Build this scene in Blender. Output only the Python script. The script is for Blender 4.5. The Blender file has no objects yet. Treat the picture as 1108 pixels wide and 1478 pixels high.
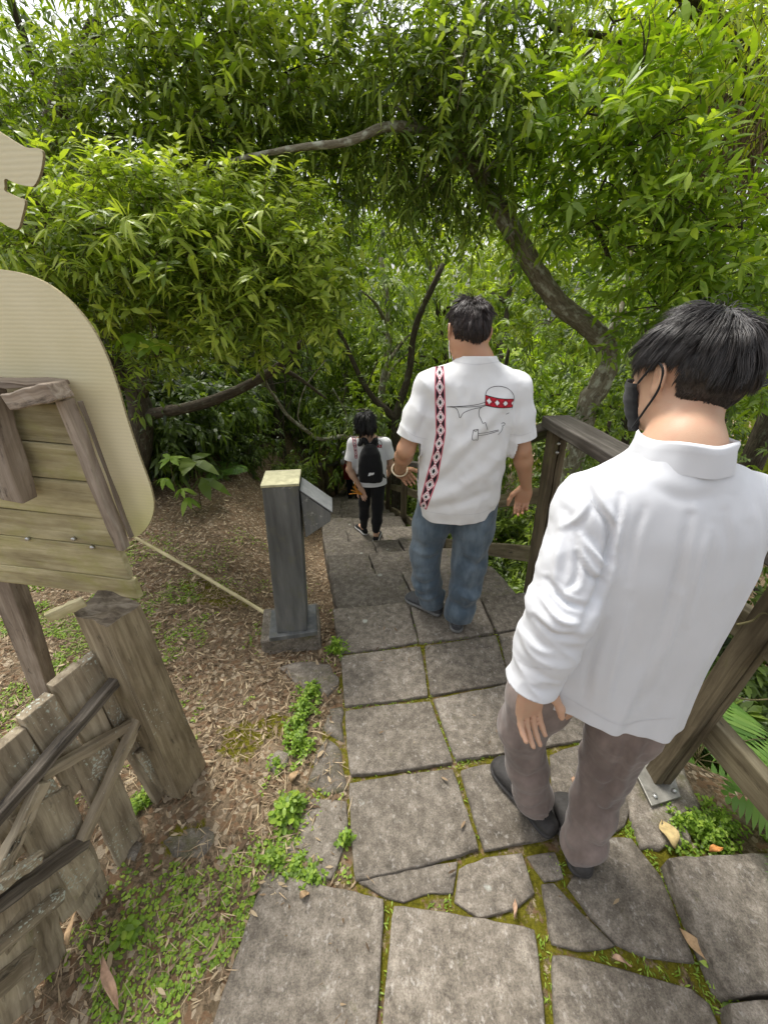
import bpy, bmesh, math, random
import numpy as np
from mathutils import Vector, Matrix
from mathutils.bvhtree import BVHTree

R = math.radians
random.seed(11)
rng = np.random.default_rng(11)
scene = bpy.context.scene
COL = scene.collection

# ------------------------------------------------------------------ camera, sky, sun, exposure
PITCH, FPX, PW, PH, CAMZ = 29.5, 560.0, 1108, 1478, 1.7
cam_data = bpy.data.cameras.new("camera")
cam = bpy.data.objects.new("camera", cam_data)
COL.objects.link(cam)
cam.location = (0, 0, CAMZ)
cam.rotation_euler = (R(90 - PITCH), 0, 0)
cam_data.sensor_fit = 'VERTICAL'
cam_data.sensor_height = 24.0
cam_data.lens = 24.0 * FPX / PH
cam_data.clip_start = 0.02
cam_data.clip_end = 500
scene.camera = cam

SUN_EL, SUN_AZ = R(64), R(325)          # azimuth measured clockwise from +Y
world = bpy.data.worlds.new("World")
scene.world = world
world.use_nodes = True
wn, wl = world.node_tree.nodes, world.node_tree.links
wn.clear()
sky = wn.new('ShaderNodeTexSky')
sky.sky_type = 'NISHITA'
sky.sun_disc = False
sky.sun_elevation = SUN_EL
sky.sun_rotation = SUN_AZ
sky.dust_density = 4.0
sky.air_density = 1.0
hsv = wn.new('ShaderNodeHueSaturation')
hsv.inputs['Saturation'].default_value = 0.22     # overcast: a nearly white sky
bg = wn.new('ShaderNodeBackground')
bg.inputs['Strength'].default_value = 0.15
wo = wn.new('ShaderNodeOutputWorld')
wl.new(sky.outputs[0], hsv.inputs['Color'])
wl.new(hsv.outputs[0], bg.inputs['Color'])
wl.new(bg.outputs[0], wo.inputs['Surface'])

sun_data = bpy.data.lights.new("sun", 'SUN')
sun_data.energy = 1.5
sun_data.angle = R(14)
sun_data.color = (1.0, 0.96, 0.88)
sun = bpy.data.objects.new("sun", sun_data)
COL.objects.link(sun)
sd = Vector((math.sin(SUN_AZ) * math.cos(SUN_EL), math.cos(SUN_AZ) * math.cos(SUN_EL), math.sin(SUN_EL)))
sun.rotation_euler = (-sd).to_track_quat('-Z', 'Y').to_euler()

scene.view_settings.view_transform = 'Standard'
scene.view_settings.look = 'None'
scene.view_settings.gamma = 1.0
scene.view_settings.exposure = 1.0
scene.cycles.max_bounces = 8
scene.cycles.diffuse_bounces = 4
scene.cycles.glossy_bounces = 2
scene.cycles.transmission_bounces = 4
scene.cycles.use_denoising = True
scene.cycles.sample_clamp_indirect = 6.0

# ------------------------------------------------------------------ pixel rays -> places in the world
CT, ST = math.cos(R(PITCH)), math.sin(R(PITCH))
def ray(px, py):
    u, v = (px - PW / 2) / FPX, (PH / 2 - py) / FPX
    return Vector((u, CT + v * ST, -ST + v * CT))
CAM = Vector((0, 0, CAMZ))
def at(px, py, Y=None, z=None, x=None):
    d = ray(px, py)
    if Y is not None: t = Y / d.y
    elif z is not None: t = (z - CAMZ) / d.z
    else: t = x / d.x
    return CAM + d * t
def hit(px, py, p0, n):
    d = ray(px, py)
    t = (Vector(p0) - CAM).dot(n) / d.dot(n)
    return CAM + d * t
def to_px(P):
    """project an (N,3) array of points to photograph pixels"""
    q = P - np.array([0, 0, CAMZ])
    depth = q[:, 1] * CT - q[:, 2] * ST
    v = q[:, 1] * ST + q[:, 2] * CT
    return PW / 2 + FPX * q[:, 0] / depth, PH / 2 - FPX * v / depth

# ------------------------------------------------------------------ numpy noise
def _hash(ix, iy, iz):
    h = (ix.astype(np.int64) * 374761393 + iy.astype(np.int64) * 668265263 + iz.astype(np.int64) * 2147483647 % 1274126177) & 0xffffffff
    h = ((h ^ (h >> 13)) * 1274126177) & 0xffffffff
    h = (h ^ (h >> 16)) & 0xffff
    return h / 32767.5 - 1.0
def vnoise(p):
    p = np.asarray(p, float)
    i = np.floor(p); f = p - i; f = f * f * (3 - 2 * f)
    i = i.astype(np.int64)
    o = 0
    for dx in (0, 1):
        wx = f[:, 0] if dx else 1 - f[:, 0]
        for dy in (0, 1):
            wy = f[:, 1] if dy else 1 - f[:, 1]
            for dz in (0, 1):
                wz = f[:, 2] if dz else 1 - f[:, 2]
                o = o + wx * wy * wz * _hash(i[:, 0] + dx, i[:, 1] + dy, i[:, 2] + dz)
    return o
def fbm(p, octs=4):
    p = np.asarray(p, float); o = 0; a = 1.0; s = 0
    for k in range(octs):
        o = o + a * vnoise(p * (2 ** k) + 17.3 * k); s += a; a *= 0.5
    return o / s
def sstep(a, b, x):
    t = np.clip((x - a) / (b - a), 0, 1)
    return t * t * (3 - 2 * t)

# ------------------------------------------------------------------ objects
def tag(o, label=None, cat=None, group=None, kind=None):
    if label: o['label'] = label
    if cat: o['category'] = cat
    if group: o['group'] = group
    if kind: o['kind'] = kind
    return o
def thing(name, label, cat, loc=(0, 0, 0), group=None):
    o = bpy.data.objects.new(name, None)
    o.empty_display_size = 0.1
    o.location = loc
    COL.objects.link(o)
    return tag(o, label, cat, group)
def link(name, me, parent=None):
    o = bpy.data.objects.new(name, me)
    COL.objects.link(o)
    if parent is not None:
        o.parent = parent
        top = parent
        off = Vector((0, 0, 0))
        while top is not None:
            off += Vector(top.location); top = top.parent
        o.location = -off       # meshes are written in world coordinates
    return o
def dup(root, loc=None, rotz=0.0, label=None, scale=1.0):
    r = root.copy(); COL.objects.link(r)
    if loc is not None: r.location = loc
    r.rotation_euler = (0, 0, rotz); r.scale = (scale, scale, scale)
    if label: r['label'] = label
    for ch in list(root.children):
        c = ch.copy(); COL.objects.link(c); c.parent = r
        for g in list(ch.children):
            d = g.copy(); COL.objects.link(d); d.parent = c
    return r

def mesh_np(name, V, faces, mats, midx=None, smooth=True, attrs=None, vattrs=None):
    """faces: list of (n,k) index arrays; attrs: scalar point attributes; vattrs: vector point attributes"""
    me = bpy.data.meshes.new(name)
    V = np.ascontiguousarray(V, np.float32)
    me.vertices.add(len(V)); me.vertices.foreach_set('co', V.ravel())
    faces = [np.asarray(f, np.int32) for f in faces if len(f)]
    loops = np.concatenate([f.ravel() for f in faces])
    tot = np.concatenate([np.full(len(f), f.shape[1], np.int32) for f in faces])
    start = np.concatenate([[0], np.cumsum(tot)[:-1]]).astype(np.int32)
    me.loops.add(len(loops)); me.loops.foreach_set('vertex_index', loops)
    me.polygons.add(len(tot))
    me.polygons.foreach_set('loop_start', start)
    me.polygons.foreach_set('loop_total', tot)
    if midx is not None: me.polygons.foreach_set('material_index', np.asarray(midx, np.int32))
    me.polygons.foreach_set('use_smooth', np.full(len(tot), bool(smooth)))
    for k, a in (attrs or {}).items():
        at_ = me.attributes.new(k, 'FLOAT', 'POINT'); at_.data.foreach_set('value', np.asarray(a, np.float32))
    for k, a in (vattrs or {}).items():
        at_ = me.attributes.new(k, 'FLOAT_VECTOR', 'POINT'); at_.data.foreach_set('vector', np.asarray(a, np.float32).ravel())
    for m in (mats if isinstance(mats, (list, tuple)) else [mats]): me.materials.append(m)
    me.update(calc_edges=True)
    me.validate()
    return me

class MB:
    """collects geometry for ONE mesh: points, faces, a local coordinate for grain ('lc'), a tone, material slots"""
    def __init__(s): s.v = []; s.f = {3: [], 4: []}; s.fm = {3: [], 4: []}; s.lc = []; s.tone = []; s.n = 0
    def add(s, V, F, lc=None, tone=0.5, m=0):
        V = np.asarray(V, float).reshape(-1, 3)
        s.v.append(V)
        s.lc.append(np.asarray(lc, float) if lc is not None else V.copy())
        s.tone.append(np.broadcast_to(np.asarray(tone, float), (len(V),)).copy())
        for f in (F if isinstance(F, list) else [F]):
            f = np.asarray(f, int)
            if len(f):
                s.f[f.shape[1]].append(f + s.n); s.fm[f.shape[1]].append(np.full(len(f), m))
        s.n += len(V)
    def build(s, name, mats, parent=None, smooth=True, bevel=0.0, solid=0.0):
        fs, ms = [], []
        for k in (3, 4):
            if s.f[k]: fs.append(np.concatenate(s.f[k])); ms.append(np.concatenate(s.fm[k]))
        me = mesh_np(name, np.concatenate(s.v), fs, mats, np.concatenate(ms), smooth, {'tone': np.concatenate(s.tone)}, {'lc': np.concatenate(s.lc)})
        o = link(name, me, parent)
        if bevel:
            b = o.modifiers.new('bevel', 'BEVEL'); b.width = bevel; b.segments = 2; b.limit_method = 'ANGLE'; b.angle_limit = R(40)
        if solid:
            b = o.modifiers.new('solid', 'SOLIDIFY'); b.thickness = solid; b.offset = -1
        return o

BOXQ = np.array([[0, 3, 2, 1], [4, 5, 6, 7], [0, 1, 5, 4], [1, 2, 6, 5], [2, 3, 7, 6], [3, 0, 4, 7]])
def board(mb, p0, p1, w, t, side=(0, 0, 1), tone=None, n=7, rough=0.002, taper=1.0, m=0, seed=None, skew=(0, 0)):
    """a timber from p0 to p1; w is measured along `side`, t across; grain coordinate runs along it"""
    p0, p1 = Vector(p0), Vector(p1)
    d = (p1 - p0); L = d.length; d.normalize()
    s = Vector(side); s = (s - d * s.dot(d)).normalized(); b = d.cross(s)
    rr = np.random.default_rng(seed if seed is not None else mb.n + 5)
    tone = rr.uniform(0.2, 0.8) if tone is None else tone
    off = rr.uniform(0, 40)
    V, LC = [], []
    for i in range(n):
        f = i / (n - 1); k = 1 + (taper - 1) * f
        for a, c in ((-1, -1), (1, -1), (1, 1), (-1, 1)):
            j = rr.normal(0, rough, 2)
            e = 0
            if i == 0: e = a * skew[0] * w / 2
            if i == n - 1: e = a * skew[1] * w / 2
            P = p0 + d * (L * f + e) + s * (a * w / 2 * k + j[0]) + b * (c * t / 2 * k + j[1])
            V.append(P); LC.append((f * L + off, a * w / 2 + off * .37, c * t / 2))
    F = []
    for i in range(n - 1):
        q = i * 4
        for k in range(4): F.append((q + k, q + (k + 1) % 4, q + 4 + (k + 1) % 4, q + 4 + k))
    F.append((3, 2, 1, 0)); e = (n - 1) * 4; F.append((e, e + 1, e + 2, e + 3))
    mb.add(V, np.array(F), LC, tone, m)

def tube_np(path, rad, ns=8, cap=True, wob=0.0, seed=0):
    """a tapered tube along a path; returns V,F lists"""
    P = np.asarray(path, float); n = len(P)
    rad = np.broadcast_to(np.asarray(rad, float), (n,))
    T = np.gradient(P, axis=0); T /= np.linalg.norm(T, axis=1)[:, None] + 1e-9
    up = np.array([0, 0, 1.0]) if abs(T[0, 2]) < 0.9 else np.array([1.0, 0, 0])
    A = np.zeros_like(P)
    a = up - T[0] * up.dot(T[0]); a /= np.linalg.norm(a)
    for i in range(n):
        a = a - T[i] * a.dot(T[i]); a /= np.linalg.norm(a) + 1e-9; A[i] = a
    B = np.cross(T, A)
    th = np.arange(ns) * 2 * math.pi / ns
    rr = np.ones((n, ns))
    if wob: rr += np.random.default_rng(seed).normal(0, wob, (n, ns))
    V = P[:, None, :] + (rad[:, None] * rr)[:, :, None] * (np.cos(th)[None, :, None] * A[:, None, :] + np.sin(th)[None, :, None] * B[:, None, :])
    V = V.reshape(-1, 3)
    i = np.arange(n - 1)[:, None] * ns; k = np.arange(ns)[None, :]; k2 = (k + 1) % ns
    Q = np.stack([i + k, i + k2, i + ns + k2, i + ns + k], -1).reshape(-1, 4)
    F = [Q]
    if cap:
        V = np.concatenate([V, P[:1], P[-1:]])
        c0, c1 = len(V) - 2, len(V) - 1; k = np.arange(ns)
        F.append(np.stack([np.full(ns, c0), (k + 1) % ns, k], 1))
        e = (n - 1) * ns
        F.append(np.stack([np.full(ns, c1), e + k, e + (k + 1) % ns], 1))
    return V, F
def spline(pts, n):
    """Catmull-Rom through points"""
    P = np.asarray(pts, float)
    if len(P) == 2: return P[0] + (P[1] - P[0]) * np.linspace(0, 1, n)[:, None]
    Q = np.concatenate([[2 * P[0] - P[1]], P, [2 * P[-1] - P[-2]]])
    out = []
    for s in np.linspace(0, len(P) - 1 - 1e-6, n):
        i = int(s); t = s - i
        a, b, c, d = Q[i], Q[i + 1], Q[i + 2], Q[i + 3]
        out.append(0.5 * (2 * b + (c - a) * t + (2 * a - 5 * b + 4 * c - d) * t * t + (3 * b - a - 3 * c + d) * t ** 3))
    return np.array(out)
def tube(mb, pts, r0, r1=None, n=None, ns=8, tone=0.5, m=0, wob=0.0):
    n = n or max(2, len(pts) * 3)
    P = spline(pts, n)
    rad = np.linspace(r0, r0 if r1 is None else r1, n) if not hasattr(r0, '__len__') else np.interp(np.linspace(0, 1, n), np.linspace(0, 1, len(r0)), r0)
    V, F = tube_np(P, rad, ns, True, wob, mb.n)
    L = np.concatenate([[0], np.cumsum(np.linalg.norm(np.diff(P, axis=0), axis=1))])
    th = np.arange(ns) * 2 * math.pi / ns
    lc = np.stack([np.repeat(L, ns), np.tile(np.cos(th), n) * np.repeat(rad, ns), np.tile(np.sin(th), n) * np.repeat(rad, ns)], 1)
    lc = np.concatenate([lc, [[0, 0, 0]], [[L[-1], 0, 0]]]) + (mb.n % 97) * .31
    mb.add(V, F, lc, tone, m)

# ------------------------------------------------------------------ materials
def new_mat(name):
    m = bpy.data.materials.new(name); m.use_nodes = True
    nt = m.node_tree; nt.nodes.clear()
    out = nt.nodes.new('ShaderNodeOutputMaterial')
    b = nt.nodes.new('ShaderNodeBsdfPrincipled')
    nt.links.new(b.outputs[0], out.inputs['Surface'])
    return m, nt, b, out
def N(nt, typ, **kw):
    n = nt.nodes.new(typ)
    for k, v in kw.items():
        if k in n.inputs: n.inputs[k].default_value = v
        else: setattr(n, k, v)
    return n
def ramp(nt, src, stops):
    n = nt.nodes.new('ShaderNodeValToRGB')
    e = n.color_ramp.elements
    while len(e) < len(stops): e.new(0.5)
    for i, (p, c) in enumerate(stops):
        e[i].position = p; e[i].color = (*c, 1) if len(c) == 3 else c
    nt.links.new(src, n.inputs[0])
    return n.outputs[0]
def coords(nt, attr=None, scale=(1, 1, 1)):
    if attr:
        a = N(nt, 'ShaderNodeAttribute', attribute_name=attr); src = a.outputs['Vector']
    else:
        src = N(nt, 'ShaderNodeTexCoord').outputs['Object']
    mp = nt.nodes.new('ShaderNodeMapping'); mp.inputs['Scale'].default_value = scale
    nt.links.new(src, mp.inputs[0])
    return mp.outputs[0]
def noise(nt, vec, scale, detail=4, rough=0.55, dist=0.0):
    n = N(nt, 'ShaderNodeTexNoise', Scale=scale, Detail=detail, Roughness=rough, Distortion=dist)
    nt.links.new(vec, n.inputs['Vector'])
    return n.outputs['Fac']
def mixc(nt, fac, a, b, mode='MIX'):
    n = nt.nodes.new('ShaderNodeMix'); n.data_type = 'RGBA'; n.blend_type = mode
    for sock, val in ((n.inputs[0], fac), (n.inputs[6], a), (n.inputs[7], b)):
        if isinstance(val, (int, float)): sock.default_value = val
        elif isinstance(val, tuple): sock.default_value = (*val, 1)
        else: nt.links.new(val, sock)
    return n.outputs[2]
def math_n(nt, op, a, b=None, clamp=False):
    n = N(nt, 'ShaderNodeMath', operation=op); n.use_clamp = clamp
    for i, v in enumerate((a, b)):
        if v is None: continue
        if isinstance(v, (int, float)): n.inputs[i].default_value = v
        else: nt.links.new(v, n.inputs[i])
    return n.outputs[0]
def bump(nt, bsdf, height, strength=0.3, dist=0.01):
    b = N(nt, 'ShaderNodeBump', Strength=strength, Distance=dist)
    nt.links.new(height, b.inputs['Height']); nt.links.new(b.outputs[0], bsdf.inputs['Normal'])
def tone_attr(nt): return N(nt, 'ShaderNodeAttribute', attribute_name='tone').outputs['Fac']

def mat_leaf(name, dark, mid, light, trans=0.35, rough=0.42):
    m, nt, b, out = new_mat(name)
    t = tone_attr(nt)
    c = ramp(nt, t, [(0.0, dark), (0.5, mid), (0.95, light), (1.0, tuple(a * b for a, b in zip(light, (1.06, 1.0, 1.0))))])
    nt.links.new(c, b.inputs['Base Color'])
    b.inputs['Roughness'].default_value = rough
    b.inputs['Specular IOR Level'].default_value = 0.45
    tr = N(nt, 'ShaderNodeBsdfTranslucent')
    c2 = mixc(nt, 1.0, c, (1.35, 1.45, 0.36), 'MULTIPLY')
    nt.links.new(c2, tr.inputs['Color'])
    mx = N(nt, 'ShaderNodeMixShader'); mx.inputs[0].default_value = trans
    nt.links.new(b.outputs[0], mx.inputs[1]); nt.links.new(tr.outputs[0], mx.inputs[2])
    nt.links.new(mx.outputs[0], out.inputs['Surface'])
    return m
def mat_wood(name, a, b_, c, moss=(0.13, 0.14, 0.03), moss_amt=0.0, lichen=0.0, dark=0.0, gscale=1.0, rough=0.8):
    """weathered timber: grain along lc.x, stains, optional moss and lichen specks, dark rot"""
    m, nt, b, out = new_mat(name)
    v = coords(nt, 'lc', (1.0 * gscale, 18 * gscale, 18 * gscale))
    g = noise(nt, v, 3.0, 6, 0.65, 0.6)
    v2 = coords(nt, 'lc', (1.5, 5, 5))
    s = noise(nt, v2, 2.6, 5, 0.6)
    col = ramp(nt, g, [(0.28, a), (0.5, b_), (0.72, c)])
    t = tone_attr(nt)
    tm = N(nt, 'ShaderNodeMapRange', **{'To Min': 0.65, 'To Max': 1.3}); nt.links.new(t, tm.inputs[0])
    tv = N(nt, 'ShaderNodeCombineColor'); [nt.links.new(tm.outputs[0], tv.inputs[i]) for i in range(3)]
    col = mixc(nt, 1.0, col, tv.outputs[0], 'MULTIPLY')
    st = ramp(nt, s, [(0.35, (0.45, 0.42, 0.40)), (0.6, (1, 1, 1))])
    col = mixc(nt, 0.8, col, st, 'MULTIPLY')
    if dark:
        dn = noise(nt, coords(nt, 'lc', (3, 12, 12)), 2.2, 5, 0.7)
        df = ramp(nt, dn, [(0.62 - 0.25 * dark, (0, 0, 0)), (0.75 - 0.2 * dark, (1, 1, 1))])
        col = mixc(nt, df, col, (0.018, 0.016, 0.014))
    if moss_amt:
        mn = noise(nt, coords(nt, 'lc', (4, 7, 7)), 1.3, 5, 0.7)
        mf = ramp(nt, mn, [(0.7 - moss_amt * .35, (0, 0, 0)), (0.9 - moss_amt * .3, (1, 1, 1))])
        col = mixc(nt, math_n(nt, 'MULTIPLY', mf, 0.75), col, moss)
    if lichen:
        ln = noise(nt, coords(nt, 'lc', (70, 80, 80)), 1.5, 3, 0.5)
        ln2 = noise(nt, coords(nt, 'lc', (3, 5, 5)), 1.0, 2, 0.5)
        lf = ramp(nt, math_n(nt, 'MULTIPLY', ln, ln2), [(0.39 - 0.06 * lichen, (0, 0, 0)), (0.42 - 0.06 * lichen, (.9, .9, .9))])
        col = mixc(nt, lf, col, (0.50, 0.54, 0.46))
    nt.links.new(col, b.inputs['Base Color'])
    b.inputs['Roughness'].default_value = rough
    b.inputs['Specular IOR Level'].default_value = 0.25
    bump(nt, b, g, 0.5, 0.004)
    return m
def mat_plain(name, col, rough=0.6, spec=0.4, var=0.15, scale=30, bmp=0.1, metal=0.0):
    m, nt, b, out = new_mat(name)
    n1 = noise(nt, coords(nt), scale, 4, 0.6)
    lo = tuple(c * (1 - var) for c in col); hi = tuple(min(1, c * (1 + var)) for c in col)
    nt.links.new(ramp(nt, n1, [(0.3, lo), (0.7, hi)]), b.inputs['Base Color'])
    b.inputs['Roughness'].default_value = rough
    b.inputs['Specular IOR Level'].default_value = spec
    b.inputs['Metallic'].default_value = metal
    if bmp: bump(nt, b, n1, bmp, 0.003)
    return m
def mat_cloth(name, col, weave=900, rough=0.85, var=0.05, sheen=0.2, trans=0.0, fade=None):
    m, nt, b, out = new_mat(name)
    v = coords(nt)
    n1 = noise(nt, v, 7, 4, 0.6)
    n2 = noise(nt, v, weave, 2, 0.5)
    lo = tuple(c * (1 - var) for c in col); hi = tuple(min(1, c * (1 + var)) for c in col)
    c = ramp(nt, n1, [(0.3, lo), (0.7, hi)])
    if fade:
        n3 = noise(nt, coords(nt, None, (1, 1, 0.35)), 9, 4, 0.65)
        c = mixc(nt, ramp(nt, n3, [(0.42, (0, 0, 0)), (0.66, (1, 1, 1))]), c, fade)
    nt.links.new(c, b.inputs['Base Color'])
    b.inputs['Roughness'].default_value = rough
    b.inputs['Specular IOR Level'].default_value = 0.2
    b.inputs['Sheen Weight'].default_value = sheen
    bump(nt, b, n2, 0.15, 0.0006)
    return m
def mat_skin(name, col, red=(0.50, 0.20, 0.13)):
    m, nt, b, out = new_mat(name)
    n1 = noise(nt, coords(nt), 24, 7, 0.7)
    n2 = noise(nt, coords(nt), 420, 3, 0.6)
    nt.links.new(mixc(nt, ramp(nt, n1, [(0.42, (0, 0, 0)), (0.75, (0.5, 0.5, 0.5))]), col, red), b.inputs['Base Color'])
    b.inputs['Roughness'].default_value = 0.5
    b.inputs['Specular IOR Level'].default_value = 0.4
    b.inputs['Subsurface Weight'].default_value = 0.12
    b.inputs['Subsurface Radius'].default_value = (0.012, 0.005, 0.003)
    bump(nt, b, n2, 0.25, 0.001)
    return m
# ------------------------------------------------------------------ materials of the setting
def mat_ground():
    m, nt, b, out = new_mat("forest_soil")
    v = coords(nt)
    n1 = noise(nt, v, 9, 8, 0.7, 0.3)
    n2 = noise(nt, v, 55, 5, 0.7)
    vo = N(nt, 'ShaderNodeTexVoronoi', Scale=60.0); nt.links.new(v, vo.inputs['Vector'])
    c = ramp(nt, n1, [(0.3, (0.055, 0.040, 0.024)), (0.5, (0.130, 0.096, 0.058)), (0.7, (0.27, 0.21, 0.14))])
    c = mixc(nt, ramp(nt, n2, [(0.45, (0, 0, 0)), (0.62, (1, 1, 1))]), c, (0.30, 0.22, 0.14))
    cc = N(nt, 'ShaderNodeSeparateColor'); nt.links.new(vo.outputs['Color'], cc.inputs[0])
    c = mixc(nt, ramp(nt, cc.outputs[0], [(0.70, (0, 0, 0)), (0.76, (1, 1, 1))]), c, (0.20, 0.125, 0.072))
    c = mixc(nt, ramp(nt, cc.outputs[1], [(0.86, (0, 0, 0)), (0.9, (1, 1, 1))]), c, (0.42, 0.34, 0.24))
    t = tone_attr(nt)
    mossn = noise(nt, v, 22, 6, 0.75)
    mf = math_n(nt, 'ADD', t, math_n(nt, 'MULTIPLY', math_n(nt, 'SUBTRACT', mossn, 0.5), 1.6))
    mc = ramp(nt, noise(nt, v, 70, 5, 0.7), [(0.3, (0.060, 0.058, 0.006)), (0.55, (0.150, 0.135, 0.012)), (0.8, (0.23, 0.22, 0.03))])
    c = mixc(nt, ramp(nt, mf, [(0.5, (0, 0, 0)), (0.62, (1, 1, 1))]), c, mc)
    nt.links.new(c, b.inputs['Base Color'])
    b.inputs['Roughness'].default_value = 0.95
    b.inputs['Specular IOR Level'].default_value = 0.15
    bump(nt, b, math_n(nt, 'ADD', n2, math_n(nt, 'MULTIPLY', n1, 2.0)), 0.8, 0.02)
    return m
def mat_stone(name, moss=0.25, dark=1.0):
    m, nt, b, out = new_mat(name)
    v = coords(nt, 'lc')
    big = noise(nt, v, 3.5, 5, 0.65)
    mid = noise(nt, v, 26, 7, 0.72, 0.2)
    fine = noise(nt, v, 190, 4, 0.75)
    k = dark
    c = ramp(nt, mid, [(0.30, (0.092 * k, 0.081 * k, 0.066 * k)), (0.5, (0.192 * k, 0.170 * k, 0.142 * k)), (0.68, (0.31 * k, 0.28 * k, 0.24 * k))])
    c = mixc(nt, 0.75, c, ramp(nt, big, [(0.3, (0.66, 0.62, 0.56)), (0.7, (1.25, 1.22, 1.18))]), 'MULTIPLY')
    c = mixc(nt, 0.8, c, ramp(nt, fine, [(0.32, (0.45, 0.44, 0.43)), (0.6, (1.15, 1.15, 1.14))]), 'MULTIPLY')
    sp = noise(nt, coords(nt, 'lc', (1, 0.8, 1)), 60, 4, 0.65)
    c = mixc(nt, ramp(nt, sp, [(0.58, (0, 0, 0)), (0.70, (0.5, 0.5, 0.5))]), c, (0.46 * k, 0.43 * k, 0.385 * k))
    vo = N(nt, 'ShaderNodeTexVoronoi', Scale=5.0); nt.links.new(v, vo.inputs['Vector'])
    dm = math_n(nt, 'ADD', vo.outputs['Distance'], math_n(nt, 'MULTIPLY', mid, 0.22))
    c = mixc(nt, ramp(nt, dm, [(0.17, (0.85, 0.85, 0.85)), (0.20, (0, 0, 0))]), c, (0.40 * k, 0.41 * k, 0.36 * k))
    mn = noise(nt, v, 11, 6, 0.75)
    c = mixc(nt, ramp(nt, mn, [(0.70 - moss * .3, (0, 0, 0)), (0.86 - moss * .25, (0.8, 0.8, 0.8))]), c, (0.085, 0.085, 0.018))
    t = tone_attr(nt)
    tm = N(nt, 'ShaderNodeMapRange', **{'To Min': 0.72, 'To Max': 1.25}); nt.links.new(t, tm.inputs[0])
    tv = N(nt, 'ShaderNodeCombineColor'); [nt.links.new(tm.outputs[0], tv.inputs[i]) for i in range(3)]
    c = mixc(nt, 1.0, c, tv.outputs[0], 'MULTIPLY')
    nt.links.new(c, b.inputs['Base Color'])
    b.inputs['Roughness'].default_value = 0.85
    b.inputs['Specular IOR Level'].default_value = 0.3
    bump(nt, b, math_n(nt, 'ADD', mid, math_n(nt, 'MULTIPLY', fine, 0.7)), 0.55, 0.006)
    return m
M_SOIL = mat_ground()
M_STONE = mat_stone("paving_stone", 0.24)
M_STONE_MOSS = mat_stone("mossy_stone", 0.75, 0.85)
M_STEP = mat_stone("step_stone", 0.5, 0.72)

# ------------------------------------------------------------------ terrain
LIPS = [1.83, 2.34, 2.86, 3.33, 3.84, 4.39, 4.82, 5.24, 5.66, 6.08, 6.5, 6.92, 7.34, 7.76, 8.18, 8.6, 9.02, 9.5, 10.0]
RISE = 0.18
LX = np.array([[-4, 0.30], [-0.5, 0.02], [0.5, -0.10], [1.0, -0.19], [1.83, -0.29], [3.18, -0.59], [4.2, -0.80], [6.0, -1.08], [8.0, -1.25], [12.0, -1.2], [40, 0]])
def xl(y): return np.interp(y, LX[:, 0], LX[:, 1])
def xr(y): return xl(y) + np.interp(y, [-3, 1.0, 2.0, 4, 12], [1.35, 1.32, 1.30, 1.05, 1.0])
def stair_z(y): return np.interp(y, [1.83 - .3] + LIPS + [40], [0] + [-RISE * (k + .5) for k in range(len(LIPS))] + [-7.0])
def ground_z(x, y):
    x = np.asarray(x, float); y = np.asarray(y, float)
    zc = stair_z(y) - np.where(y > 1.7, 0.20, 0.0) * sstep(1.6, 1.9, y)
    flat = -0.012
    path = zc + flat
    dl = np.maximum(xl(y) - x, 0)
    bank = -0.13 * np.maximum(y - 1.9, 0) - 0.012 * np.maximum(y - 3, 0) ** 1.5 * 0.6
    bank = np.maximum(bank, stair_z(y) - 0.0) + 0.0
    p = np.stack([x * 1.0, y * 1.0, np.zeros_like(x)], -1).reshape(-1, 3)
    nn = (fbm(p * 1.3, 4) * 0.07 + fbm(p * 7, 3) * 0.018).reshape(x.shape)
    mound = 0.35 * np.exp(-((x + 2.2) ** 2 / 0.6 + (y - 5.2) ** 2 / 1.2)) + 0.5 * np.exp(-((x + 4.5) ** 2 / 2 + (y - 6) ** 2 / 4))
    k = sstep(0.0, 1.1, dl)
    left = path * (1 - k) + (bank + mound) * k + nn * sstep(0.02, 0.4, dl)
    left = np.where(dl > 0, left - 0.03 * sstep(0, .05, dl) * (y > 1.85), path)
    dr = np.maximum(x - xr(y), 0)
    right = path - 0.55 * sstep(0.0, 0.7, dr) * sstep(0.75, 1.15, y) - 0.20 * np.minimum(dr, 6) * sstep(0.6, 1.2, y) + nn * 1.5 * sstep(0.0, 0.3, dr)
    return np.where(dr > 0, right, left)

def lsp(a, b, s): return np.arange(a, b, s)
gx = np.concatenate([lsp(-40, -6, 1.2), lsp(-6, -2.4, 0.12), lsp(-2.4, 2.0, 0.028), lsp(2.0, 5, 0.15), np.linspace(5, 40, 26)])
gy = np.concatenate([lsp(-8, -0.3, 0.35), lsp(-0.3, 3.4, 0.028), lsp(3.4, 9, 0.1), np.linspace(9, 60, 50)])
GX, GY = np.meshgrid(gx, gy, indexing='ij')
GZ = ground_z(GX, GY)
def px_blob(x, y, pts):
    """soft ground patches at given places: (px,py,rx,ry metres)"""
    o = np.zeros_like(x)
    for px, py, rx, ry in pts:
        c = at(px, py, z=0)
        o = np.maximum(o, np.exp(-(((x - c.x) / rx) ** 2 + ((y - c.y) / ry) ** 2)))
    return o
mossy = 0.95 * px_blob(GX, GY, [(350, 1070, .13, .11), (400, 1045, .1, .08), (285, 1205, .05, .05), (255, 1215, .06, .05), (300, 840, .3, .2), (470, 1100, .07, .2), (700, 1270, .5, .05), (960, 1150, .13, .1), (930, 1230, .1, .2)])
inpath = (GX > xl(GY)) & (GX < xr(GY)) & (GY < 1.85)
mossy = np.maximum(mossy, np.where(inpath, 0.64, 0.0))
mossy = np.maximum(mossy, np.where(GX > xr(GY), 0.35, 0.12))
nx_, ny_ = GX.shape
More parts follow.
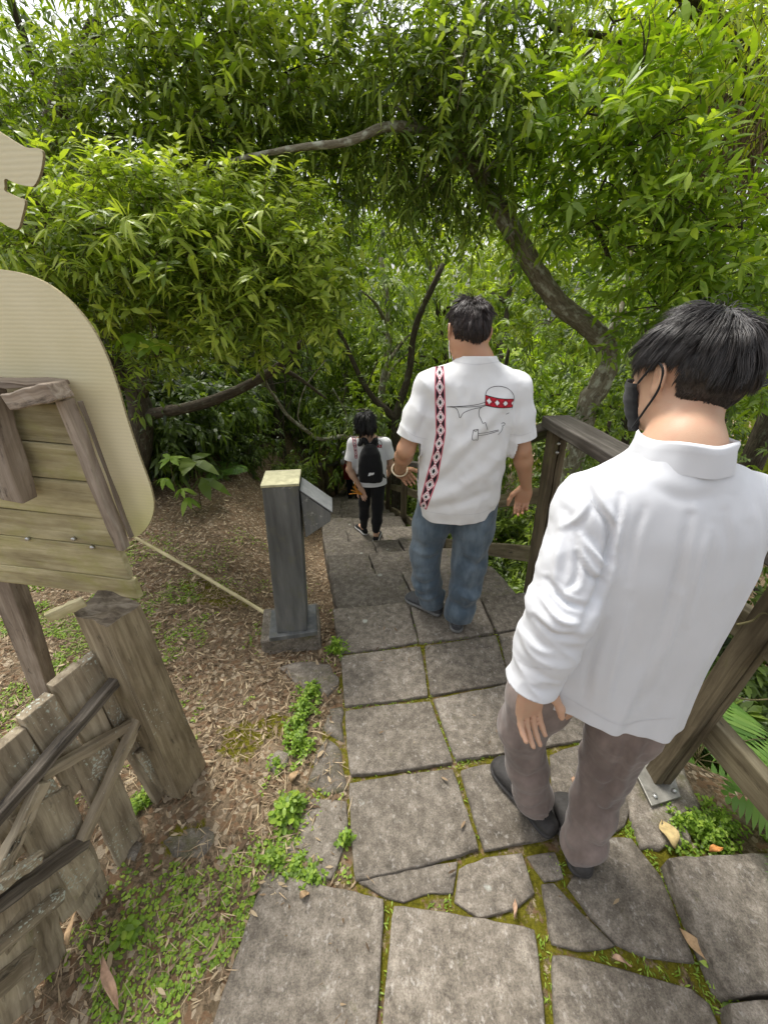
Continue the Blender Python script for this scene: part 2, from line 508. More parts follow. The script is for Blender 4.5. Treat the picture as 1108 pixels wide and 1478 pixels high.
ii = (np.arange(nx_ - 1)[:, None] * ny_ + np.arange(ny_ - 1)[None, :])
GQ = np.stack([ii, ii + ny_, ii + ny_ + 1, ii + 1], -1).reshape(-1, 4)
me = mesh_np("ground", np.stack([GX, GY, GZ], -1).reshape(-1, 3), [GQ], M_SOIL, attrs={'tone': mossy.ravel()})
tag(link("ground", me), kind='structure')

# ------------------------------------------------------------------ paving slabs, traced on the ground plane
def slab_geo(bm, pts, z, h, jit=0.0018, tilt=(0, 0), rs=0, lay=None, tone=0.5, chip=0.005):
    """an uneven-edged stone with a chamfered top; pts are plan points (counter-clockwise or not)"""
    pts = [Vector((p[0], p[1], 0)) for p in pts]
    area = sum(pts[i].x * pts[(i + 1) % len(pts)].y - pts[(i + 1) % len(pts)].x * pts[i].y for i in range(len(pts)))
    if area < 0: pts.reverse()
    r = np.random.default_rng(rs)
    ring = []
    n = len(pts)
    for i in range(n):
        a, b = pts[i], pts[(i + 1) % n]
        L = (b - a).length; m = max(1, int(L / 0.03))
        d = (b - a) / max(L, 1e-6); nrm = Vector((d.y, -d.x, 0))
        for k in range(m):
            f = k / m
            wob = 0.0 if k == 0 else jit * (vnoise([[a.x + d.x * L * f * 1.0 + rs * 3.1, (a.y + d.y * L * f), rs]] * np.array([[22, 22, 1]]))[0] * 1.6 + r.normal(0, .35))
            p = a + (b - a) * f + nrm * wob
            if k == 0: p = p + ((a + b) / 2 - p).normalized() * 0.002 + (((pts[i - 1] + a) / 2) - p).normalized() * 0.002
            ring.append(p)
    c = sum(ring, Vector()) / len(ring)
    def zz(p): return z + tilt[0] * (p.x - c.x) + tilt[1] * (p.y - c.y)
    def inset(p, q):
        d = (c - p); return p + d.normalized() * min(q, d.length * .5)
    levels = [(0.0, -h), (0.0, -chip), (0.003, -chip * .35), (chip * 0.9, -0.0008), (0.05, 0.0)]
    rings = []
    for q, dz in levels:
        rv = []
        for k_, p in enumerate(ring):
            pp = inset(p, q)
            e = (r.normal(0, 0.0012) if dz > -chip else 0)
            rv.append(bm.verts.new((pp.x, pp.y, zz(pp) + dz + e)))
        rings.append(rv)
    top = bm.verts.new((c.x, c.y, zz(c) + 0.001))
    fs = []
    m = len(ring)
    for a, b in zip(rings, rings[1:]):
        for i in range(m):
            fs.append(bm.faces.new((a[i], a[(i + 1) % m], b[(i + 1) % m], b[i])))
    for i in range(m): fs.append(bm.faces.new((rings[-1][i], rings[-1][(i + 1) % m], top)))
    ang = r.uniform(0, 6.28); ca, sa = math.cos(ang) if False else 1.0, 0.0
    ox, oy = r.uniform(0, 50, 2)
    for rv in rings + [[top]]:
        for v in rv:
            v[lay[0]] = Vector((v.co.x + ox, v.co.y + oy, v.co.z)); v[lay[1]] = tone
    for f in fs: f.smooth = True
    return fs
def new_slab_bm():
    bm = bmesh.new()
    return bm, (bm.verts.layers.float_vector.new('lc'), bm.verts.layers.float.new('tone'))
def finish_bm(bm, name, mats, parent=None):
    bm.normal_update()
    me = bpy.data.meshes.new(name); bm.to_mesh(me); bm.free()
    for m in mats: me.materials.append(m)
    return link(name, me, parent)

SLABS = [  # pixel outline, height above z=0, tone
    ([(383, 1259), (437, 1272), (483, 1284), (552, 1298), (546, 1400), (538, 1490), (534, 1600), (280, 1570), (316, 1456)], .018, .55),
    ([(570, 1308), (644, 1319), (770, 1342), (781, 1440), (795, 1600), (548, 1600), (556, 1460)], .016, .6),
    ([(800, 1379), (838, 1385), (928, 1411), (995, 1427), (1022, 1448), (1050, 1530), (1060, 1600), (812, 1600), (804, 1478)], .014, .5),
    ([(783, 1277), (800, 1276), (850, 1330), (886, 1364), (834, 1368), (798, 1360)], .010, .45),
    ([(821, 1277), (850, 1238), (884, 1210), (911, 1211), (953, 1266), (1001, 1387), (932, 1376), (889, 1358), (856, 1322)], .018, .42),
    ([(666, 1112), (728, 1098), (785, 1088), (795, 1140), (797, 1205), (700, 1226)], .014, .42),
    ([(505, 1130), (560, 1122), (652, 1110), (672, 1170), (689, 1224), (600, 1248), (514, 1268), (508, 1200)], .020, .6),
    ([(518, 1273), (590, 1256), (659, 1243), (652, 1290), (620, 1287), (584, 1300), (557, 1294)], -.002, .35),
    ([(664, 1254), (700, 1240), (752, 1231), (770, 1288), (736, 1310), (690, 1322), (657, 1300)], .008, .45),
    ([(762, 1236), (800, 1230), (812, 1266), (786, 1270)], .002, .4),
    ([(410, 1228), (441, 1153), (499, 1157), (500, 1200), (478, 1266), (440, 1258)], .006, .4),
    ([(499, 1026), (560, 1018), (620, 1012), (637, 1060), (652, 1099), (570, 1110), (507, 1117), (502, 1070)], .018, .62),
    ([(627, 1009), (727, 989), (830, 972), (845, 1066), (740, 1082), (660, 1096)], .015, .5),
    ([(493, 947), (550, 940), (606, 933), (616, 1003), (560, 1010), (498, 1017)], .016, .5),
    ([(614, 932), (715, 917), (733, 983), (622, 1002)], .012, .45),
    ([(721, 915), (790, 903), (830, 962), (738, 982)], .010, .4),
    ([(481, 879), (588, 870), (602, 926), (540, 936), (490, 941)], .014, .45),
    ([(593, 871), (690, 862), (712, 911), (606, 927)], .012, .4),
    ([(695, 862), (762, 855), (780, 898), (718, 911)], .010, .35),
    ([(850, 1070), (905, 1062), (925, 1120), (900, 1190), (840, 1230), (805, 1200), (795, 1090)], .006, .4),
    ([(835, 975), (900, 965), (920, 1050), (848, 1064)], .008, .4),
]
bm, lay = new_slab_bm()
for k, (pp, z, tn) in enumerate(SLABS):
    z = z * .5
    pts = [at(px, py, z=z) for px, py in pp]
    cen = sum(pts, Vector()) / len(pts)
    pts = [p + (p - cen).normalized() * .006 for p in pts]
    rr = np.random.default_rng(k + 3)
    slab_geo(bm, pts, z, 0.07, tilt=tuple(rr.normal(0, .004, 2)), rs=k + 1, lay=lay, tone=tn + rr.normal(0, .13))
# rough mossy edging stones along the left side of the walk
n0 = len(bm.faces)
for k, pp in enumerate([[(436, 1140), (452, 1085), (472, 1062), (494, 1080), (501, 1140), (470, 1150)], [(462, 1050), (476, 1020), (494, 1016), (497, 1072), (474, 1060)]]):
    fs = slab_geo(bm, [at(px, py, z=0) for px, py in pp], -.004, 0.07, jit=.006, rs=60 + k, lay=lay, tone=.4, chip=.02)
    for f in fs: f.material_index = 1
# the walk continues behind and beside the camera
for k, (y0, y1) in enumerate([(-0.62, -0.02), (-1.2, -.64), (-1.8, -1.22), (-2.4, -1.82)]):
    for j in range(3):
        a, b = xl(y0) + .02 + j * .45, xl(y0) + .02 + (j + 1) * .45 - .02
        slab_geo(bm, [(a, y0), (b, y0), (b, y1), (a, y1)], .012, .07, rs=90 + k * 3 + j, lay=lay, tone=.5)
tag(finish_bm(bm, "path", [M_STONE, M_STONE_MOSS]), kind='structure')

# ------------------------------------------------------------------ stone stairs going down to the left
bm, lay = new_slab_bm()
rr = np.random.default_rng(5)
for k in range(1, len(LIPS)):
    y0, y1 = LIPS[k - 1] - 0.03, LIPS[k]
    z = -RISE * k
    W0, W1 = xr(y0) - xl(y0), xr(y1) - xl(y1)
    cuts = [0, .36 + rr.uniform(-.06, .1), .72 + rr.uniform(-.05, .06), 1.0] if k % 2 else [0, .27 + rr.uniform(-.03, .05), .62 + rr.uniform(-.05, .06), 1.0]
    sk = 0.10
    for a, b in zip(cuts, cuts[1:]):
        def P(f, y):
            W = W0 if y == y0 else W1
            return (xl(y) + f * W, y + f * W * sk)
        e = .002
        slab_geo(bm, [P(a + e, y0), P(b - e, y0), P(b - e, y1), P(a + e, y1)], z + rr.normal(0, .006), .24, jit=.005, tilt=tuple(rr.normal(0, .008, 2)), rs=200 + k * 5 + int(a * 9), lay=lay, tone=rr.uniform(.15, .7), chip=.016)
tag(finish_bm(bm, "stairs", [M_STEP]), kind='structure')

# two raised loose slabs at the right edge
def raised(name, label, pp, z, rs):
    bm, lay = new_slab_bm()
    slab_geo(bm, [at(px, py, z=z) for px, py in pp], z, .13, rs=rs, lay=lay, tone=.5, chip=.01)
    o = finish_bm(bm, name, [M_STONE])
    tag(o, label, "stone slab")
raised("stone_slab", "raised square grey slab beside the path, under the green weeds at the railing foot", [(963, 1237), (1030, 1233), (1290, 1222), (1420, 1420), (1060, 1437), (1046, 1425)], .075, 301)
raised("stone_slab", "raised grey slab cut by the bottom right corner, only its edge showing", [(1052, 1446), (1440, 1430), (1600, 1640), (1080, 1600)], .06, 302)

# ------------------------------------------------------------------ leaves, litter, weeds
def leaf_mats():
    return {
        'narrow': mat_leaf("narrow_leaf", (0.038, 0.066, 0.012), (0.158, 0.232, 0.030), (0.41, 0.50, 0.09), .44, .36),
        'dark': mat_leaf("dark_leaf", (0.027, 0.047, 0.010), (0.110, 0.168, 0.027), (0.29, 0.38, 0.07), .44, .38),
        'bright': mat_leaf("bright_leaf", (0.066, 0.118, 0.014), (0.195, 0.305, 0.030), (0.42, 0.53, 0.065), .46, .42),
        'yellow': mat_leaf("yellow_leaf", (0.075, 0.12, 0.015), (0.225, 0.315, 0.033), (0.46, 0.53, 0.06), .46, .45),
        'weed': mat_leaf("weed_leaf", (0.10, 0.17, 0.016), (0.22, 0.36, 0.035), (0.38, 0.50, 0.07), .42, .45),
        'fern': mat_leaf("fern_leaf", (0.05, 0.12, 0.02), (0.12, 0.24, 0.04), (0.20, 0.32, 0.06), .35, .40),
        'moss': mat_leaf("moss_blade", (0.07, 0.08, 0.008), (0.16, 0.16, 0.015), (0.26, 0.26, 0.03), .3, .7),
        'litter': mat_leaf("dead_leaf", (0.055, 0.034, 0.018), (0.205, 0.135, 0.078), (0.53, 0.42, 0.27), .12, .75),
    }
LM = leaf_mats()
def nrm(a): return a / (np.linalg.norm(a, axis=-1, keepdims=True) + 1e-9)
def leaf_geo(p, d, up, L, W, droop, r, st=((.32, 1.0), (.66, .85)), fold=0.0):
    """leaves as arrays: base p, direction d, width axis from d x up; returns V (n*6,3), tri, quad"""
    n = len(p)
    w = nrm(np.cross(d, up)); nn = np.cross(w, d)
    L = np.broadcast_to(L, (n,))[:, None]; W = np.broadcast_to(W, (n,))[:, None]; g = np.broadcast_to(droop, (n,))[:, None]
    def pos(f): return p + d * L * f - nn * (0) + np.array([0, 0, -1.0]) * (L * g * f * f)
    (f1, w1), (f2, w2) = st
    a, b = pos(f1), pos(f2)
    V = np.stack([p, a - w * W * w1 / 2 + nn * W * fold, a + w * W * w1 / 2 + nn * W * fold, b - w * W * w2 / 2 + nn * W * fold, b + w * W * w2 / 2 + nn * W * fold, pos(1.0)], 1).reshape(-1, 3)
    i = np.arange(n)[:, None] * 6
    T = np.concatenate([i + np.array([0, 2, 1]), i + np.array([3, 4, 5])])
    Q = i + np.array([1, 2, 4, 3])
    return V, T, Q

def scatter_litter():
    r = np.random.default_rng(21)
    n = 30000
    # left ground in view
    x = r.uniform(-3.6, 1.0, n * 3); y = r.uniform(0.0, 5.5, n * 3)
    dl = xl(y) - x
    c = at(300, 830, z=0)
    dens = 0.25 + 0.75 * np.exp(-(((x + 1.0) / .9) ** 2 + ((y - 2.0) / .9) ** 2)) + 0.35 * (fbm(np.stack([x * 3, y * 3, x * 0], -1), 3) > 0.05)
    near = np.exp(-((y - 0.5) / .5) ** 2)
    keep = (dl > 0.01) & (r.uniform(0, 1, n * 3) < dens)
    x, y = x[keep][:n], y[keep][:n]
    # a few on the stairs and under the railing
    x2 = r.uniform(-1.2, 2.2, 700); y2 = r.uniform(0.7, 5.5, 700); k2 = (x2 > xr(y2) + .0)
    x = np.concatenate([x, x2[k2]]); y = np.concatenate([y, y2[k2]])
    xp = r.uniform(-.2, 1.1, 60); yp = r.uniform(.2, 1.8, 60)
    x = np.concatenate([x, xp]); y = np.concatenate([y, yp])
    n = len(x)
    z = ground_z(x, y) + r.uniform(0.002, 0.02, n); z[-60:] = .017
    a = r.uniform(0, 2 * math.pi, n)
    d = np.stack([np.cos(a), np.sin(a), r.normal(0.05, .22, n)], -1); d = nrm(d)
    up = nrm(np.stack([r.normal(0, .35, n), r.normal(0, .35, n), np.ones(n)], -1))
    L = r.uniform(.010, .046, n) * np.where(r.uniform(0, 1, n) < .12, 1.6, 1) * (.75 + .25 * np.clip(y / 2, 0, 1)); W = L * r.uniform(.08, .32, n)
    V, T, Q = leaf_geo(np.stack([x, y, z], -1), d, up, L, W, r.uniform(-.25, .35, n), r)
    V[:, 2] = np.maximum(V[:, 2], ground_z(V[:, 0], V[:, 1]) + .001)
    tone = np.repeat(np.clip(r.beta(1.6, 1.7, n), 0, 1), 6)
    me = mesh_np("leaf_litter", V, [T, Q], LM['litter'], smooth=False, attrs={'tone': tone})
    tag(link("leaf_litter", me), kind='stuff', label="dry brown leaves and twigs strewn over the bare soil", cat="leaf litter")
scatter_litter()
def straw():
    r = np.random.default_rng(77); n = 9000
    x = r.uniform(-2.2, .1, n); y = r.uniform(0.0, 2.2, n)
    k = (xl(y) - x > .0) & (fbm(np.stack([x * 5, y * 5, x * 0 + 8], -1), 3) > -.15); x, y = x[k], y[k]; n = len(x)
    a = r.uniform(0, 6.283, n)
    d = nrm(np.stack([np.cos(a), np.sin(a), r.normal(.05, .2, n)], -1))
    L = r.uniform(.02, .085, n)
    V, T, Q = leaf_geo(np.stack([x, y, ground_z(x, y) + r.uniform(.003, .016, n)], -1), d, nrm(np.stack([r.normal(0, .3, n), r.normal(0, .3, n), np.ones(n)], -1)), L, r.uniform(.0012, .0035, n), r.uniform(-.2, .3, n), r)
    V[:, 2] = np.maximum(V[:, 2], ground_z(V[:, 0], V[:, 1]) + .001)
    tag(link("straw", mesh_np("straw", V, [T, Q], LM['litter'], smooth=False, attrs={'tone': np.repeat(np.clip(r.normal(.7, .25, n), 0, 1), 6)})), "pale dry straw and stalks scattered over the soil at lower left", "straw", kind='stuff')
straw()

def weed_clump(mb, c, rad, n, h=(.02, .06), leaf=(.012, .022), r=None, stems=True, tone=(.05, .95), aspect=.55, ground=True):
    """small broad-leaved weeds: stems with leaf whorls"""
    a = r.uniform(0, 6.283, n); q = rad * np.abs(r.normal(0, .75, n))
    bx, by = c[0] + np.cos(a) * q, c[1] + np.sin(a) * q
    bz = ground_z(bx, by) if ground else np.full(n, c[2])
    H = r.uniform(h[0] * .5, h[1] * 1.15, n) * np.clip(1.1 - .45 * q / max(rad, 1e-6), .3, 1.1)
    k = 6
    P, D, U, Ls, Ts = [], [], [], [], []
    for i in range(k):
        aa = a * 3 + i * 2.4 + r.normal(0, .4, n)
        f = (0.45 + 0.55 * (i // 2) / 2) if k > 2 else 1
        p = np.stack([bx, by, bz + H * f], -1)
        d = nrm(np.stack([np.cos(aa), np.sin(aa), r.normal(.15, .3, n)], -1))
        P.append(p); D.append(d); U.append(nrm(np.stack([r.normal(0, .3, n), r.normal(0, .3, n), np.ones(n)], -1)))
        Ls.append(r.uniform(*leaf, n)); Ts.append(np.clip(r.uniform(tone[0], tone[1], n) * (.6 + .4 * f), 0, 1))
    P = np.concatenate(P); D = np.concatenate(D); U = np.concatenate(U); L = np.concatenate(Ls); T_ = np.concatenate(Ts)
    V, T, Q = leaf_geo(P, D, U, L, L * aspect * r.uniform(.7, 1.3, len(L)), .3, r, st=((.3, .9), (.7, .85)))
    mb.add(V, [T, Q], None, np.repeat(T_, 6), 0)
    if stems:
        w = .0012
        s0 = np.stack([bx, by, bz - .004], -1); s1 = np.stack([bx, by, bz + H], -1)
        o1 = np.array([w, 0, 0]); o2 = np.array([0, w, 0])
        V = np.stack([s0 - o1, s0 + o1, s1 + o1, s1 - o1, s0 - o2, s0 + o2, s1 + o2, s1 - o2], 1).reshape(-1, 3)
        i = np.arange(n)[:, None] * 8
        mb.add(V, np.concatenate([i + np.array([0, 1, 2, 3]), i + np.array([4, 5, 6, 7])]), None, .3, 0)

def ground_cover():
    r = np.random.default_rng(31)
    mb = MB()
    # low green mat on the left: follows noise, thick along the slab edges
    n = 60000
    x = r.uniform(-2.6, 0.2, n); y = r.uniform(0.02, 3.2, n)
    dl = xl(y) - x
    ns = fbm(np.stack([x * 4.5, y * 4.5, x * 0 + 3], -1), 4)
    patch = px_blob(x, y, [(330, 1330, .22, .16), (400, 1190, .13, .16), (250, 1440, .2, .15), (150, 1420, .2, .14), (445, 1040, .05, .09), (410, 1110, .07, .05), (380, 1000, .1, .06), (270, 1300, .14, .1),
                          (60, 930, .6, .4), (0, 900, .6, .5), (-60, 860, .7, .6), (230, 960, .10, .10), (300, 920, .12, .05), (340, 950, .05, .05), (440, 1140, .08, .06), (270, 850, .25, .14), (330, 880, .2, .1), (380, 1130, .1, .08)])
    keep = (dl > 0.0) & (r.uniform(0, 1, n) < np.clip(patch * .9 + 0.13, 0, 1) * (ns > -0.02 + 0.08 * (patch < .3)))
    keep &= ~((np.abs(x + .49) < .16) & (np.abs(y - 1.55) < .15))
    x, y = x[keep], y[keep]
    for i in range(0, len(x), 4000):
        xs, ys = x[i:i + 4000], y[i:i + 4000]
        m = len(xs)
        b = np.stack([xs, ys, ground_z(xs, ys)], -1)
        k = 3
        for j in range(k):
            aa = r.uniform(0, 6.283, m)
            d = nrm(np.stack([np.cos(aa), np.sin(aa), r.uniform(.1, 1.0, m)], -1))
            L = r.uniform(.007, .019, m)
            V, T, Q = leaf_geo(b + np.array([0, 0, .004]) + d * 0.004, d, nrm(np.stack([r.normal(0, .3, m), r.normal(0, .3, m), np.ones(m)], -1)), L, L * r.uniform(.35, .8, m), .4, r, st=((.3, .9), (.7, .9)))
            mb.add(V, [T, Q], None, np.repeat(np.clip(r.normal(.55, .25, m), 0, 1), 6), 0)
    o = mb.build("ground_cover", [LM['weed']], smooth=False)
    tag(o, "low bright green creeping weeds covering the soil left of the slabs", "ground cover", kind='stuff')
    # grass blades and moss tufts in the joints
    mb = MB()
    pts = []
    def strip(px0, px1, n, w=.012):
        for f in r.uniform(0, 1, n):
            q = at(px0[0] + (px1[0] - px0[0]) * f, px0[1] + (px1[1] - px0[1]) * f, z=0)
            pts.append((q.x + r.normal(0, w), q.y + r.normal(0, w)))
    for a, b, n in [((605, 925), (618, 1005), 70), ((620, 1005), (655, 1100), 110), ((655, 1100), (690, 1225), 40), ((500, 1020), (600, 1012), 130), ((505, 1125), (650, 1104), 60),
                    ((655, 1100), (735, 1085), 130), ((490, 943), (610, 928), 120), ((610, 928), (700, 915), 60), ((700, 895), (730, 950), 120), ((560, 1300), (545, 1470), 70),
                    ((720, 1240), (750, 1265), 160), ((780, 1040), (835, 1070), 260), ((890, 1195), (925, 1200), 240), ((930, 1215), (965, 1290), 200), ((960, 1290), (1005, 1400), 120),
                    ((1000, 1400), (1040, 1470), 90), ((780, 1345), (795, 1470), 90), ((850, 1370), (990, 1415), 120), ((620, 1308), (650, 1312), 60), ((800, 1240), (810, 1265), 80), ((470, 1270), (500, 1240), 60),
                    ((590, 885), (600, 925), 60)]:
        strip(a, b, int(n * .5))
    pts = np.array(pts); m = len(pts)
    b = np.stack([pts[:, 0], pts[:, 1], np.full(m, -.008)], -1)
    aa = r.uniform(0, 6.283, m)
    d = nrm(np.stack([np.cos(aa) * .7, np.sin(aa) * .7, r.uniform(.3, 1.2, m)], -1))
    L = r.uniform(.008, .030, m)
    V, T, Q = leaf_geo(b, d, nrm(np.stack([r.normal(0, .3, m), r.normal(0, .3, m), np.ones(m)], -1)), L, np.maximum(L * .16, .003), .5, r)
    mb.add(V, [T, Q], None, np.repeat(r.uniform(.2, 1, m), 6), 0)
    o = mb.build("grass", [LM['weed']], smooth=False)
    tag(o, "short grass blades growing in the joints between slabs", "grass", kind='stuff')
ground_cover()

def weed_thing(label, px, py, rad, n, z=0, seed=0, h=(.03, .07), leaf=(.012, .022), stretch=None, mat='weed'):
    r = np.random.default_rng(seed)
    mb = MB()
    for (a, b) in (stretch or [(px, py)]):
        c = at(a, b, z=z)
        weed_clump(mb, c, rad, n, h, leaf, r)
    o = mb.build("weed", [LM[mat]], smooth=False)
    tag(o, label, "weed")
weed_thing("bright green weed clump at the foot of the stone pillar beside the slabs", 485, 938, .055, 60, seed=1, h=(.04, .09))
weed_thing("long green weed clump spilling over the mossy edging stones left of the path", 445, 1040, .05, 70, seed=2, stretch=[(450, 1000), (440, 1025), (430, 1050), (432, 1075)], h=(.03, .07))
weed_thing("pale green weed with white tips growing from the joint of the slabs", 499, 1212, .022, 26, seed=3, h=(.03, .06))
weed_thing("round leaved weed clump between railing post plate and raised slab", 1010, 1200, .075, 95, seed=4, stretch=[(990, 1195), (1015, 1205), (1035, 1195)], h=(.03, .08), leaf=(.011, .019))
weed_thing("leafy weed at the top left corner of the biggest bottom slab", 425, 1165, .03, 30, seed=5, stretch=[(425, 1165), (415, 1180)], h=(.04, .07), leaf=(.02, .035))
weed_thing("creeping weed along the upper edge of the bottom left slab", 410, 1250, .04, 40, seed=6, stretch=[(395, 1240), (425, 1252), (450, 1262)], h=(.015, .04))
weed_thing("straggling weed in the gap left of the bottom right slab", 1035, 1420, .025, 12, seed=7, h=(.04, .08), leaf=(.02, .035))
weed_thing("small weed below the pillar on bare soil", 400, 1105, .03, 26, seed=8, h=(.02, .05))
weed_thing("weed tuft under the woven wooden lattice near the thick post", 205, 1165, .035, 45, seed=9, h=(.02, .05))
weed_thing("light green seedling with few leaves on the litter at lower left", 185, 1345, .03, 8, seed=10, h=(.03, .06), leaf=(.02, .035))

def fallen(label, px, py, L, W, ang, tone, mat, z=0.012, curl=.25, name="fallen_leaf"):
    c = at(px, py, z=z)
    mb = MB()
    n = 9
    d = Vector((math.cos(ang), math.sin(ang), 0)); s = Vector((-d.y, d.x, 0))
    V, F = [], []
    for i in range(n):
        f = i / (n - 1)
        w = W * (math.sin(math.pi * (0.08 + .9 * f)) ** .8) / 2
        for k in (-1, -.4, .4, 1):
            zz = .008 + curl * w * (abs(k) ** 2) + .012 * math.sin(5 * f + k)
            p = Vector(c) + d * (L * (f - .5)) + s * (w * k * (1 + .12 * math.sin(9 * f + 2 * k))) + Vector((0, 0, zz))
            V.append(p)
    for i in range(n - 1):
        for k in range(3): F.append((i * 4 + k, i * 4 + k + 1, i * 4 + 5 + k, i * 4 + 4 + k))
    mb.add(V, np.array(F), None, tone)
    o = mb.build(name, [mat], solid=.0012)
    tag(o, label, "leaf")
M_FLY = mat_plain("yellow_dead_leaf", (0.55, 0.42, 0.20), .7, .3, .25, 60)
M_FLO = mat_plain("orange_dead_leaf", (0.55, 0.24, 0.07), .7, .3, .25, 60)
M_FLB = mat_plain("bark_strip", (0.42, 0.27, 0.18), .75, .3, .3, 50)
M_FLT = mat_plain("tan_dead_leaf", (0.40, 0.27, 0.15), .75, .3, .3, 60)
fallen("pale yellow dead leaf lying beside the round leaved weed clump", 962, 1204, .085, .05, 1.4, .6, M_FLY, curl=.5)
fallen("small orange leaf on the edge of the raised grey slab", 1032, 1226, .055, .022, .1, .6, M_FLO, z=.05)
fallen("curled pinkish bark strip on the litter at the lower left", 160, 1418, .14, .022, -.75, .6, M_FLB, curl=1.2, name="bark_strip")
fallen("thin curled tan leaf in the gap beside the raised slab", 1005, 1372, .10, .028, 2.0, .5, M_FLT, curl=.8)
fallen("small tan leaf lying on a slab joint between the two biggest bottom slabs", 897, 1388, .05, .014, -.4, .5, M_FLB)
fallen("small brown leaf on the bottom left slab near its top edge", 440, 1292, .03, .02, .3, .5, M_FLT)
fallen("orange brown leaf beside the heel of the nearer man", 826, 1127, .04, .016, 1.0, .5, M_FLB)
fallen("thin brown leaf at the corner of the moss filled joint", 742, 1312, .05, .010, 1.2, .5, M_FLB)
fallen("tan leaf at the bottom of the lattice beside the weeds", 105, 1335, .09, .018, 1.9, .5, M_FLT)
fallen("grey tan leaf on the soil beside the mossy stone", 425, 1120, .05, .03, 1.0, .5, M_FLT)
# ------------------------------------------------------------------ timber and stone furniture
W_POST = mat_wood("weathered_post", (0.18, 0.14, 0.086), (0.31, 0.253, 0.162), (0.43, 0.365, 0.25), moss_amt=.3, lichen=.35, dark=.12)
W_POST_END = mat_wood("rotten_end_grain", (0.07, 0.055, 0.04), (0.19, 0.155, 0.11), (0.40, 0.35, 0.27), dark=.25, moss_amt=.3)
W_PLANK = mat_wood("mossy_plank", (0.34, 0.285, 0.15), (0.48, 0.42, 0.24), (0.60, 0.54, 0.34), moss=(0.32, 0.31, 0.085), moss_amt=.6)
W_GREY = mat_wood("grey_batten", (0.20, 0.155, 0.115), (0.33, 0.27, 0.21), (0.45, 0.39, 0.32), dark=.12)
W_LATT = mat_wood("lattice_board", (0.21, 0.17, 0.115), (0.37, 0.31, 0.215), (0.53, 0.455, 0.33), moss_amt=.25, lichen=.7, dark=.08)
W_DARK = mat_wood("blackened_rail", (0.05, 0.042, 0.034), (0.14, 0.12, 0.095), (0.33, 0.285, 0.23), dark=.3)
W_RAIL = mat_wood("railing_post", (0.080, 0.062, 0.038), (0.145, 0.116, 0.072), (0.22, 0.18, 0.115), moss_amt=.35)
W_BEAM = mat_wood("railing_beam", (0.13, 0.105, 0.06), (0.215, 0.18, 0.11), (0.30, 0.26, 0.17), moss_amt=.4, dark=.05)
W_CAP = mat_wood("handrail_cap", (0.040, 0.035, 0.029), (0.075, 0.066, 0.056), (0.13, 0.116, 0.10), rough=.6)
M_STEEL = mat_plain("galvanised_plate", (0.26, 0.25, 0.22), .5, .5, .3, 40, .15, .5)
M_BOLT = mat_plain("bolt_steel", (0.55, 0.55, 0.53), .35, .5, .1, 60, 0, .8)

def mat_cutout():
    m, nt, b, out = new_mat("corrugated_board")
    v = coords(nt, None, (1, 1, 1))
    w = N(nt, 'ShaderNodeTexWave', wave_type='BANDS', bands_direction='Z', Scale=34.0, Distortion=1.2, Detail=2.0)
    w.inputs['Detail Scale'].default_value = 1.5
    nt.links.new(v, w.inputs['Vector'])
    n1 = noise(nt, v, 3.0, 5, .6); n2 = noise(nt, v, 2.2, 3, .5)
    c = ramp(nt, n1, [(.3, (0.70, 0.63, 0.39)), (.7, (0.81, 0.74, 0.51))])
    c = mixc(nt, ramp(nt, n2, [(.48, (0, 0, 0)), (.68, (.8, .8, .8))]), c, (0.58, 0.56, 0.20))
    c = mixc(nt, .12, c, ramp(nt, w.outputs['Fac'], [(.2, (.72, .72, .72)), (.6, (1.08, 1.08, 1.08))]), 'MULTIPLY')
    nt.links.new(c, b.inputs['Base Color'])
    b.inputs['Roughness'].default_value = .45
    bump(nt, b, w.outputs['Fac'], .12, .0015)
    return m
M_CUT = mat_cutout()
M_CUTEDGE = mat_plain("board_cut_edge", (0.30, 0.25, 0.14), .8, .2, .5, 200)

# --- the sign seen from behind: plank panel, battens, board cut-outs, its own leaning post
SP0 = Vector((-.777, .96, 0)); SDIR = Vector((-.39, .057, 0)).normalized(); SN = Vector((SDIR.y, -SDIR.x, 0))
if SN.y > 0: SN = -SN                      # towards the camera
sign = thing("sign_board", "weathered plank sign seen from behind, with cream shaped boards fixed to its far side", "sign", (SP0.x - .3, 1.0, 0))
def son(px, py, off=0.0): return hit(px, py, SP0 + SN * off, SN)
edges_y = [(0, 578, 107, 582), (28, 634, 112, 640), (50, 688, 133, 694), (10, 730, 155, 746), (15, 768, 172, 788), (45, 815, 190, 834), (52, 846, 206, 863)]
mb = MB()
for k in range(6):
    a, b = edges_y[k], edges_y[k + 1]
    rt = son(a[2], a[3]); rb = son(b[2], b[3])
    zt, zb = rt.z, rb.z
    right = (rt + rb) / 2; s0 = (right - SP0).dot(SDIR)
    if k >= 4: s0 -= .004
    c = (zt + zb) / 2; w = zt - zb - .003
    p0 = SP0 + SDIR * s0; p1 = SP0 + SDIR * 1.05
    drop = .012
    board(mb, (p0.x, p0.y, c), (p1.x, p1.y, c + drop * 2), w, .022, (0, 0, 1), tone=[.2, .45, .55, .5, .6, .62][k], rough=.0012, seed=400 + k)
mb.build("plank_panel", [W_PLANK], sign, smooth=False, bevel=.003)
mb = MB()   # right batten, standing proud of the planks
a, b = son(100, 577, .026), son(184, 792, .026)
board(mb, a + SDIR * .012, b + SDIR * .012, .025, .03, SDIR, tone=.75, seed=431, rough=.0018)
a, b = son(118, 579, .012), son(192, 776, .012)
board(mb, a + SDIR * .004, b + SDIR * .004, .008, .012, SDIR, tone=.0, seed=432, rough=.0015)  # thin dark strip standing in for the shadow gap beside the batten
mb.build("batten", [W_GREY], sign, smooth=False, bevel=.003)
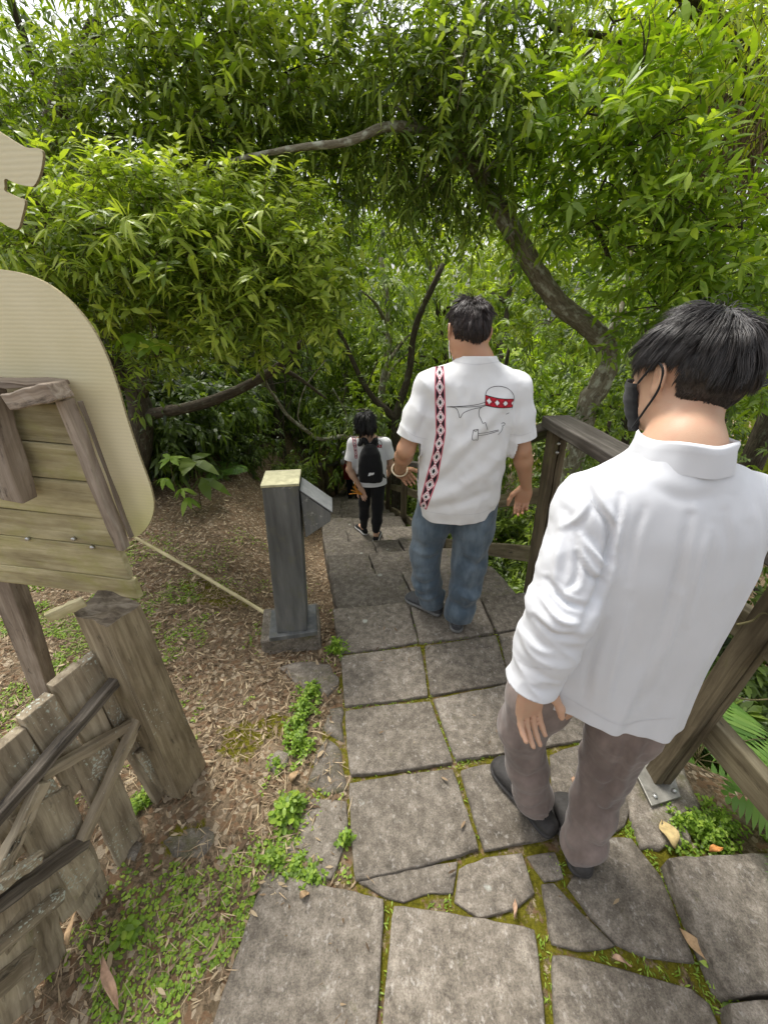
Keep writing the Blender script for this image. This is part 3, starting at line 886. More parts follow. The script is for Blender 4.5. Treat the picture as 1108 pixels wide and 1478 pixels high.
mb = MB()   # thick left batten with its lower end cut off
a, b = son(-22, 556, .055), son(30, 719, .055)
board(mb, a, b, .058, .05, SDIR, tone=.45, seed=433, rough=.002)
mb.build("batten", [W_GREY], sign, smooth=False, bevel=.004)
mb = MB()
a, b = son(24, 578, .05), son(88, 562, .05)
board(mb, a, b, .038, .05, (0, 0, 1), tone=.85, seed=434, rough=.0015)
mb.build("wood_block", [W_GREY], sign, smooth=False, bevel=.003)
mb = MB()
a, b = son(-90, 549, .018), son(86, 553, .018)
board(mb, a, b, .012, .06, (0, 0, 1), tone=.5, seed=435)
mb.build("top_strip", [W_GREY], sign, smooth=False, bevel=.002)
mb = MB()   # leaning support behind the thick post
a, b = son(-60, 640, -.02), son(58, 970, -.05)
dd = (b - a)
board(mb, a, a + dd * 1.9, .085, .06, SDIR, tone=.62, seed=436, n=12)
mb.build("support_post", [W_GREY], sign, smooth=False, bevel=.004)
for px, py in [(42, 777), (108, 777), (135, 789)]:
    mb = MB(); c = son(px, py, .012); tube(mb, [c, c + SN * .008], .006, .006, 2, 10); mb.build("screw", [M_BOLT], sign)

def cutout(name, outline, off, thick=.006):
    """a shaped board standing in the sign's plane, corrugated, with a rough cut edge"""
    bm = bmesh.new()
    pts = [son(px, py, off) for px, py in outline]
    P = spline([(p.x, p.y, p.z) for p in pts], len(pts) * 6)
    vs = [bm.verts.new(p) for p in P]
    f = bm.faces.new(vs)
    ex = bmesh.ops.extrude_face_region(bm, geom=[f])
    nv = [g for g in ex['geom'] if isinstance(g, bmesh.types.BMVert)]
    bmesh.ops.translate(bm, verts=nv, vec=-SN * thick)
    bmesh.ops.recalc_face_normals(bm, faces=bm.faces)
    for fc in bm.faces:
        if len(fc.verts) == 4: fc.material_index = 1
    return finish_bm(bm, name, [M_CUT, M_CUTEDGE], sign)
cutout("cutout_board", [(-190, 470), (-120, 400), (-40, 388), (15, 391), (58, 404), (96, 430), (128, 466), (150, 505), (168, 552), (182, 600), (200, 655), (218, 705), (222, 735), (213, 760), (194, 776), (170, 770), (60, 745), (-120, 720)], -.022)
cutout("cutout_board", [(-120, 150), (-40, 165), (-4, 188), (26, 207), (40, 213), (56, 214), (62, 222), (60, 242), (56, 256), (50, 267), (44, 269), (24, 265), (8, 258), (7, 268), (8, 276), (24, 284), (36, 290), (32, 312), (26, 330), (14, 328), (-10, 318), (-60, 330), (-100, 390), (-130, 395), (-140, 280)], -.022)

# --- thick square post
post = thing("wooden_post", "thick square weathered timber post with rotten top, standing beside the woven lattice", "post", (-.80, .83, 0))
zt = .935
c1 = at(155, 905, z=zt); c2 = at(205, 868, z=zt)
b1 = at(264, 1162, z=-.01); b2 = at(301, 1104, z=-.01)
def post_ring(f):
    a = Vector(c1).lerp(b1, f); b = Vector(c2).lerp(b2, f)
    e = (b - a); nrm_ = Vector((-e.y, e.x, 0)).normalized()
    if nrm_.x > 0: nrm_ = -nrm_
    w = .145
    return [a, b, b + nrm_ * w, a + nrm_ * w]
V, LC, F = [], [], []
n = 22
rr = np.random.default_rng(77)
for i in range(n):
    f = -0.0 + 1.06 * i / (n - 1)
    ring = post_ring(f)
    for j in range(4):
        p, q = ring[j], ring[(j + 1) % 4]
        for k in range(5):
            g = k / 5
            pt = p.lerp(q, g); ch = 0.006 if k == 0 else 0
            cc = (ring[0] + ring[2]) / 2
            dirc = Vector((cc.x - pt.x, cc.y - pt.y, 0)).normalized()
            pt = pt + dirc * (ch + .0035 * vnoise([[j * 5 + k * 1.3, f * 2.2, 3]])[0] + .0016 * vnoise([[j * 5 + k * 2.9, f * 9, 9]])[0])
            if i == 0: pt.z += .012 * vnoise([[pt.x * 30, pt.y * 30, 1]])[0]
            V.append(pt); LC.append(((1 - f) * .95, (j * 5 + k) * .029, .0))
m = 20
for i in range(n - 1):
    for k in range(m): F.append((i * m + k, i * m + (k + 1) % m, (i + 1) * m + (k + 1) % m, (i + 1) * m + k))
mb = MB(); mb.add(V, np.array(F), LC, .55)
mb.build("shaft", [W_POST], post, smooth=False)
V = [V[k] for k in range(m)]
cc = sum(V, Vector()) / m
VV = list(V); LCC = [(p.x * 4, p.y, p.z) for p in V]
for q in (.66, .33):
    for p in V:
        pp = cc.lerp(p, q); pp.z += .008 * vnoise([[pp.x * 45, pp.y * 45, 5]])[0] - .004
        VV.append(pp); LCC.append((pp.x * 4, pp.y, pp.z))
VV.append(cc - Vector((0, 0, .012))); LCC.append((cc.x * 4, cc.y, cc.z))
F = [(a * m + k, a * m + (k + 1) % m, (a + 1) * m + (k + 1) % m, (a + 1) * m + k) for a in (0, 1) for k in range(m)]
T = [(2 * m + k, 2 * m + (k + 1) % m, 3 * m) for k in range(m)]
mb = MB(); mb.add(VV, [np.array(F), np.array(T)], LCC, .4)
mb.build("end_grain", [W_POST_END], post)
mb = MB()   # split plank lying across the post top
a, b = at(68, 892, z=.955), at(122, 868, z=.965)
board(mb, a, b, .03, .012, (0, 0, 1), tone=.8, seed=441)
o = mb.build("wood_strip", [W_PLANK], None, smooth=False, bevel=.002)
tag(o, "split yellowish strip of wood lying on top of the thick post", "wood strip")

# --- woven lattice of boards in front of it
LP0 = Vector((-.845, .80, 0)); LDIR = Vector((-.13, -.48, 0)).normalized(); LN = Vector((LDIR.y, -LDIR.x, 0))
if LN.x < 0: LN = -LN                       # towards the camera side
def lon(px, py, off=0.0): return hit(px, py, LP0 + LN * off, LN)
latt = thing("wooden_lattice", "low broken fence of weathered crossing boards at the left edge, leaning on the thick post", "lattice", (-.9, .6, 0))
def lboard(name, a, b, w, t, off0, off1, mat, tone, seed, skew=(0, 0), taper=1.0):
    mb = MB()
    p, q = lon(*a, off0), lon(*b, off1)
    d = (q - p).normalized(); side = LN.cross(d)
    board(mb, p, q, w, t, side, tone=tone, seed=seed, n=10, rough=.0012, skew=skew, taper=taper)
    mb.build(name, [mat], latt, smooth=False, bevel=.003)
# upright boards (behind)
UP = [((124, 950), (232, 1150), .054, .5), ((93, 972), (160, 1100), .078, .8), ((50, 1018), (118, 1130), .076, .6), ((8, 1068), (76, 1180), .074, .4), ((-35, 1108), (36, 1220), .072, .6)]
for k, (a, b, w, tn) in enumerate(UP):
    lboard("upright_board", a, b, w, .03, -.005 - .004 * (k % 2), -.005, W_LATT, tn, 450 + k)
lboard("upright_board", (150, 1030), (240, 1145), .04, .02, -.012, -.012, W_LATT, .3, 456)
# tapered panels low down
LOW = [((128, 1085), (192, 1235), .10, .6), ((58, 1155), (122, 1300), .13, .5), ((95, 1222), (152, 1325), .085, .6), ((28, 1285), (64, 1410), .12, .5), ((-30, 1240), (10, 1480), .12, .65), ((205, 1080), (238, 1135), .05, .4)]
for k, (a, b, w, tn) in enumerate(LOW):
    lboard("lattice_board", a, b, w, .018, .006 + .003 * k, .010, W_LATT, tn, 460 + k, skew=(.5, .5))
# crossing rails in front
lboard("rail", (172, 977), (-30, 1210), .030, .030, .045, .04, W_DARK, .55, 470)
lboard("rail", (202, 1038), (58, 1122), .030, .022, .038, .034, W_LATT, .6, 471, skew=(-.4, 0))
lboard("rail", (200, 1036), (118, 1215), .032, .026, .052, .046, W_LATT, .75, 472, skew=(0, 0))
lboard("rail", (62, 1128), (-20, 1300), .034, .024, .05, .05, W_LATT, .65, 473)
lboard("rail", (125, 1212), (-40, 1330), .038, .03, .044, .05, W_DARK, .8, 474)
lboard("rail", (60, 1235), (-30, 1300), .03, .02, .07, .07, W_LATT, .5, 475)
lboard("rail", (90, 1290), (-40, 1400), .035, .024, .035, .03, W_LATT, .35, 476)
lboard("rail", (45, 1385), (-60, 1470), .06, .02, .03, .03, W_LATT, .35, 477)

# ------------------------------------------------------------------ stone pillar with slanted display box
def mat_pillar():
    m, nt, b, out = new_mat("dark_pillar_stone")
    v = coords(nt)
    vs = coords(nt, None, (1, 1, .12))
    n1 = noise(nt, vs, 20, 5, .6); n2 = noise(nt, v, 14, 6, .7); n3 = noise(nt, v, 90, 3, .6)
    c = ramp(nt, n1, [(.3, (0.060, 0.064, 0.066)), (.55, (0.115, 0.120, 0.119)), (.75, (0.19, 0.19, 0.18))])
    c = mixc(nt, ramp(nt, n2, [(.52, (0, 0, 0)), (.75, (.6, .6, .6))]), c, (0.115, 0.115, 0.075))
    t = tone_attr(nt)
    f = math_n(nt, 'ADD', t, math_n(nt, 'MULTIPLY', math_n(nt, 'SUBTRACT', noise(nt, v, 38, 6, .8), .5), 1.3))
    c = mixc(nt, ramp(nt, f, [(.62, (0, 0, 0)), (.70, (.9, .9, .9))]), c, (0.34, 0.34, 0.32))
    nt.links.new(c, b.inputs['Base Color'])
    b.inputs['Roughness'].default_value = .55
    bump(nt, b, math_n(nt, 'ADD', n2, n3), .25, .003)
    return m
M_PIL = mat_pillar()
M_CONC = mat_stone("mossy_concrete", .6, 1.15)
M_PTOP = mat_plain("yellowed_stone_top", (0.42, 0.40, 0.25), .8, .3, .25, 28, .3)
pil = thing("stone_pillar", "dark grey square stone pillar with a slanted box on its right side, on a mossy concrete footing", "pillar", (-.49, 1.55, 0))
def prism(mb, bot, top, nz=10, tone=None, m=0):
    V, tn = [], []
    k = len(bot)
    for i in range(nz):
        f = i / (nz - 1)
        for a, b in zip(bot, top):
            V.append(Vector(a).lerp(Vector(b), f)); tn.append(tone(f) if tone else .3)
    F = [(i * k + j, i * k + (j + 1) % k, (i + 1) * k + (j + 1) % k, (i + 1) * k + j) for i in range(nz - 1) for j in range(k)]
    if k == 4:
        F += [(3, 2, 1, 0)]; e = (nz - 1) * k; F += [(e, e + 1, e + 2, e + 3)]
    mb.add(V, np.array(F), None, tn, m)
zb, ztp = .135, .985
a, b = at(400, 914, z=zb), at(443, 910, z=zb)
e = (b - a); back = Vector((-e.y, e.x, 0)).normalized() * .15
ta, tb = at(378, 706, Y=a.y), at(431, 705, Y=b.y)
ta.z = tb.z = ztp
shaft = MB(); prism(shaft, [a, b, b + back, a + back], [ta, tb, tb + back, ta + back], 24, lambda f: .12 + .42 * max(0, (f - .80) / .2) ** 1.5)
shaft.build("shaft", [M_PIL], pil, smooth=False, bevel=.004)
mb = MB(); cc = Vector((0, 0, .0))
u_ = .004
ex, ey = (tb - ta).normalized() * u_, back.normalized() * u_
q = [ta - ex - ey, tb + ex - ey, tb + ex + back + ey, ta - ex + back + ey]
prism(mb, [p + Vector((0, 0, .001)) for p in q], [p + Vector((0, 0, .014)) for p in q], 2)
mb.build("capstone", [M_PTOP], pil, smooth=False, bevel=.003)
# slanted box: its profile lies in x-z, extruded along the pillar's depth
x0 = Vector(tb) + back * .12; ux = (tb - ta).normalized(); dy = back * .80
prof = [(0.002, -.035), (0.125, -.150), (0.122, -.195), (0.002, -.275)]
bot = [x0 + ux * p[0] + Vector((0, 0, p[1])) for p in prof]; top = [p + dy for p in bot]
mb = MB(); prism(mb, bot, top, 2, lambda f: .52)
mb.build("display_box", [M_PIL], pil, smooth=False, bevel=.004)
pl = [(-.0, -.028), (.132, -.146), (.130, -.152), (0.0, -.034)]
bot = [x0 - back * .05 + ux * (p[0] + .003) + Vector((0, 0, p[1] + .006)) for p in pl]; top = [p + back * .9 for p in bot]
M_PANEL = mat_plain("grey_display_panel", (0.22, 0.225, 0.23), .45, .5, .2, 25, .1)
mb = MB(); prism(mb, bot, top, 2); mb.build("display_panel", [M_PANEL], pil, smooth=False, bevel=.002)
# dark plinth and concrete footing
g = [at(388, 921, z=.135), at(458, 911, z=.135)]
bk = Vector((-(g[1] - g[0]).y, (g[1] - g[0]).x, 0)).normalized() * .21
q = [g[0], g[1], g[1] + bk, g[0] + bk]
mb = MB(); prism(mb, [p - Vector((0, 0, .03)) for p in q], q, 3, lambda f: .3); mb.build("plinth", [M_PIL], pil, smooth=False, bevel=.004)
g = [at(375, 926, z=.104), at(462, 915, z=.104)]
bk = bk.normalized() * .25
q = [g[0], g[1], g[1] + bk, g[0] + bk]
mb = MB(); prism(mb, [Vector((p.x, p.y, -.15)) for p in q], q, 5); mb.build("footing", [M_CONC], pil, smooth=False, bevel=.012)
bm, lay = new_slab_bm()
slab_geo(bm, [at(px, py, z=.015) for px, py in [(400, 962), (438, 952), (476, 956), (489, 985), (470, 1004), (425, 985)]], .015, .12, jit=.012, rs=501, lay=lay, tone=.6, chip=.03)
tag(finish_bm(bm, "rock", [M_CONC]), "broken grey rock lying in front of the stone pillar footing", "rock")
for k, (pp, lab) in enumerate([([(385, 1098), (402, 1080), (418, 1086), (414, 1104), (395, 1118)], "small whitish stone beside the long weed clump and the moss"),
                               ([(232, 1215), (262, 1188), (304, 1190), (318, 1215), (290, 1240), (248, 1236)], "flat stone covered by brown green moss near the thick post"),
                               ([(180, 1225), (196, 1210), (208, 1216), (194, 1245)], "narrow grey stone sunk in soil beside the lattice foot")]):
    bm, lay = new_slab_bm()
    slab_geo(bm, [at(px, py, z=.01) for px, py in pp], .016, .06, jit=.007, rs=510 + k, lay=lay, tone=.95 if k == 0 else .5, chip=.02)
    tag(finish_bm(bm, "stone", [M_STONE if k != 1 else M_STONE_MOSS]), lab, "stone")
mb = MB()   # bamboo pole from the pillar foot up to the left
p1, p0 = at(392, 890, z=.03), at(196, 776, z=.02)
tube(mb, [p0, (Vector(p0) + p1) / 2 + Vector((0, 0, .01)), p1], .013, .011, 24, 10, .8)
tag(mb.build("bamboo_pole", [W_PLANK]), "thin pale pole lying on the ground from the pillar foot to behind the sign", "pole")

# ------------------------------------------------------------------ timber railings
def railing_post(root, base, top, w=.085, d=.10, side=(1, 0, 0)):
    base, top = Vector(base), Vector(top)
    s = Vector(side)
    mb = MB()
    n_ = s.cross(Vector((0, 0, 1))).normalized()
    for k in (-1, 1):   # two timbers with a dark slot between
        board(mb, base + s * (k * w * .28), top + s * (k * w * .28), w * .46, d, s, tone=.5 + .1 * k, seed=int(abs(base.x * 1000)) + k + 520, rough=.001, n=12)
    board(mb, base + Vector((0, 0, .03)), top - Vector((0, 0, .02)), w * .14, d * .7, s, tone=.0, seed=533, n=3)
    return mb.build("post", [W_RAIL], root, smooth=False, bevel=.003)
def bolts(root, pts, n_):
    for p in pts:
        mb = MB(); tube(mb, [p, Vector(p) + Vector(n_) * .010], .009, .008, 2, 6); mb.build("bolt", [M_BOLT], root)

rail = thing("railing", "brown timber railing with a broad dark handrail along the right side of the path", "railing", (1.1, .83, 0))
pB2 = at(948, 1122, z=0.02); pT2 = Vector((pB2.x + .035, pB2.y, 1.08))
pB1 = at(766, 862, z=-.05); pT1 = Vector((at(806, 615, Y=pB1.y).x, pB1.y, 1.08))
pB3 = Vector((1.25, -.55, 0)); pT3 = Vector((1.26, -.55, 1.08))
railing_post(rail, pB1, pT1, .075, .085); railing_post(rail, pB2, pT2, .062, .062); railing_post(rail, pB3, pT3, .062, .062)
mb = MB()
q = [at(912, 1105, z=.03), at(940, 1163, z=.03), at(982, 1150, z=.03), at(965, 1090, z=.03)]
prism(mb, [p - Vector((0, 0, .010)) for p in q], q, 2)
mb.build("base_plate", [M_STEEL], rail, smooth=False, bevel=.002)
bolts(rail, [at(px, py, z=.03) for px, py in [(922, 1108), (944, 1150), (972, 1142), (957, 1098)]], (0, 0, 1))
def beam(root, a, b, w, t, tone, seed, mat=None, name="rail"):
    mb = MB(); board(mb, a, b, w, t, (0, 0, 1), tone=tone, seed=seed, n=12, rough=.0015)
    return mb.build(name, [mat or W_BEAM], root, smooth=False, bevel=.003)
o_ = Vector((.065, 0, 0))
for za, zb_, w in ((.235, .365, .11), (.68, .80, .10)):
    a = Vector((pB1.x + .06, pB1.y + .02, za)); b = Vector((pB2.x + .06, pB2.y, zb_)); c = Vector((pB3.x + .05, pB3.y, zb_))
    beam(rail, a, b - (b - a).normalized() * .003, w, .045, .45, int(za * 1000)); beam(rail, b + (c - b).normalized() * .003, c, w, .045, .6, int(za * 1000) + 1)
capz = 1.115
A = Vector((pT1.x, pT1.y + .06, capz)); B = Vector((pT2.x, pT2.y, capz)); Cc = Vector((pT3.x, pT3.y - .2, capz))
mb = MB(); board(mb, A, Cc, .15, .055, (1, 0, 0), tone=.7, seed=560, n=14, rough=.0012); mb.build("handrail", [W_CAP], rail, smooth=False, bevel=.006)
bolts(rail, [at(805, 640, Y=pB1.y - .055), at(803, 653, Y=pB1.y - .055)], (0, -1, 0))
# concrete strip under the near post
bm, lay = new_slab_bm()
slab_geo(bm, [at(px, py, z=.012) for px, py in [(880, 1075), (960, 1060), (1012, 1160), (1000, 1215), (925, 1225), (905, 1150)]], .012, .25, jit=.008, rs=560, lay=lay, tone=.45, chip=.02)
tag(finish_bm(bm, "path_edge", [M_CONC]), kind='structure')

# stair railing, going down on the right from the corner post
rail2 = thing("railing", "timber railing descending along the right of the stairs beside the second man", "railing", (.7, 2.8, -.5))
P = [Vector((pT1.x, pT1.y + .02, 1.10))]
bases = []
for y in (3.3, 4.5, 5.7, 7.0):
    x = xr(y) + .06; z = float(stair_z(y)) - .1
    bases.append(Vector((x, y, z))); P.append(Vector((x, y, z + 1.0)))
for bs in bases: railing_post(rail2, bs, bs + Vector((0, 0, .98)), .075, .08)
for k in range(len(P) - 1):
    a, b = P[k], P[k + 1]
    d = (b - a).normalized()
    mb = MB(); board(mb, a + d * .004, b - d * .004, .12, .05, (1, 0, 0), tone=.6, seed=570 + k); mb.build("handrail", [W_CAP], rail2, smooth=False, bevel=.005)
    for dz, w in ((-.40, .09), (-.82, .10)):
        s_ = Vector((.05, 0, dz))
        s2 = s_ if k else Vector((.05, 0, dz * 1.0))
        beam(rail2, a + s2 + d * .004, b + s_ - d * .004, w, .04, .5, 580 + k * 3 + int(-dz * 2))
# stair railing far down on the left
rail3 = thing("railing", "dark timber railing far down at the left side of the stairs, beyond the pillar", "railing", (-1.3, 7, -1.9))
P, bases = [], []
for y in (6.6, 7.9, 9.4, 11.0):
    x = xl(y) - .05; z = float(stair_z(y)) - .05
    bases.append(Vector((x, y, z))); P.append(Vector((x, y, z + .95)))
for bs in bases: railing_post(rail3, bs, bs + Vector((0, 0, .93)), .08, .08)
for k in range(len(P) - 1):
    a, b = P[k], P[k + 1]; d = (b - a).normalized()
    mb = MB(); board(mb, a + d * .004, b - d * .004, .11, .05, (1, 0, 0), tone=.6, seed=600 + k); mb.build("handrail", [W_CAP], rail3, smooth=False, bevel=.005)
    for dz, w in ((-.38, .08), (-.70, .08)):
        s_ = Vector((-.05, 0, dz)); beam(rail3, a + s_ + d * .004, b + s_ - d * .004, w, .04, .4, 610 + k * 3 + int(-dz * 2))
# ------------------------------------------------------------------ implicit bodies
class Field:
    """a signed field on a grid, filled with smoothly joined shapes, meshed as ONE continuous surface"""
    def __init__(s, lo, hi, h):
        s.h = h; s.lo = np.array(lo, float)
        s.n = np.ceil((np.array(hi, float) - s.lo) / h).astype(int) + 1
        s.d = np.full(tuple(s.n), 1.0, np.float32)
    def win(s, lo, hi):
        a = np.clip(np.floor((np.array(lo) - s.lo) / s.h).astype(int), 0, s.n - 1)
        b = np.clip(np.ceil((np.array(hi) - s.lo) / s.h).astype(int) + 1, 1, s.n)
        ax = [s.lo[i] + s.h * np.arange(a[i], b[i]) for i in range(3)]
        X, Y, Z = np.meshgrid(*ax, indexing='ij')
        return tuple(slice(a[i], b[i]) for i in range(3)), X, Y, Z
    def put(s, sl, d, k, sub=False):
        a = s.d[sl]
        d = d.astype(np.float32)
        if sub:
            d = -d
            if k > 0: h = np.maximum(k - np.abs(a - d), 0) / k; s.d[sl] = np.maximum(a, d) + h * h * k / 4
            else: s.d[sl] = np.maximum(a, d)
        else:
            if k > 0: h = np.maximum(k - np.abs(a - d), 0) / k; s.d[sl] = np.minimum(a, d) - h * h * k / 4
            else: s.d[sl] = np.minimum(a, d)
    def cone(s, p, q, r0, r1, k=.02, sub=False):
        p, q = np.array(p, float), np.array(q, float)
        m = max(r0, r1) + k + 3 * s.h
        sl, X, Y, Z = s.win(np.minimum(p, q) - m, np.maximum(p, q) + m)
        if X.size == 0: return
        d = q - p; L2 = max(d.dot(d), 1e-9)
        t = np.clip(((X - p[0]) * d[0] + (Y - p[1]) * d[1] + (Z - p[2]) * d[2]) / L2, 0, 1)
        D = np.sqrt((X - p[0] - t * d[0]) ** 2 + (Y - p[1] - t * d[1]) ** 2 + (Z - p[2] - t * d[2]) ** 2) - (r0 + (r1 - r0) * t)
        s.put(sl, D, k, sub)
    def chain(s, pts, rad, k=.02):
        for i in range(len(pts) - 1): s.cone(pts[i], pts[i + 1], rad[i], rad[i + 1], k)
    def ell(s, c, r, M=None, k=.02, sub=False):
        """ellipsoid with half-axes r along the columns of M"""
        c = np.array(c, float); r = np.array(r, float); M = np.eye(3) if M is None else np.array(M, float)
        m = max(r) + k + 3 * s.h
        sl, X, Y, Z = s.win(c - m, c + m)
        if X.size == 0: return
        P = np.stack([X - c[0], Y - c[1], Z - c[2]], -1) @ M
        k0 = np.sqrt(((P / r) ** 2).sum(-1)); k1 = np.sqrt(((P / (r * r)) ** 2).sum(-1))
        s.put(sl, k0 * (k0 - 1) / np.maximum(k1, 1e-6), k, sub)
    def loft(s, secs, k=.03, pw=2.3, cap=True):
        """stack of cross-sections (z, cx, cy, half width, half depth, yaw)"""
        S = np.array(secs, float); S = S[np.argsort(S[:, 0])]
        lo = (S[:, 1] - S[:, 3:5].max(1)).min(), (S[:, 2] - S[:, 3:5].max(1)).min(), S[0, 0]
        hi = (S[:, 1] + S[:, 3:5].max(1)).max(), (S[:, 2] + S[:, 3:5].max(1)).max(), S[-1, 0]
        m = k + 4 * s.h
        sl, X, Y, Z = s.win(np.array(lo) - m, np.array(hi) + m)
        g = [np.interp(Z, S[:, 0], S[:, i]) for i in range(1, 6)]
        if len(S) > 3:
            # smoother profile than straight interpolation
            zz = np.linspace(S[0, 0], S[-1, 0], 200)
            for i in range(5):
                yy = np.interp(zz, S[:, 0], S[:, i + 1]); kk = np.hanning(15); kk /= kk.sum()
                yy = np.convolve(np.pad(yy, 7, 'edge'), kk, 'valid'); g[i] = np.interp(Z, zz, yy)
        cx, cy, a, b, yaw = g
        c_, s_ = np.cos(yaw), np.sin(yaw)
        u = (X - cx) * c_ + (Y - cy) * s_; v = -(X - cx) * s_ + (Y - cy) * c_
        e = (np.abs(u / a) ** pw + np.abs(v / b) ** pw) ** (1 / pw)
        D = (e - 1) * np.minimum(a, b)
        if cap: D = np.maximum(D, np.maximum(S[0, 0] - Z, Z - S[-1, 0]))
        s.put(sl, D, k)
    def mesh(s):
        """surface nets"""
        d = s.d; ins = d < 0
        c = np.zeros(tuple(s.n - 1), np.uint8)
        for i in (0, 1):
            for j in (0, 1):
                for k in (0, 1):
                    c += ins[i:s.n[0] - 1 + i, j:s.n[1] - 1 + j, k:s.n[2] - 1 + k]
        act = np.argwhere((c > 0) & (c < 8))
        idx = np.full(c.shape, -1, np.int32); idx[tuple(act.T)] = np.arange(len(act))
        acc = np.zeros((len(act), 3)); cnt = np.zeros(len(act))
        cor = [np.array(q) for q in [(0, 0, 0), (1, 0, 0), (0, 1, 0), (1, 1, 0), (0, 0, 1), (1, 0, 1), (0, 1, 1), (1, 1, 1)]]
        E = [(0, 1), (2, 3), (4, 5), (6, 7), (0, 2), (1, 3), (4, 6), (5, 7), (0, 4), (1, 5), (2, 6), (3, 7)]
        val = [d[tuple((act + q).T)] for q in cor]
        for a, b in E:
            x = (val[a] < 0) != (val[b] < 0)
            t = val[a] / np.where(x, val[a] - val[b], 1)
            p = cor[a] + t[:, None] * (cor[b] - cor[a])
            acc[x] += p[x]; cnt[x] += 1
        V = s.lo + s.h * (act + acc / cnt[:, None])
        F = []
        for ax in range(3):
            o = [1, 1, 1]; o[ax] = 0
            u, w = [i for i in range(3) if i != ax]
            sl0 = [slice(1, -1)] * 3; sl1 = [slice(1, -1)] * 3
            sl0[ax] = slice(0, -1); sl1[ax] = slice(1, None)
            A, B = ins[tuple(sl0)], ins[tuple(sl1)]
            e = np.argwhere(A != B)
            if not len(e): continue
            base = e + 1; base[:, ax] -= 1
            def cell(du, dw):
                q = base.copy(); q[:, u] -= du; q[:, w] -= dw
                return idx[tuple(q.T)]
            Q = np.stack([cell(1, 1), cell(0, 1), cell(0, 0), cell(1, 0)], 1)
            flip = A[tuple((e).T)]
            if ax == 1: flip = ~flip
            Q[~flip] = Q[~flip][:, ::-1]
            F.append(Q)
        F = np.concatenate(F)
        F = F[(F >= 0).all(1)]
        return V, F
def vnormals(V, F):
    n = np.cross(V[F[:, 2]] - V[F[:, 0]], V[F[:, 3]] - V[F[:, 1]])
    o = np.zeros_like(V)
    for k in range(4): np.add.at(o, F[:, k], n)
    return nrm(o)
def smooth_mesh(V, F, it=2, lam=.5):
    E = np.concatenate([F[:, [0, 1]], F[:, [1, 2]], F[:, [2, 3]], F[:, [3, 0]]])
    E = np.unique(np.sort(E, 1), axis=0)
    deg = np.bincount(E.ravel(), minlength=len(V)).astype(float)
    for _ in range(it):
        a = np.zeros_like(V)
        np.add.at(a, E[:, 0], V[E[:, 1]]); np.add.at(a, E[:, 1], V[E[:, 0]])
        V = V + lam * (a / np.maximum(deg, 1)[:, None] - V)
    return V
def field_obj(name, fld, mat, parent, disp=None, cut=None, smooth=2, solid=0.0, warp=None):
    V, F = fld.mesh()
    V = smooth_mesh(V, F, smooth)
    if disp is not None:
        Nn = vnormals(V, F); V = V + Nn * disp(V, Nn)[:, None]
    me = mesh_np(name, V, [F], mat)
    if cut:
        bm = bmesh.new(); bm.from_mesh(me)
        for co, no in cut:      # keep what lies on the +no side
            g = bm.verts[:] + bm.edges[:] + bm.faces[:]
            bmesh.ops.bisect_plane(bm, geom=g, plane_co=co, plane_no=no, clear_inner=True)
        for f in bm.faces: f.smooth = True
        bm.to_mesh(me); bm.free()
    if warp is not None:
        q = np.empty(len(me.vertices) * 3, np.float32); me.vertices.foreach_get('co', q)
        q = warp(q.reshape(-1, 3).astype(float)); me.vertices.foreach_set('co', q.astype(np.float32).ravel()); me.update()
    o = link(name, me, parent)
    if solid:
        b = o.modifiers.new('solid', 'SOLIDIFY'); b.thickness = solid; b.offset = -1
    return o

def frame(fwd, up=(0, 0, 1)):
    """columns: right, forward, up"""
    f = Vector(fwd).normalized(); u = Vector(up); r = f.cross(u).normalized(); u = r.cross(f)
    return np.array([r, f, u]).T

def hand_sdf(fl, wrist, d, pn, thumb, scale=1.0, curl=.5, spread=.5, rad=1.0):
    """palm, four bent fingers of different lengths and a thumb from the side of the palm.
    d: direction wrist->knuckles; pn: direction the palm faces; thumb: the side the thumb is on"""
    w = np.array(wrist, float); d = nrm(np.array(d, float)); pn = np.array(pn, float); pn = nrm(pn - d * pn.dot(d))
    th = np.cross(d, pn); th = th if th.dot(thumb) > 0 else -th
    S = scale
    pl = .088 * S
    M = np.stack([th, d, pn], 1)
    c = w + d * pl * .52
    fl.ell(c, (.039 * S, .054 * S, .0155 * S), M, .010)
    for q in (-.024, -.008, .008, .024):
        fl.cone(w + d * .012 * S + th * q * .7 * S, w + d * pl + th * q * 1.12 * S, .0125 * S, .0105 * S, .010)
    lens = [(.026, .040, .024, .020), (.009, .046, .028, .022), (-.009, .042, .027, .021), (-.026, .033, .020, .018)]
    for k, (q, a, b, cc) in enumerate(lens):
        base = w + d * (pl - (.004 if k in (0, 3) else 0) * S) + th * q * S
        ang = curl * (.75 + .12 * k)
        dir0 = d + th * (spread * (q / .026) * .12)
        def bend(x): return nrm(dir0 * math.cos(x) + pn * math.sin(x))
        p1 = base + bend(ang * .6) * a * S; p2 = p1 + bend(ang * 1.5) * b * S; p3 = p2 + bend(ang * 2.1) * cc * S
        R0 = .0088 * S * rad
        fl.chain([base, p1, p2, p3], [R0, R0 * .92, R0 * .84, R0 * .72], .0035)
    t0 = w + d * .022 * S + th * .026 * S + pn * .006 * S
    t1 = t0 + nrm(d * .75 + th * .72 + pn * .35) * .042 * S
    t2 = t1 + nrm(d * .92 + th * .35 + pn * .40) * .032 * S
    t3 = t2 + nrm(d * 1.0 + th * .05 + pn * .30) * .024 * S
    fl.chain([t0, t1, t2, t3], [.0145 * S, .0112 * S, .0100 * S, .0080 * S], .008)

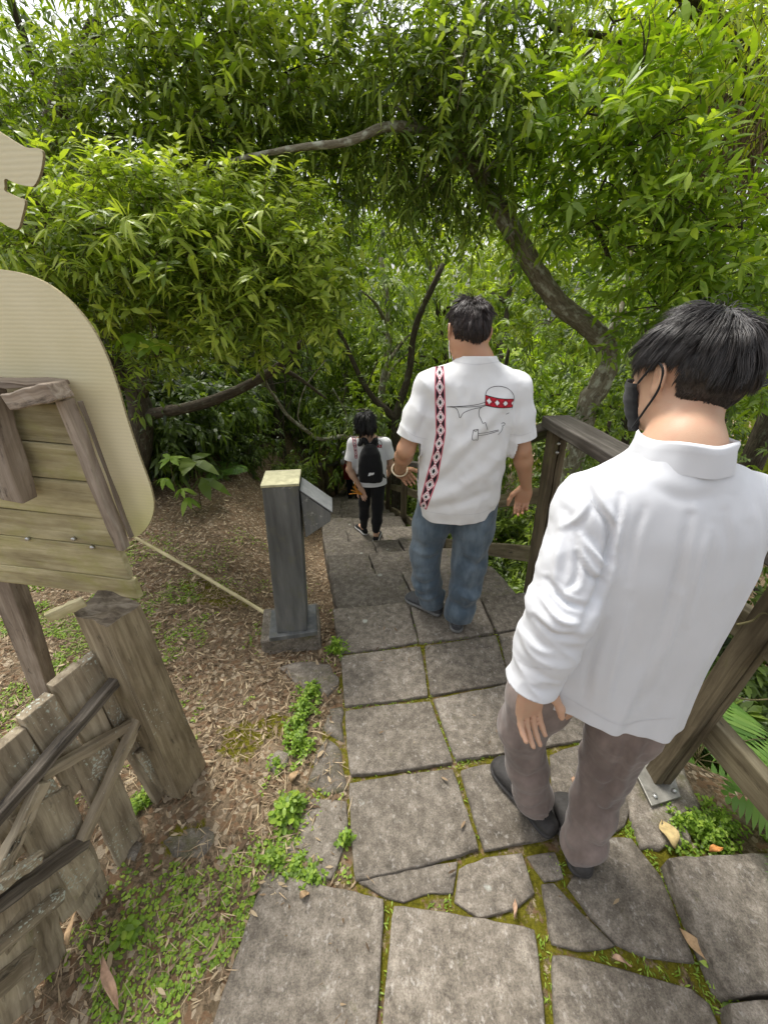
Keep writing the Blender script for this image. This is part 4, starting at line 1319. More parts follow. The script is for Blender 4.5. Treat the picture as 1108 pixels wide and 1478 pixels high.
def head_sdf(fl, c, M, S=1.0, neck=None, ear=1.0, nr=1.0):
    """skull, jaw, brow, eye sockets and eyes, nose, lips, chin, ears; c is the skull centre, M=(right,forward,up)"""
    M = np.array(M)
    def P(x, y, z): return np.array(c) + M @ np.array([x, y, z]) * S
    fl.ell(P(0, -.008, .022), np.array((.074, .094, .088)) * S, M, .02)
    fl.ell(P(0, .018, -.030), np.array((.062, .074, .075)) * S, M, .03)
    fl.ell(P(0, .050, -.075), np.array((.036, .034, .030)) * S, M, .03)
    fl.cone(P(.052, -.005, -.050), P(.022, .060, -.083), .018 * S, .016 * S, .03)
    fl.cone(P(-.052, -.005, -.050), P(-.022, .060, -.083), .018 * S, .016 * S, .03)
    for s in (-1, 1):
        fl.ell(P(.031 * s, .094, .004), np.array((.017, .013, .011)) * S, M, .012, sub=True)
        fl.ell(P(.031 * s, .078, .003), np.array((.012, .012, .012)) * S, M, .002)
        fl.cone(P(.012 * s, .091, .022), P(.045 * s, .080, .022), .007 * S, .006 * S, .012)
        # ear: a rim with a hollow and a lobe
        e = P(.076 * s, -.010, -.008)
        Me = M @ np.array([[math.cos(.35), -s * math.sin(.35), 0], [s * math.sin(.35), math.cos(.35), 0], [0, 0, 1]])
        fl.ell(e + M @ np.array([.006 * s, -.004, .006]) * S, np.array((.007, .018, .028)) * S * ear, Me, .008)
        fl.ell(e + M @ np.array([.003 * s, .002, -.020]) * S, np.array((.006, .010, .012)) * S * ear, Me, .008)
        fl.ell(e + M @ np.array([.015 * s, .001, .006]) * S, np.array((.008, .010, .019)) * S * ear, Me, .004, sub=True)
    fl.chain([P(0, .090, .010), P(0, .104, -.018), P(0, .112, -.030)], [.007 * S, .010 * S, .012 * S], .012)
    for s in (-1, 1): fl.ell(P(.011 * s, .100, -.033), np.array((.009, .010, .008)) * S, M, .008)
    fl.cone(P(-.018, .086, -.055), P(.018, .086, -.055), .007 * S, .007 * S, .008)
    fl.cone(P(-.016, .084, -.066), P(.016, .084, -.066), .008 * S, .008 * S, .006)
    if neck is not None:
        fl.cone(P(0, -.010, -.055), neck, .058 * S * nr, .062 * S * nr, .035)
        fl.cone(P(0, -.024, -.07), np.array(neck) + M @ np.array([0, -.012, .02]), .040 * S * nr, .055 * S * nr, .03)

def foot_obj(name, heel, toe, mats, parent, w=.052, h=.075, sole=.024, clog=False, heel_h=None, lift=0.0):
    """shoe lofted along its length: rounded toe box, waist, heel counter and an open collar; sole as a sub-part"""
    heel, toe = Vector(heel), Vector(toe)
    d = toe - heel; L = d.length; d.normalize(); s = Vector((d.y, -d.x, 0)).normalized(); up = s.cross(d)
    F = np.array([0, .03, .08, .16, .28, .42, .56, .70, .82, .91, .97, 1.0])
    Wd = np.array([.30, .56, .70, .76, .74, .74, .86, .98, 1.0, .88, .58, .22]) * w
    Hh = np.array([.60, .86, .98, 1.0, .98, .92, .78, .66, .58, .50, .40, .22]) * h
    if clog: Hh = np.array([.5, .7, .74, .74, .76, .95, 1.0, .92, .80, .66, .48, .22]) * h
    def body(z0, z1f, grow, mat, nm, par, flat=False):
        k = 18; V = []
        for f, a, hh in zip(F, Wd, Hh):
            c = heel + d * (L * f)
            top = z1f if flat else hh
            for j in range(k):
                t = 2 * math.pi * j / k
                x = math.copysign(abs(math.cos(t)) ** .75, math.cos(t)) * (a + grow)
                y = math.sin(t)
                y = (abs(y) ** .7) * (1 if y > 0 else -1)
                zz = z0 + (top - z0) * (y + 1) / 2
                V.append(c + s * x * (1 - .12 * max(0, y) * (0 if flat else 1)) + up * zz)
        n = len(F)
        Q = [(i * k + j, i * k + (j + 1) % k, (i + 1) * k + (j + 1) % k, (i + 1) * k + j) for i in range(n - 1) for j in range(k)]
        T = [(0, j + 1, j) if False else (j, 0, (j + 1) % k) for j in range(1, k - 1)]
        e = (n - 1) * k
        T += [(e, e + j, e + j + 1) for j in range(1, k - 1)]
        mb = MB(); mb.add(V, [np.array(Q), np.array(T)], None, .5)
        o = mb.build(nm, [mat], par)
        b = o.modifiers.new('sub', 'SUBSURF'); b.levels = 1; b.render_levels = 1
        return o
    o = body(sole * .5, None, 0.0, mats[0], name, parent)
    body(0.0, sole, .004, mats[1], "sole", o, True)
    return o

# ------------------------------------------------------------------ hair
def hair_obj(c, M, rad, parent, mat, n=2600, length=.06, crown=(0, -.35, .94), lo_len=.012, seed=0, width=.0011, up_lift=.25, undercut=None, line=None, front=1.0, grav=.35, messy=.3, clumps=260, cap_lift=1.02, ear=False):
    """a close cap over the scalp plus thousands of tapered strands combed away from the crown"""
    r = np.random.default_rng(seed)
    c = np.array(c); M = np.array(M); rad = np.array(rad)
    crown = nrm(np.array(crown, float))
    ln = line or ([-1, -.55, -.25, .0, .12, .3, .55, .8, 1.0], [-.62, -.60, -.50, -.30, .02, .16, .34, .52, .56])
    def zl(y, x=None):
        o = np.interp(y, *ln)
        return o if x is None or not ear else o + .55 * np.maximum(0, np.abs(x) - .45) * sstep(-.2, -.5, y)
    # strands
    m = n * 3
    q = nrm(r.normal(0, 1, (m, 3)))
    q = q[q[:, 2] > zl(q[:, 1], q[:, 0]) - .03 + r.normal(0, .05, len(q))][:n]
    if ear: q = q[~((np.abs(q[:, 0]) > .80) & (q[:, 1] > -.32) & (q[:, 1] < .22) & (q[:, 2] < .02))]
    n = len(q)
    pole = q @ crown
    tang = nrm(crown[None, :] * -1 + q * pole[:, None] + r.normal(0, .08, q.shape))
    Lr = np.full(n, length) * r.uniform(.75, 1.15, n)
    short = np.interp(q[:, 2] - zl(q[:, 1], q[:, 0]), [0, .25, .55], [lo_len / length, .55, 1.0])
    if ear: short = np.where((np.abs(q[:, 0]) > .55) & (q[:, 2] < .48) & (q[:, 1] < .45), np.minimum(short, np.interp(q[:, 2], [-.2, .48], [.22, .5])), short)
    if undercut is not None:
        short = np.where(q[:, 2] < undercut, lo_len / length, 1.0) * np.where(q[:, 2] > undercut, np.interp(q[:, 2], [undercut, undercut + .25, 1], [.7, 1.0, 1.1]), 1)
    Lr = Lr * short
    if ear: short = np.where((np.abs(q[:, 0]) > .60) & (q[:, 2] < .40) & (q[:, 1] < .45), np.minimum(short, .30), short); Lr = length * r.uniform(.75, 1.15, n) * short
    cl = nrm(r.normal(0, 1, (clumps, 3)))
    ci = np.argmax(q @ cl.T, 1)
    cdir = r.normal(0, messy, (clumps, 3)); clift = r.uniform(.0, 1, clumps)
    steps = 7
    P = np.zeros((n, steps, 3)); p = q * rad; P[:, 0] = p
    dirn = tang + cdir[ci] * .5 + q * (up_lift * (.5 + clift[ci]))[:, None] * 1.0
    gl = M.T @ np.array([0, 0, -1.0])
    for i in range(1, steps):
        f = i / (steps - 1)
        nq = nrm(p / rad)
        t2 = nrm(crown[None, :] * -1 + nq * (nq @ crown)[:, None])
        dd = nrm(dirn * (1 - .55 * f) + t2 * .6 * f + gl * grav * f + cdir[ci] * .35)
        p = p + dd * (Lr / (steps - 1))[:, None]
        k = np.sqrt(((p / rad) ** 2).sum(1)); mn = 1.012 + .07 * clift[ci] * min(1, f * 2) * (short > .5)
        p = np.where((k < mn)[:, None], p * (mn / k)[:, None], p)
        P[:, i] = p
    # gather towards each clump's mean line
    for i in range(1, steps):
        mean = np.zeros((clumps, 3)); cnt = np.bincount(ci, minlength=clumps)[:, None]
        np.add.at(mean, ci, P[:, i]); mean /= np.maximum(cnt, 1)
        P[:, i] += (mean[ci] - P[:, i]) * (.34 * i / steps) * (short > .4)[:, None]
    W = (P @ M.T) + c
    T = np.gradient(W, axis=1); T = nrm(T)
    outw = nrm(W - c)
    side = nrm(np.cross(T, outw))
    tw = width * np.array([1.0, 1.15, 1.1, 1.0, .8, .55, .12])[None, :, None]
    o2 = nrm(np.cross(side, T))
    A, B, C_ = W - side * tw, W + side * tw, W + o2 * tw * 1.2
    V = np.stack([A, B, C_], 2).reshape(-1, 3)
    base = (np.arange(n)[:, None] * steps + np.arange(steps - 1)[None, :]).ravel() * 3
    Q = np.concatenate([np.stack([base, base + 1, base + 4, base + 3], 1), np.stack([base + 1, base + 2, base + 5, base + 4], 1), np.stack([base + 2, base, base + 3, base + 5], 1)])
    tone = np.repeat(np.clip(r.normal(.4, .22, n), 0, 1), steps * 3)
    mb = MB(); mb.add(V, Q, None, tone)
    # cap
    u = np.linspace(0, 2 * math.pi, 97)[:-1]; v = np.linspace(0, math.pi, 60)
    U, Vv = np.meshgrid(u, v, indexing='ij')
    q = np.stack([np.sin(Vv) * np.cos(U), np.sin(Vv) * np.sin(U), np.cos(Vv)], -1).reshape(-1, 3)
    ok = (q[:, 2] > zl(q[:, 1], q[:, 0]) + .05 + .10 * fbm(q * 14, 2))
    if ear: ok &= ~((np.abs(q[:, 0]) > .80) & (q[:, 1] > -.32) & (q[:, 1] < .22) & (q[:, 2] < .02))
    lift = cap_lift + .02 * fbm(q * 9, 3)
    edge = np.clip((q[:, 2] - zl(q[:, 1], q[:, 0])) / .25, 0, 1)
    Vc = (q * rad * (1.004 + (lift - 1.004) * edge)[:, None]) @ M.T + c
    i = (np.arange(96)[:, None] * 60 + np.arange(59)[None, :]).ravel(); j = (((np.arange(96) + 1) % 96)[:, None] * 60 + np.arange(59)[None, :]).ravel()
    Q = np.stack([i, i + 1, j + 1, j], 1)
    Q = Q[ok[Q].all(1)]
    mb.add(Vc, Q, None, .15)
    return mb.build("hair", [mat], parent)
def mat_hair(name, dark, light, rough=.38):
    m, nt, b, out = new_mat(name)
    t = tone_attr(nt)
    nt.links.new(ramp(nt, t, [(0.1, dark), (.9, light)]), b.inputs['Base Color'])
    b.inputs['Roughness'].default_value = rough
    b.inputs['Specular IOR Level'].default_value = .6
    b.inputs['Anisotropic'].default_value = .5
    return m

# ------------------------------------------------------------------ a generic figure
def norm3(a): a = np.array(a, float); return a / np.linalg.norm(a)
def body_obj(J, parent, skin, h=.0042, S=1.0):
    """continuous skin from head to feet through the joints in J"""
    pts = np.array([J[k] for k in J if k in ('head', 'neck', 'pelvis', 'shoL', 'elbL', 'wriL', 'shoR', 'elbR', 'wriR', 'ankL', 'ankR', 'kneL', 'kneR')])
    lo, hi = pts.min(0) - .24, pts.max(0) + .24
    hi[2] = J['head'][2] + .17; lo[2] = min(J['ankL'][2], J['ankR'][2]) - .10
    fl = Field(lo, hi, h)
    pel, nk = np.array(J['pelvis']), np.array(J['neck'])
    M = J['torsoM']
    chest = pel + (nk - pel) * .68
    fl.ell(chest, np.array((.145, .088, .19)) * S, M, .04)
    fl.ell(pel + (nk - pel) * .28, np.array((.13, .085, .15)) * S, M, .04)
    fl.ell(pel, np.array((.135, .09, .11)) * S, M, .04)
    fl.cone(chest, nk, .08 * S, .055 * S, .05)
    for s in 'LR':
        sh, el, wr = (np.array(J[k + s]) for k in ('sho', 'elb', 'wri'))
        fl.cone(chest + (nk - chest) * .55, sh, .055 * S, .046 * S, .05)
        mid = sh + (el - sh) * .4
        fl.chain([sh, mid, el], [.046 * S * J.get('arm', 1), .045 * S * J.get('arm', 1), .036 * S * J.get('arm', 1)], .03)
        m2 = el + (wr - el) * .3
        fl.chain([el, m2, wr], [.037 * S * J.get('arm', 1), .038 * S * J.get('arm', 1), .0245 * S * J.get('arm', 1)], .02)
        if J.get('elbow_back' + s): fl.cone(el, el + np.array(J['elbow_back' + s]) * .012, .03, .026, .02)
        hd = J['hand' + s]
        hand_sdf(fl, wr + norm3(hd['d']) * .004, hd['d'], hd['pn'], hd['th'], hd.get('scale', S), hd.get('curl', .5), hd.get('spread', .5))
        hip = pel + M @ np.array([(.085 if s == 'R' else -.085) * S, 0, -.03])
        kn, an = np.array(J['kne' + s]), np.array(J['ank' + s])
        fl.chain([hip, kn], [.078 * S, .05 * S], .04)
        calf = kn + (an - kn) * .3
        fl.chain([kn, calf, an], [.048 * S, .048 * S, .032 * S], .02)
        tip = an + np.array(J['foot' + s]) * .11 * S - np.array([0, 0, .045 * S])
        fl.cone(an - np.array([0, 0, .03 * S]), tip, .032 * S, .026 * S, .02)
    head_sdf(fl, J['head'], J['headM'], S * J.get('headS', 1), nk, 1.0, J.get('neckR', 1))
    return field_obj("body", fl, skin, parent, smooth=1)

def fold_px(folds):
    """creases given by the pixels they run through; evaluated on the side of the cloth that faces the lens"""
    segs = []
    for pts, amp, wid in folds:
        sp = spline([(a, b, 0) for a, b in pts], max(6, len(pts) * 6))[:, :2]
        segs.append((sp, amp, wid))
    def f(V, Nn):
        x, y = to_px(V)
        view = V - np.array([0, 0, CAMZ]); face = np.clip(-(nrm(view) * Nn).sum(1) * 1.6, 0, 1)
        o = np.zeros(len(V))
        for sp, amp, wid in segs:
            lo, hi = sp.min(0) - wid * 3, sp.max(0) + wid * 3
            k = np.where((x > lo[0]) & (x < hi[0]) & (y > lo[1]) & (y < hi[1]))[0]
            if not len(k): continue
            best = np.full(len(k), 1e9); par = np.zeros(len(k)); sgn = np.zeros(len(k))
            for i in range(len(sp) - 1):
                a, b = sp[i], sp[i + 1]; d = b - a; L2 = d.dot(d) + 1e-9
                qx, qy = x[k] - a[0], y[k] - a[1]
                t = np.clip((qx * d[0] + qy * d[1]) / L2, 0, 1)
                ds = np.hypot(qx - t * d[0], qy - t * d[1])
                m = ds < best
                best[m] = ds[m]; par[m] = (i + t[m]) / (len(sp) - 1); sgn[m] = np.sign(qx * d[1] - qy * d[0])[m]
            prof = np.exp(-(best / wid) ** 2)
            # a crease has a soft shoulder on one side
            prof = prof - .45 * np.exp(-((best - wid * 1.9) / (wid * 1.1)) ** 2) * (sgn > 0)
            o[k] += amp * prof * np.sin(np.pi * np.clip(par, 0.04, .96)) ** .6
        return o * face
    return f
# ------------------------------------------------------------------ the people
SKIN = mat_skin("skin", (0.55, 0.345, 0.23), (0.55, 0.27, 0.18))
SKIN2 = mat_skin("skin_tanned", (0.47, 0.265, 0.16), (0.50, 0.22, 0.13))
HAIR = mat_hair("black_hair", (0.010, 0.008, 0.007), (0.065, 0.054, 0.048), .40)
HAIR2 = mat_hair("dark_brown_hair", (0.016, 0.010, 0.008), (0.050, 0.030, 0.024), .45)
HAIR3 = mat_hair("black_straight_hair", (0.008, 0.007, 0.007), (0.02, 0.018, 0.018), .45)
WHITE = mat_cloth("white_cotton", (0.64, 0.65, 0.675), 1200, .8, .02)
WHITE_T = mat_cloth("white_jersey", (0.74, 0.74, 0.74), 1200, .85, .02)
WHITE_DIM = mat_cloth("grey_white_cotton", (0.55, 0.55, 0.54), 1200, .85, .05)
BROWN = mat_cloth("taupe_trousers", (0.155, 0.118, 0.102), 700, .85, .2, .2, fade=(0.25, 0.195, 0.172))
DENIM = mat_cloth("blue_denim", (0.070, 0.100, 0.130), 500, .85, .2, .2, fade=(0.165, 0.21, 0.25))
BLACKC = mat_cloth("black_fabric", (0.010, 0.010, 0.011), 600, .8, .2, .1)
NAVY = mat_cloth("navy_fabric", (0.014, 0.016, 0.030), 600, .8, .2, .1)
REDC = mat_cloth("dark_red_fabric", (0.18, 0.012, 0.016), 600, .8, .2, .1)
RUBBER = mat_plain("grey_black_rubber", (0.045, 0.042, 0.040), .75, .3, .25, 60, .1)
SNEAK = mat_plain("dark_sneaker", (0.06, 0.062, 0.066), .7, .3, .3, 60, .2)
SOLEW = mat_plain("white_rubber", (0.62, 0.62, 0.60), .6, .3, .1, 60, .1)
SOLEG = mat_plain("grey_rubber", (0.17, 0.17, 0.165), .7, .3, .2, 60, .1)
MASKB = mat_cloth("black_mask", (0.012, 0.012, 0.013), 900, .8, .1, .1)
MASKW = mat_cloth("pale_mask", (0.72, 0.72, 0.72), 900, .8, .05, .1)
PRINT_K = mat_plain("black_print", (0.022, 0.018, 0.022), .8, .2, .1, 80, 0)
PRINT_R = mat_plain("red_print", (0.50, 0.018, 0.035), .8, .2, .08, 80, 0)
PRINT_P = mat_plain("pink_print", (0.62, 0.20, 0.25), .8, .2, .08, 80, 0)
PRINT_W = mat_plain("white_print", (0.78, 0.77, 0.77), .8, .2, .03, 80, 0)

def soft_noise(V, f, a, st=(1, 1, 1), seed=0, o=3):
    return a * fbm(V * np.array(st) * f + seed, o)
def trousers_obj(parent, waist, legs, mat, h=.0055, belt=None, disp=None, cutz=None):
    """both legs and the seat as one cloth surface; legs = [(points, radii), ...]"""
    allp = np.array([p for pts, _ in legs for p in pts] + [waist[0]])
    fl = Field(allp.min(0) - .2, allp.max(0) + .2, h)
    fl.ell(waist[0], waist[1], waist[2], .03)
    for pts, rad in legs: fl.chain(pts, rad, .03)
    return field_obj("trousers", fl, mat, parent, disp=disp, cut=cutz, smooth=2, solid=0.0)

def strap(mb, pts, w=.0022, n=24, tone=.5, ns=6): tube(mb, pts, w, w, n, ns, tone)

# ============ nearer man: white stand-collar jacket, taupe trousers, black clogs
hd1 = at(991, 541, Y=.74)
p1 = thing("person", "man in white stand collar jacket, brown grey trousers and black clogs, nearest on the path", "person", (.62, .62, 0))
T1 = frame((-.05, 1, 0), (-.10, .02, 1))
HM1 = frame((-.26, .95, -.20), (-.03, .18, 1))
J1 = dict(head=tuple(hd1), neck=(.525, .655, 1.455), pelvis=(.565, .665, .90), headM=HM1, torsoM=T1,
          shoL=(.392, .65, 1.345), elbL=(.350, .575, 1.16), wriL=(.322, .548, .965),
          shoR=(.688, .65, 1.350), elbR=(.745, .76, 1.14), wriR=(.70, .93, 1.0),
          kneL=(.437, .735, .50), ankL=(.553, .712, .085), kneR=(.67, .645, .46), ankR=(.668, .585, .085),
          footL=norm3((-.48, .88, 0)), footR=norm3((0, 1, 0)), headS=.95, neckR=.82,
          handL=dict(d=norm3((.06, -.06, -1)), pn=norm3((.75, -.60, 0)), th=norm3((.62, -.5, 0)), curl=.42, scale=.93, spread=.7),
          handR=dict(d=norm3((0, .4, -1)), pn=norm3((-1, 0, 0)), th=norm3((0, 1, 0)), curl=.6, scale=.95))
J1['handL'].update(pn=norm3((.35, -.94, 0)), th=norm3((1, .3, 0)))
body_obj(J1, p1, SKIN, .0040)
hair_obj(np.array(hd1) + HM1 @ np.array([0, -.009, .014]), HM1, (.0738, .0935, .0925), p1, HAIR, n=13000, length=.052, crown=(.12, -.30, .95), lo_len=.010, seed=4, width=.00062,
         undercut=-.18, line=([-1, -.6, -.3, -.12, .02, .15, .3, .55, .8, 1.0], [-.80, -.78, -.68, -.46, -.02, -.02, .06, .34, .52, .56]), up_lift=.14, messy=.26, clumps=420, grav=.45, ear=True)
# jacket: torso shell, sleeves, all one cloth
fl = Field((.14, .36, .66), (.98, 1.02, 1.56), .0042)
fl.loft([(.70, .560, .668, .222, .158, .0), (.80, .558, .668, .218, .152, 0), (.95, .552, .665, .208, .142, 0), (1.10, .545, .660, .203, .134, 0), (1.25, .535, .655, .200, .128, 0),
         (1.33, .532, .652, .168, .118, 0), (1.37, .529, .650, .148, .104, 0), (1.405, .526, .650, .122, .088, 0), (1.435, .525, .650, .090, .076, 0), (1.46, .525, .651, .070, .068, 0), (1.50, .525, .652, .060, .060, 0)], .02, 2.3)
for sh, el, wr in ((J1['shoL'], J1['elbL'], J1['wriL']), (J1['shoR'], J1['elbR'], J1['wriR'])):
    sh, el, wr = map(np.array, (sh, el, wr))
    sg = -1 if sh[0] < .5 else 1
    fl.chain([sh + (-sg * .045, 0, .012), sh + (sg * .005, 0, -.005)], [.058, .060], .05)
    fl.chain([sh, sh + (el - sh) * .5, el, el + (wr - el) * .45, wr + (wr - el) * .05, wr + (wr - el) * .28], [.056, .060, .062, .057, .049, .047], .022)
jfolds = [
    ([(848, 672), (846, 700), (862, 735), (878, 762), (876, 815), (856, 868), (842, 905)], -.010, 7),      # armhole crease
    ([(893, 715), (890, 752), (878, 795)], -.0045, 6),
    ([(928, 735), (915, 775), (905, 840)], -.003, 8),
    ([(996, 745), (978, 830), (958, 905), (930, 980), (902, 1058)], -.0065, 9),
    ([(1024, 765), (1010, 815), (990, 900)], .0035, 8),
    ([(1045, 740), (1052, 800), (1030, 880)], -.003, 10),
    ([(975, 860), (950, 940), (905, 1030)], .006, 12),
    ([(838, 772), (858, 800), (880, 822)], .006, 6), ([(832, 800), (850, 830), (872, 842)], -.0055, 5),
    ([(828, 760), (832, 830), (818, 850)], -.005, 6), ([(812, 745), (806, 800), (800, 850)], .004, 7),
    ([(790, 838), (815, 868), (848, 878)], -.006, 6), ([(778, 858), (806, 892), (836, 902)], .005, 6), ([(770, 890), (800, 915), (830, 918)], -.0045, 5),
    ([(850, 720), (836, 745), (812, 760)], .004, 6),
    ([(752, 905), (775, 935), (800, 945)], .003, 6),
    ([(935, 700), (985, 720), (1040, 715)], -.0018, 12),
    ([(870, 900), (850, 960), (842, 1010)], -.004, 9),
    ([(905, 880), (888, 950), (870, 1020)], .003, 10),
    ([(1075, 760), (1060, 850), (1030, 950)], -.003, 12),
    ([(1080, 700), (1090, 760), (1082, 820)], .004, 10),
]
fp = fold_px([(a, b * 1.35, c * .8) for a, b, c in jfolds])
def ridged(V, f, a, st, seed):
    n_ = vnoise(V * np.array(st) * f + seed) + .4 * vnoise(V * np.array(st) * f * 2.1 + seed)
    return a * (1 - np.abs(n_) * 2.2)
def jdisp(V, Nn):
    low = sstep(1.15, .85, V[:, 2])
    ang = np.arctan2(V[:, 1] - .66, V[:, 0] - .55)
    drape = low * (.005 * np.sin(ang * 7 + 1.0 + 1.2 * V[:, 2]) + .002 * np.sin(ang * 15 + 3))
    arm = sstep(.40, .34, V[:, 0])
    s_ = arm * sstep(.95, 1.0, V[:, 2]) * soft_noise(V + V[:, [2]] * np.array([[.8, .3, 0]]), 17, .002, (1, 1, 1.5), 3, 2)
    return fp(V, Nn) + drape + s_ + soft_noise(V, 9, .004, (1, 1, .35), 5, 3) + soft_noise(V, 34, .0010, (1, 1, .5), 9, 2) + ridged(V, 11, .0022, (1, 1, .32), 3.3) + sstep(.42, .38, V[:, 0]) * ridged(V + V[:, [2]] * np.array([[.9, 0, 0]]), 16, .0022, (1, 1, 1.3), 8.1)
hemN = Vector((.40, .0, 1)).normalized()
def jwarp(V):
    k = (V[:, 2] < .98) & (V[:, 0] > .37)
    a = np.arctan2(V[:, 1] - .66, V[:, 0] - .55)
    w = sstep(.98, .80, V[:, 2]) * k
    V[:, 2] += w * (.005 * np.sin(a * 3 + .8) + .0012 * np.sin(a * 8))
    return V
jk = field_obj("jacket", fl, WHITE, p1, disp=jdisp, cut=[((.545, .53, .815), None)] and None, smooth=2)
# open the hem, the cuffs and the neck
def cut_mesh(o, cuts, solid=.0022):
    """cuts: (point, normal, test on vertex) - removes geometry behind the plane where test holds"""
    me = o.data
    off = Vector((0, 0, 0)) - Vector(o.location)
    bm = bmesh.new(); bm.from_mesh(me)
    for co, no, test in cuts:
        co, no = Vector(co), Vector(no).normalized()
        fs = [f for f in bm.faces if test(f.calc_center_median())]
        g = set(fs)
        for f in fs: g.update(f.edges); g.update(f.verts)
        bmesh.ops.bisect_plane(bm, geom=list(g), plane_co=co, plane_no=no)
        dead = [f for f in bm.faces if (f.calc_center_median() - co).dot(no) < -1e-5 and test(f.calc_center_median())]
        bmesh.ops.delete(bm, geom=dead, context='FACES')
    for f in bm.faces: f.smooth = True
    bm.to_mesh(me); bm.free()
    if solid:
        b = o.modifiers.new('solid', 'SOLIDIFY'); b.thickness = solid; b.offset = -1
wl_ = np.array(J1['wriL']); wr_ = np.array(J1['wriR'])
el_ = np.array(J1['elbL']); er_ = np.array(J1['elbR'])
def near_axis(p, a, b, r):
    d = b - a; t = max(0, min(1.6, (np.array(p) - a).dot(d) / d.dot(d))); return np.linalg.norm(np.array(p) - a - t * d) < r
cut_mesh(jk, [((.545, .53, .822), (.26, -.05, 1), lambda p: p.z < 1.0 and .392 < p.x < .79 or p.z < .945 and p.x < .79),
              (wl_ + (el_ - wl_) * .02, el_ - wl_, lambda p: p.z < 1.02 and p.x < .392),
              (wr_, er_ - wr_, lambda p: p.y > .80),
              ((.525, .652, 1.470), (0, 0, -1), lambda p: p.z > 1.45)])
q = np.empty(len(jk.data.vertices) * 3, np.float32); jk.data.vertices.foreach_get('co', q)
jk.data.vertices.foreach_set('co', jwarp(q.reshape(-1, 3).astype(float)).astype(np.float32).ravel()); jk.data.update()
# stand collar
mb = MB()
n, V = 64, []
for i in range(n):
    a = -math.pi / 2 + .32 - (2 * math.pi - .64) * i / (n - 1) + math.pi
    for j, (zz, g) in enumerate([(-.022, .014), (.004, .009), (.014, .007), (.025, .006), (.030, .002), (.025, -.002), (.0, .0)]):
        rx, ry = .069 + g, .068 + g
        wob = .0018 * math.sin(4 * a + j * .8) + .0007 * math.sin(11 * a)
        back_up = .010 * max(0, -math.sin(a))
        V.append((.525 + (rx + wob) * math.cos(a), .652 + (ry + wob) * math.sin(a), 1.452 + back_up + zz + .002 * math.sin(5 * a)))
k = 7
mb.add(V, np.array([(i * k + j, (i + 1) * k + j, (i + 1) * k + j + 1, i * k + j + 1) for i in range(n - 1) for j in range(k - 1)]))
mb.build("collar", [WHITE], jk)
# seams of the jacket, raised by a millimetre: armhole and cuff stitching
def bvh_of(o):
    me = o.data
    return BVHTree.FromPolygons([v.co[:] for v in me.vertices], [p.vertices[:] for p in me.polygons])
def ribbon_on(mb, bvh, pxs, w, lift=.0012, n=40, tone=.5, m=0, origin=CAM):
    """a narrow printed or sewn line lying on a cloth surface"""
    sp = spline([(a, b, 0) for a, b in pxs], n) if len(pxs) > 2 else spline([(a, b, 0) for a, b in pxs], n)
    P, Nn = [], []
    for a, b, _ in sp:
        d = ray(a, b).normalized()
        loc, no, _, _ = bvh.ray_cast(CAM, d)
        if loc is None: continue
        if no.dot(d) > 0: no = -no
        P.append(loc + no * lift); Nn.append(no)
    if len(P) < 2: return
    V = []
    for i in range(len(P)):
        t = (P[min(i + 1, len(P) - 1)] - P[max(i - 1, 0)]).normalized(); s = t.cross(Nn[i]).normalized()
        V += [P[i] - s * w / 2, P[i] + s * w / 2]
    mb.add(V, np.array([(2 * i, 2 * i + 1, 2 * i + 3, 2 * i + 2) for i in range(len(P) - 1)]), None, tone, m)
SEAM = mat_cloth("seam_cloth", (0.62, 0.62, 0.63), 1200, .9, .05)  # pale grey cloth of the sewn seam lines
bj = bvh_of(jk)
for px_ in ([(836, 662), (838, 690), (852, 722), (870, 748)], [(742, 948), (765, 962), (796, 966)], [(812, 1003), (850, 1025), (893, 1046), (925, 1040), (975, 1036)]):
    mb = MB(); ribbon_on(mb, bj, px_, .0018, .0008)
    if mb.n: mb.build("seam", [SEAM], jk)
# trousers
r_ = np.random.default_rng(8)
fpt = fold_px([([(848, 1108), (878, 1126), (908, 1104)], .006, 6), ([(846, 1150), (874, 1172), (902, 1150)], -.007, 6), ([(842, 1188), (864, 1206), (892, 1190)], .006, 5), ([(733, 1106), (760, 1126), (785, 1114)], -.006, 6),
               ([(734, 1138), (760, 1160), (786, 1150)], .007, 5), ([(908, 1062), (888, 1120), (850, 1164)], -.006, 7), ([(740, 1030), (752, 1080), (775, 1120)], -.004, 7), ([(930, 1060), (905, 1110), (890, 1160)], .005, 7), ([(850, 1215), (868, 1228), (882, 1216)], -.006, 5), ([(744, 1170), (768, 1186), (784, 1180)], -.005, 5)])
fpt_ = fpt
def fpt(V, Nn): return 1.7 * fpt_(V, Nn)
def tdisp(V, Nn):
    zz = V[:, 2]
    ring = sstep(.75, .1, zz)
    a = np.arctan2(V[:, 1] - .65, V[:, 0] - .56)
    return fpt(V, Nn) + ring * (.0065 * np.sin(46 * zz + 5 * vnoise(V * 9) + 2 * np.sin(a * 2)) * np.clip(vnoise(V * 7 + 4) + .3, 0, 1)) + soft_noise(V, 11, .007, (1, 1, .5), 2, 3) + soft_noise(V, 30, .0022, (1, 1, 1.6), 7, 2)
hipL, hipR = np.array((.470, .69, .86)), np.array((.655, .66, .85))
tr = trousers_obj(p1, ((.563, .672, .90), (.195, .125, .12), T1), [
    ([hipL, (.448, .715, .68), J1['kneL'], (.486, .722, .30), (.535, .712, .135), (.547, .716, .075)], [.100, .088, .070, .064, .062, .060]),
    ([hipR, (.664, .652, .66), J1['kneR'], (.669, .622, .28), (.668, .592, .135), (.667, .590, .07)], [.102, .090, .072, .066, .064, .063])], BROWN, disp=tdisp)
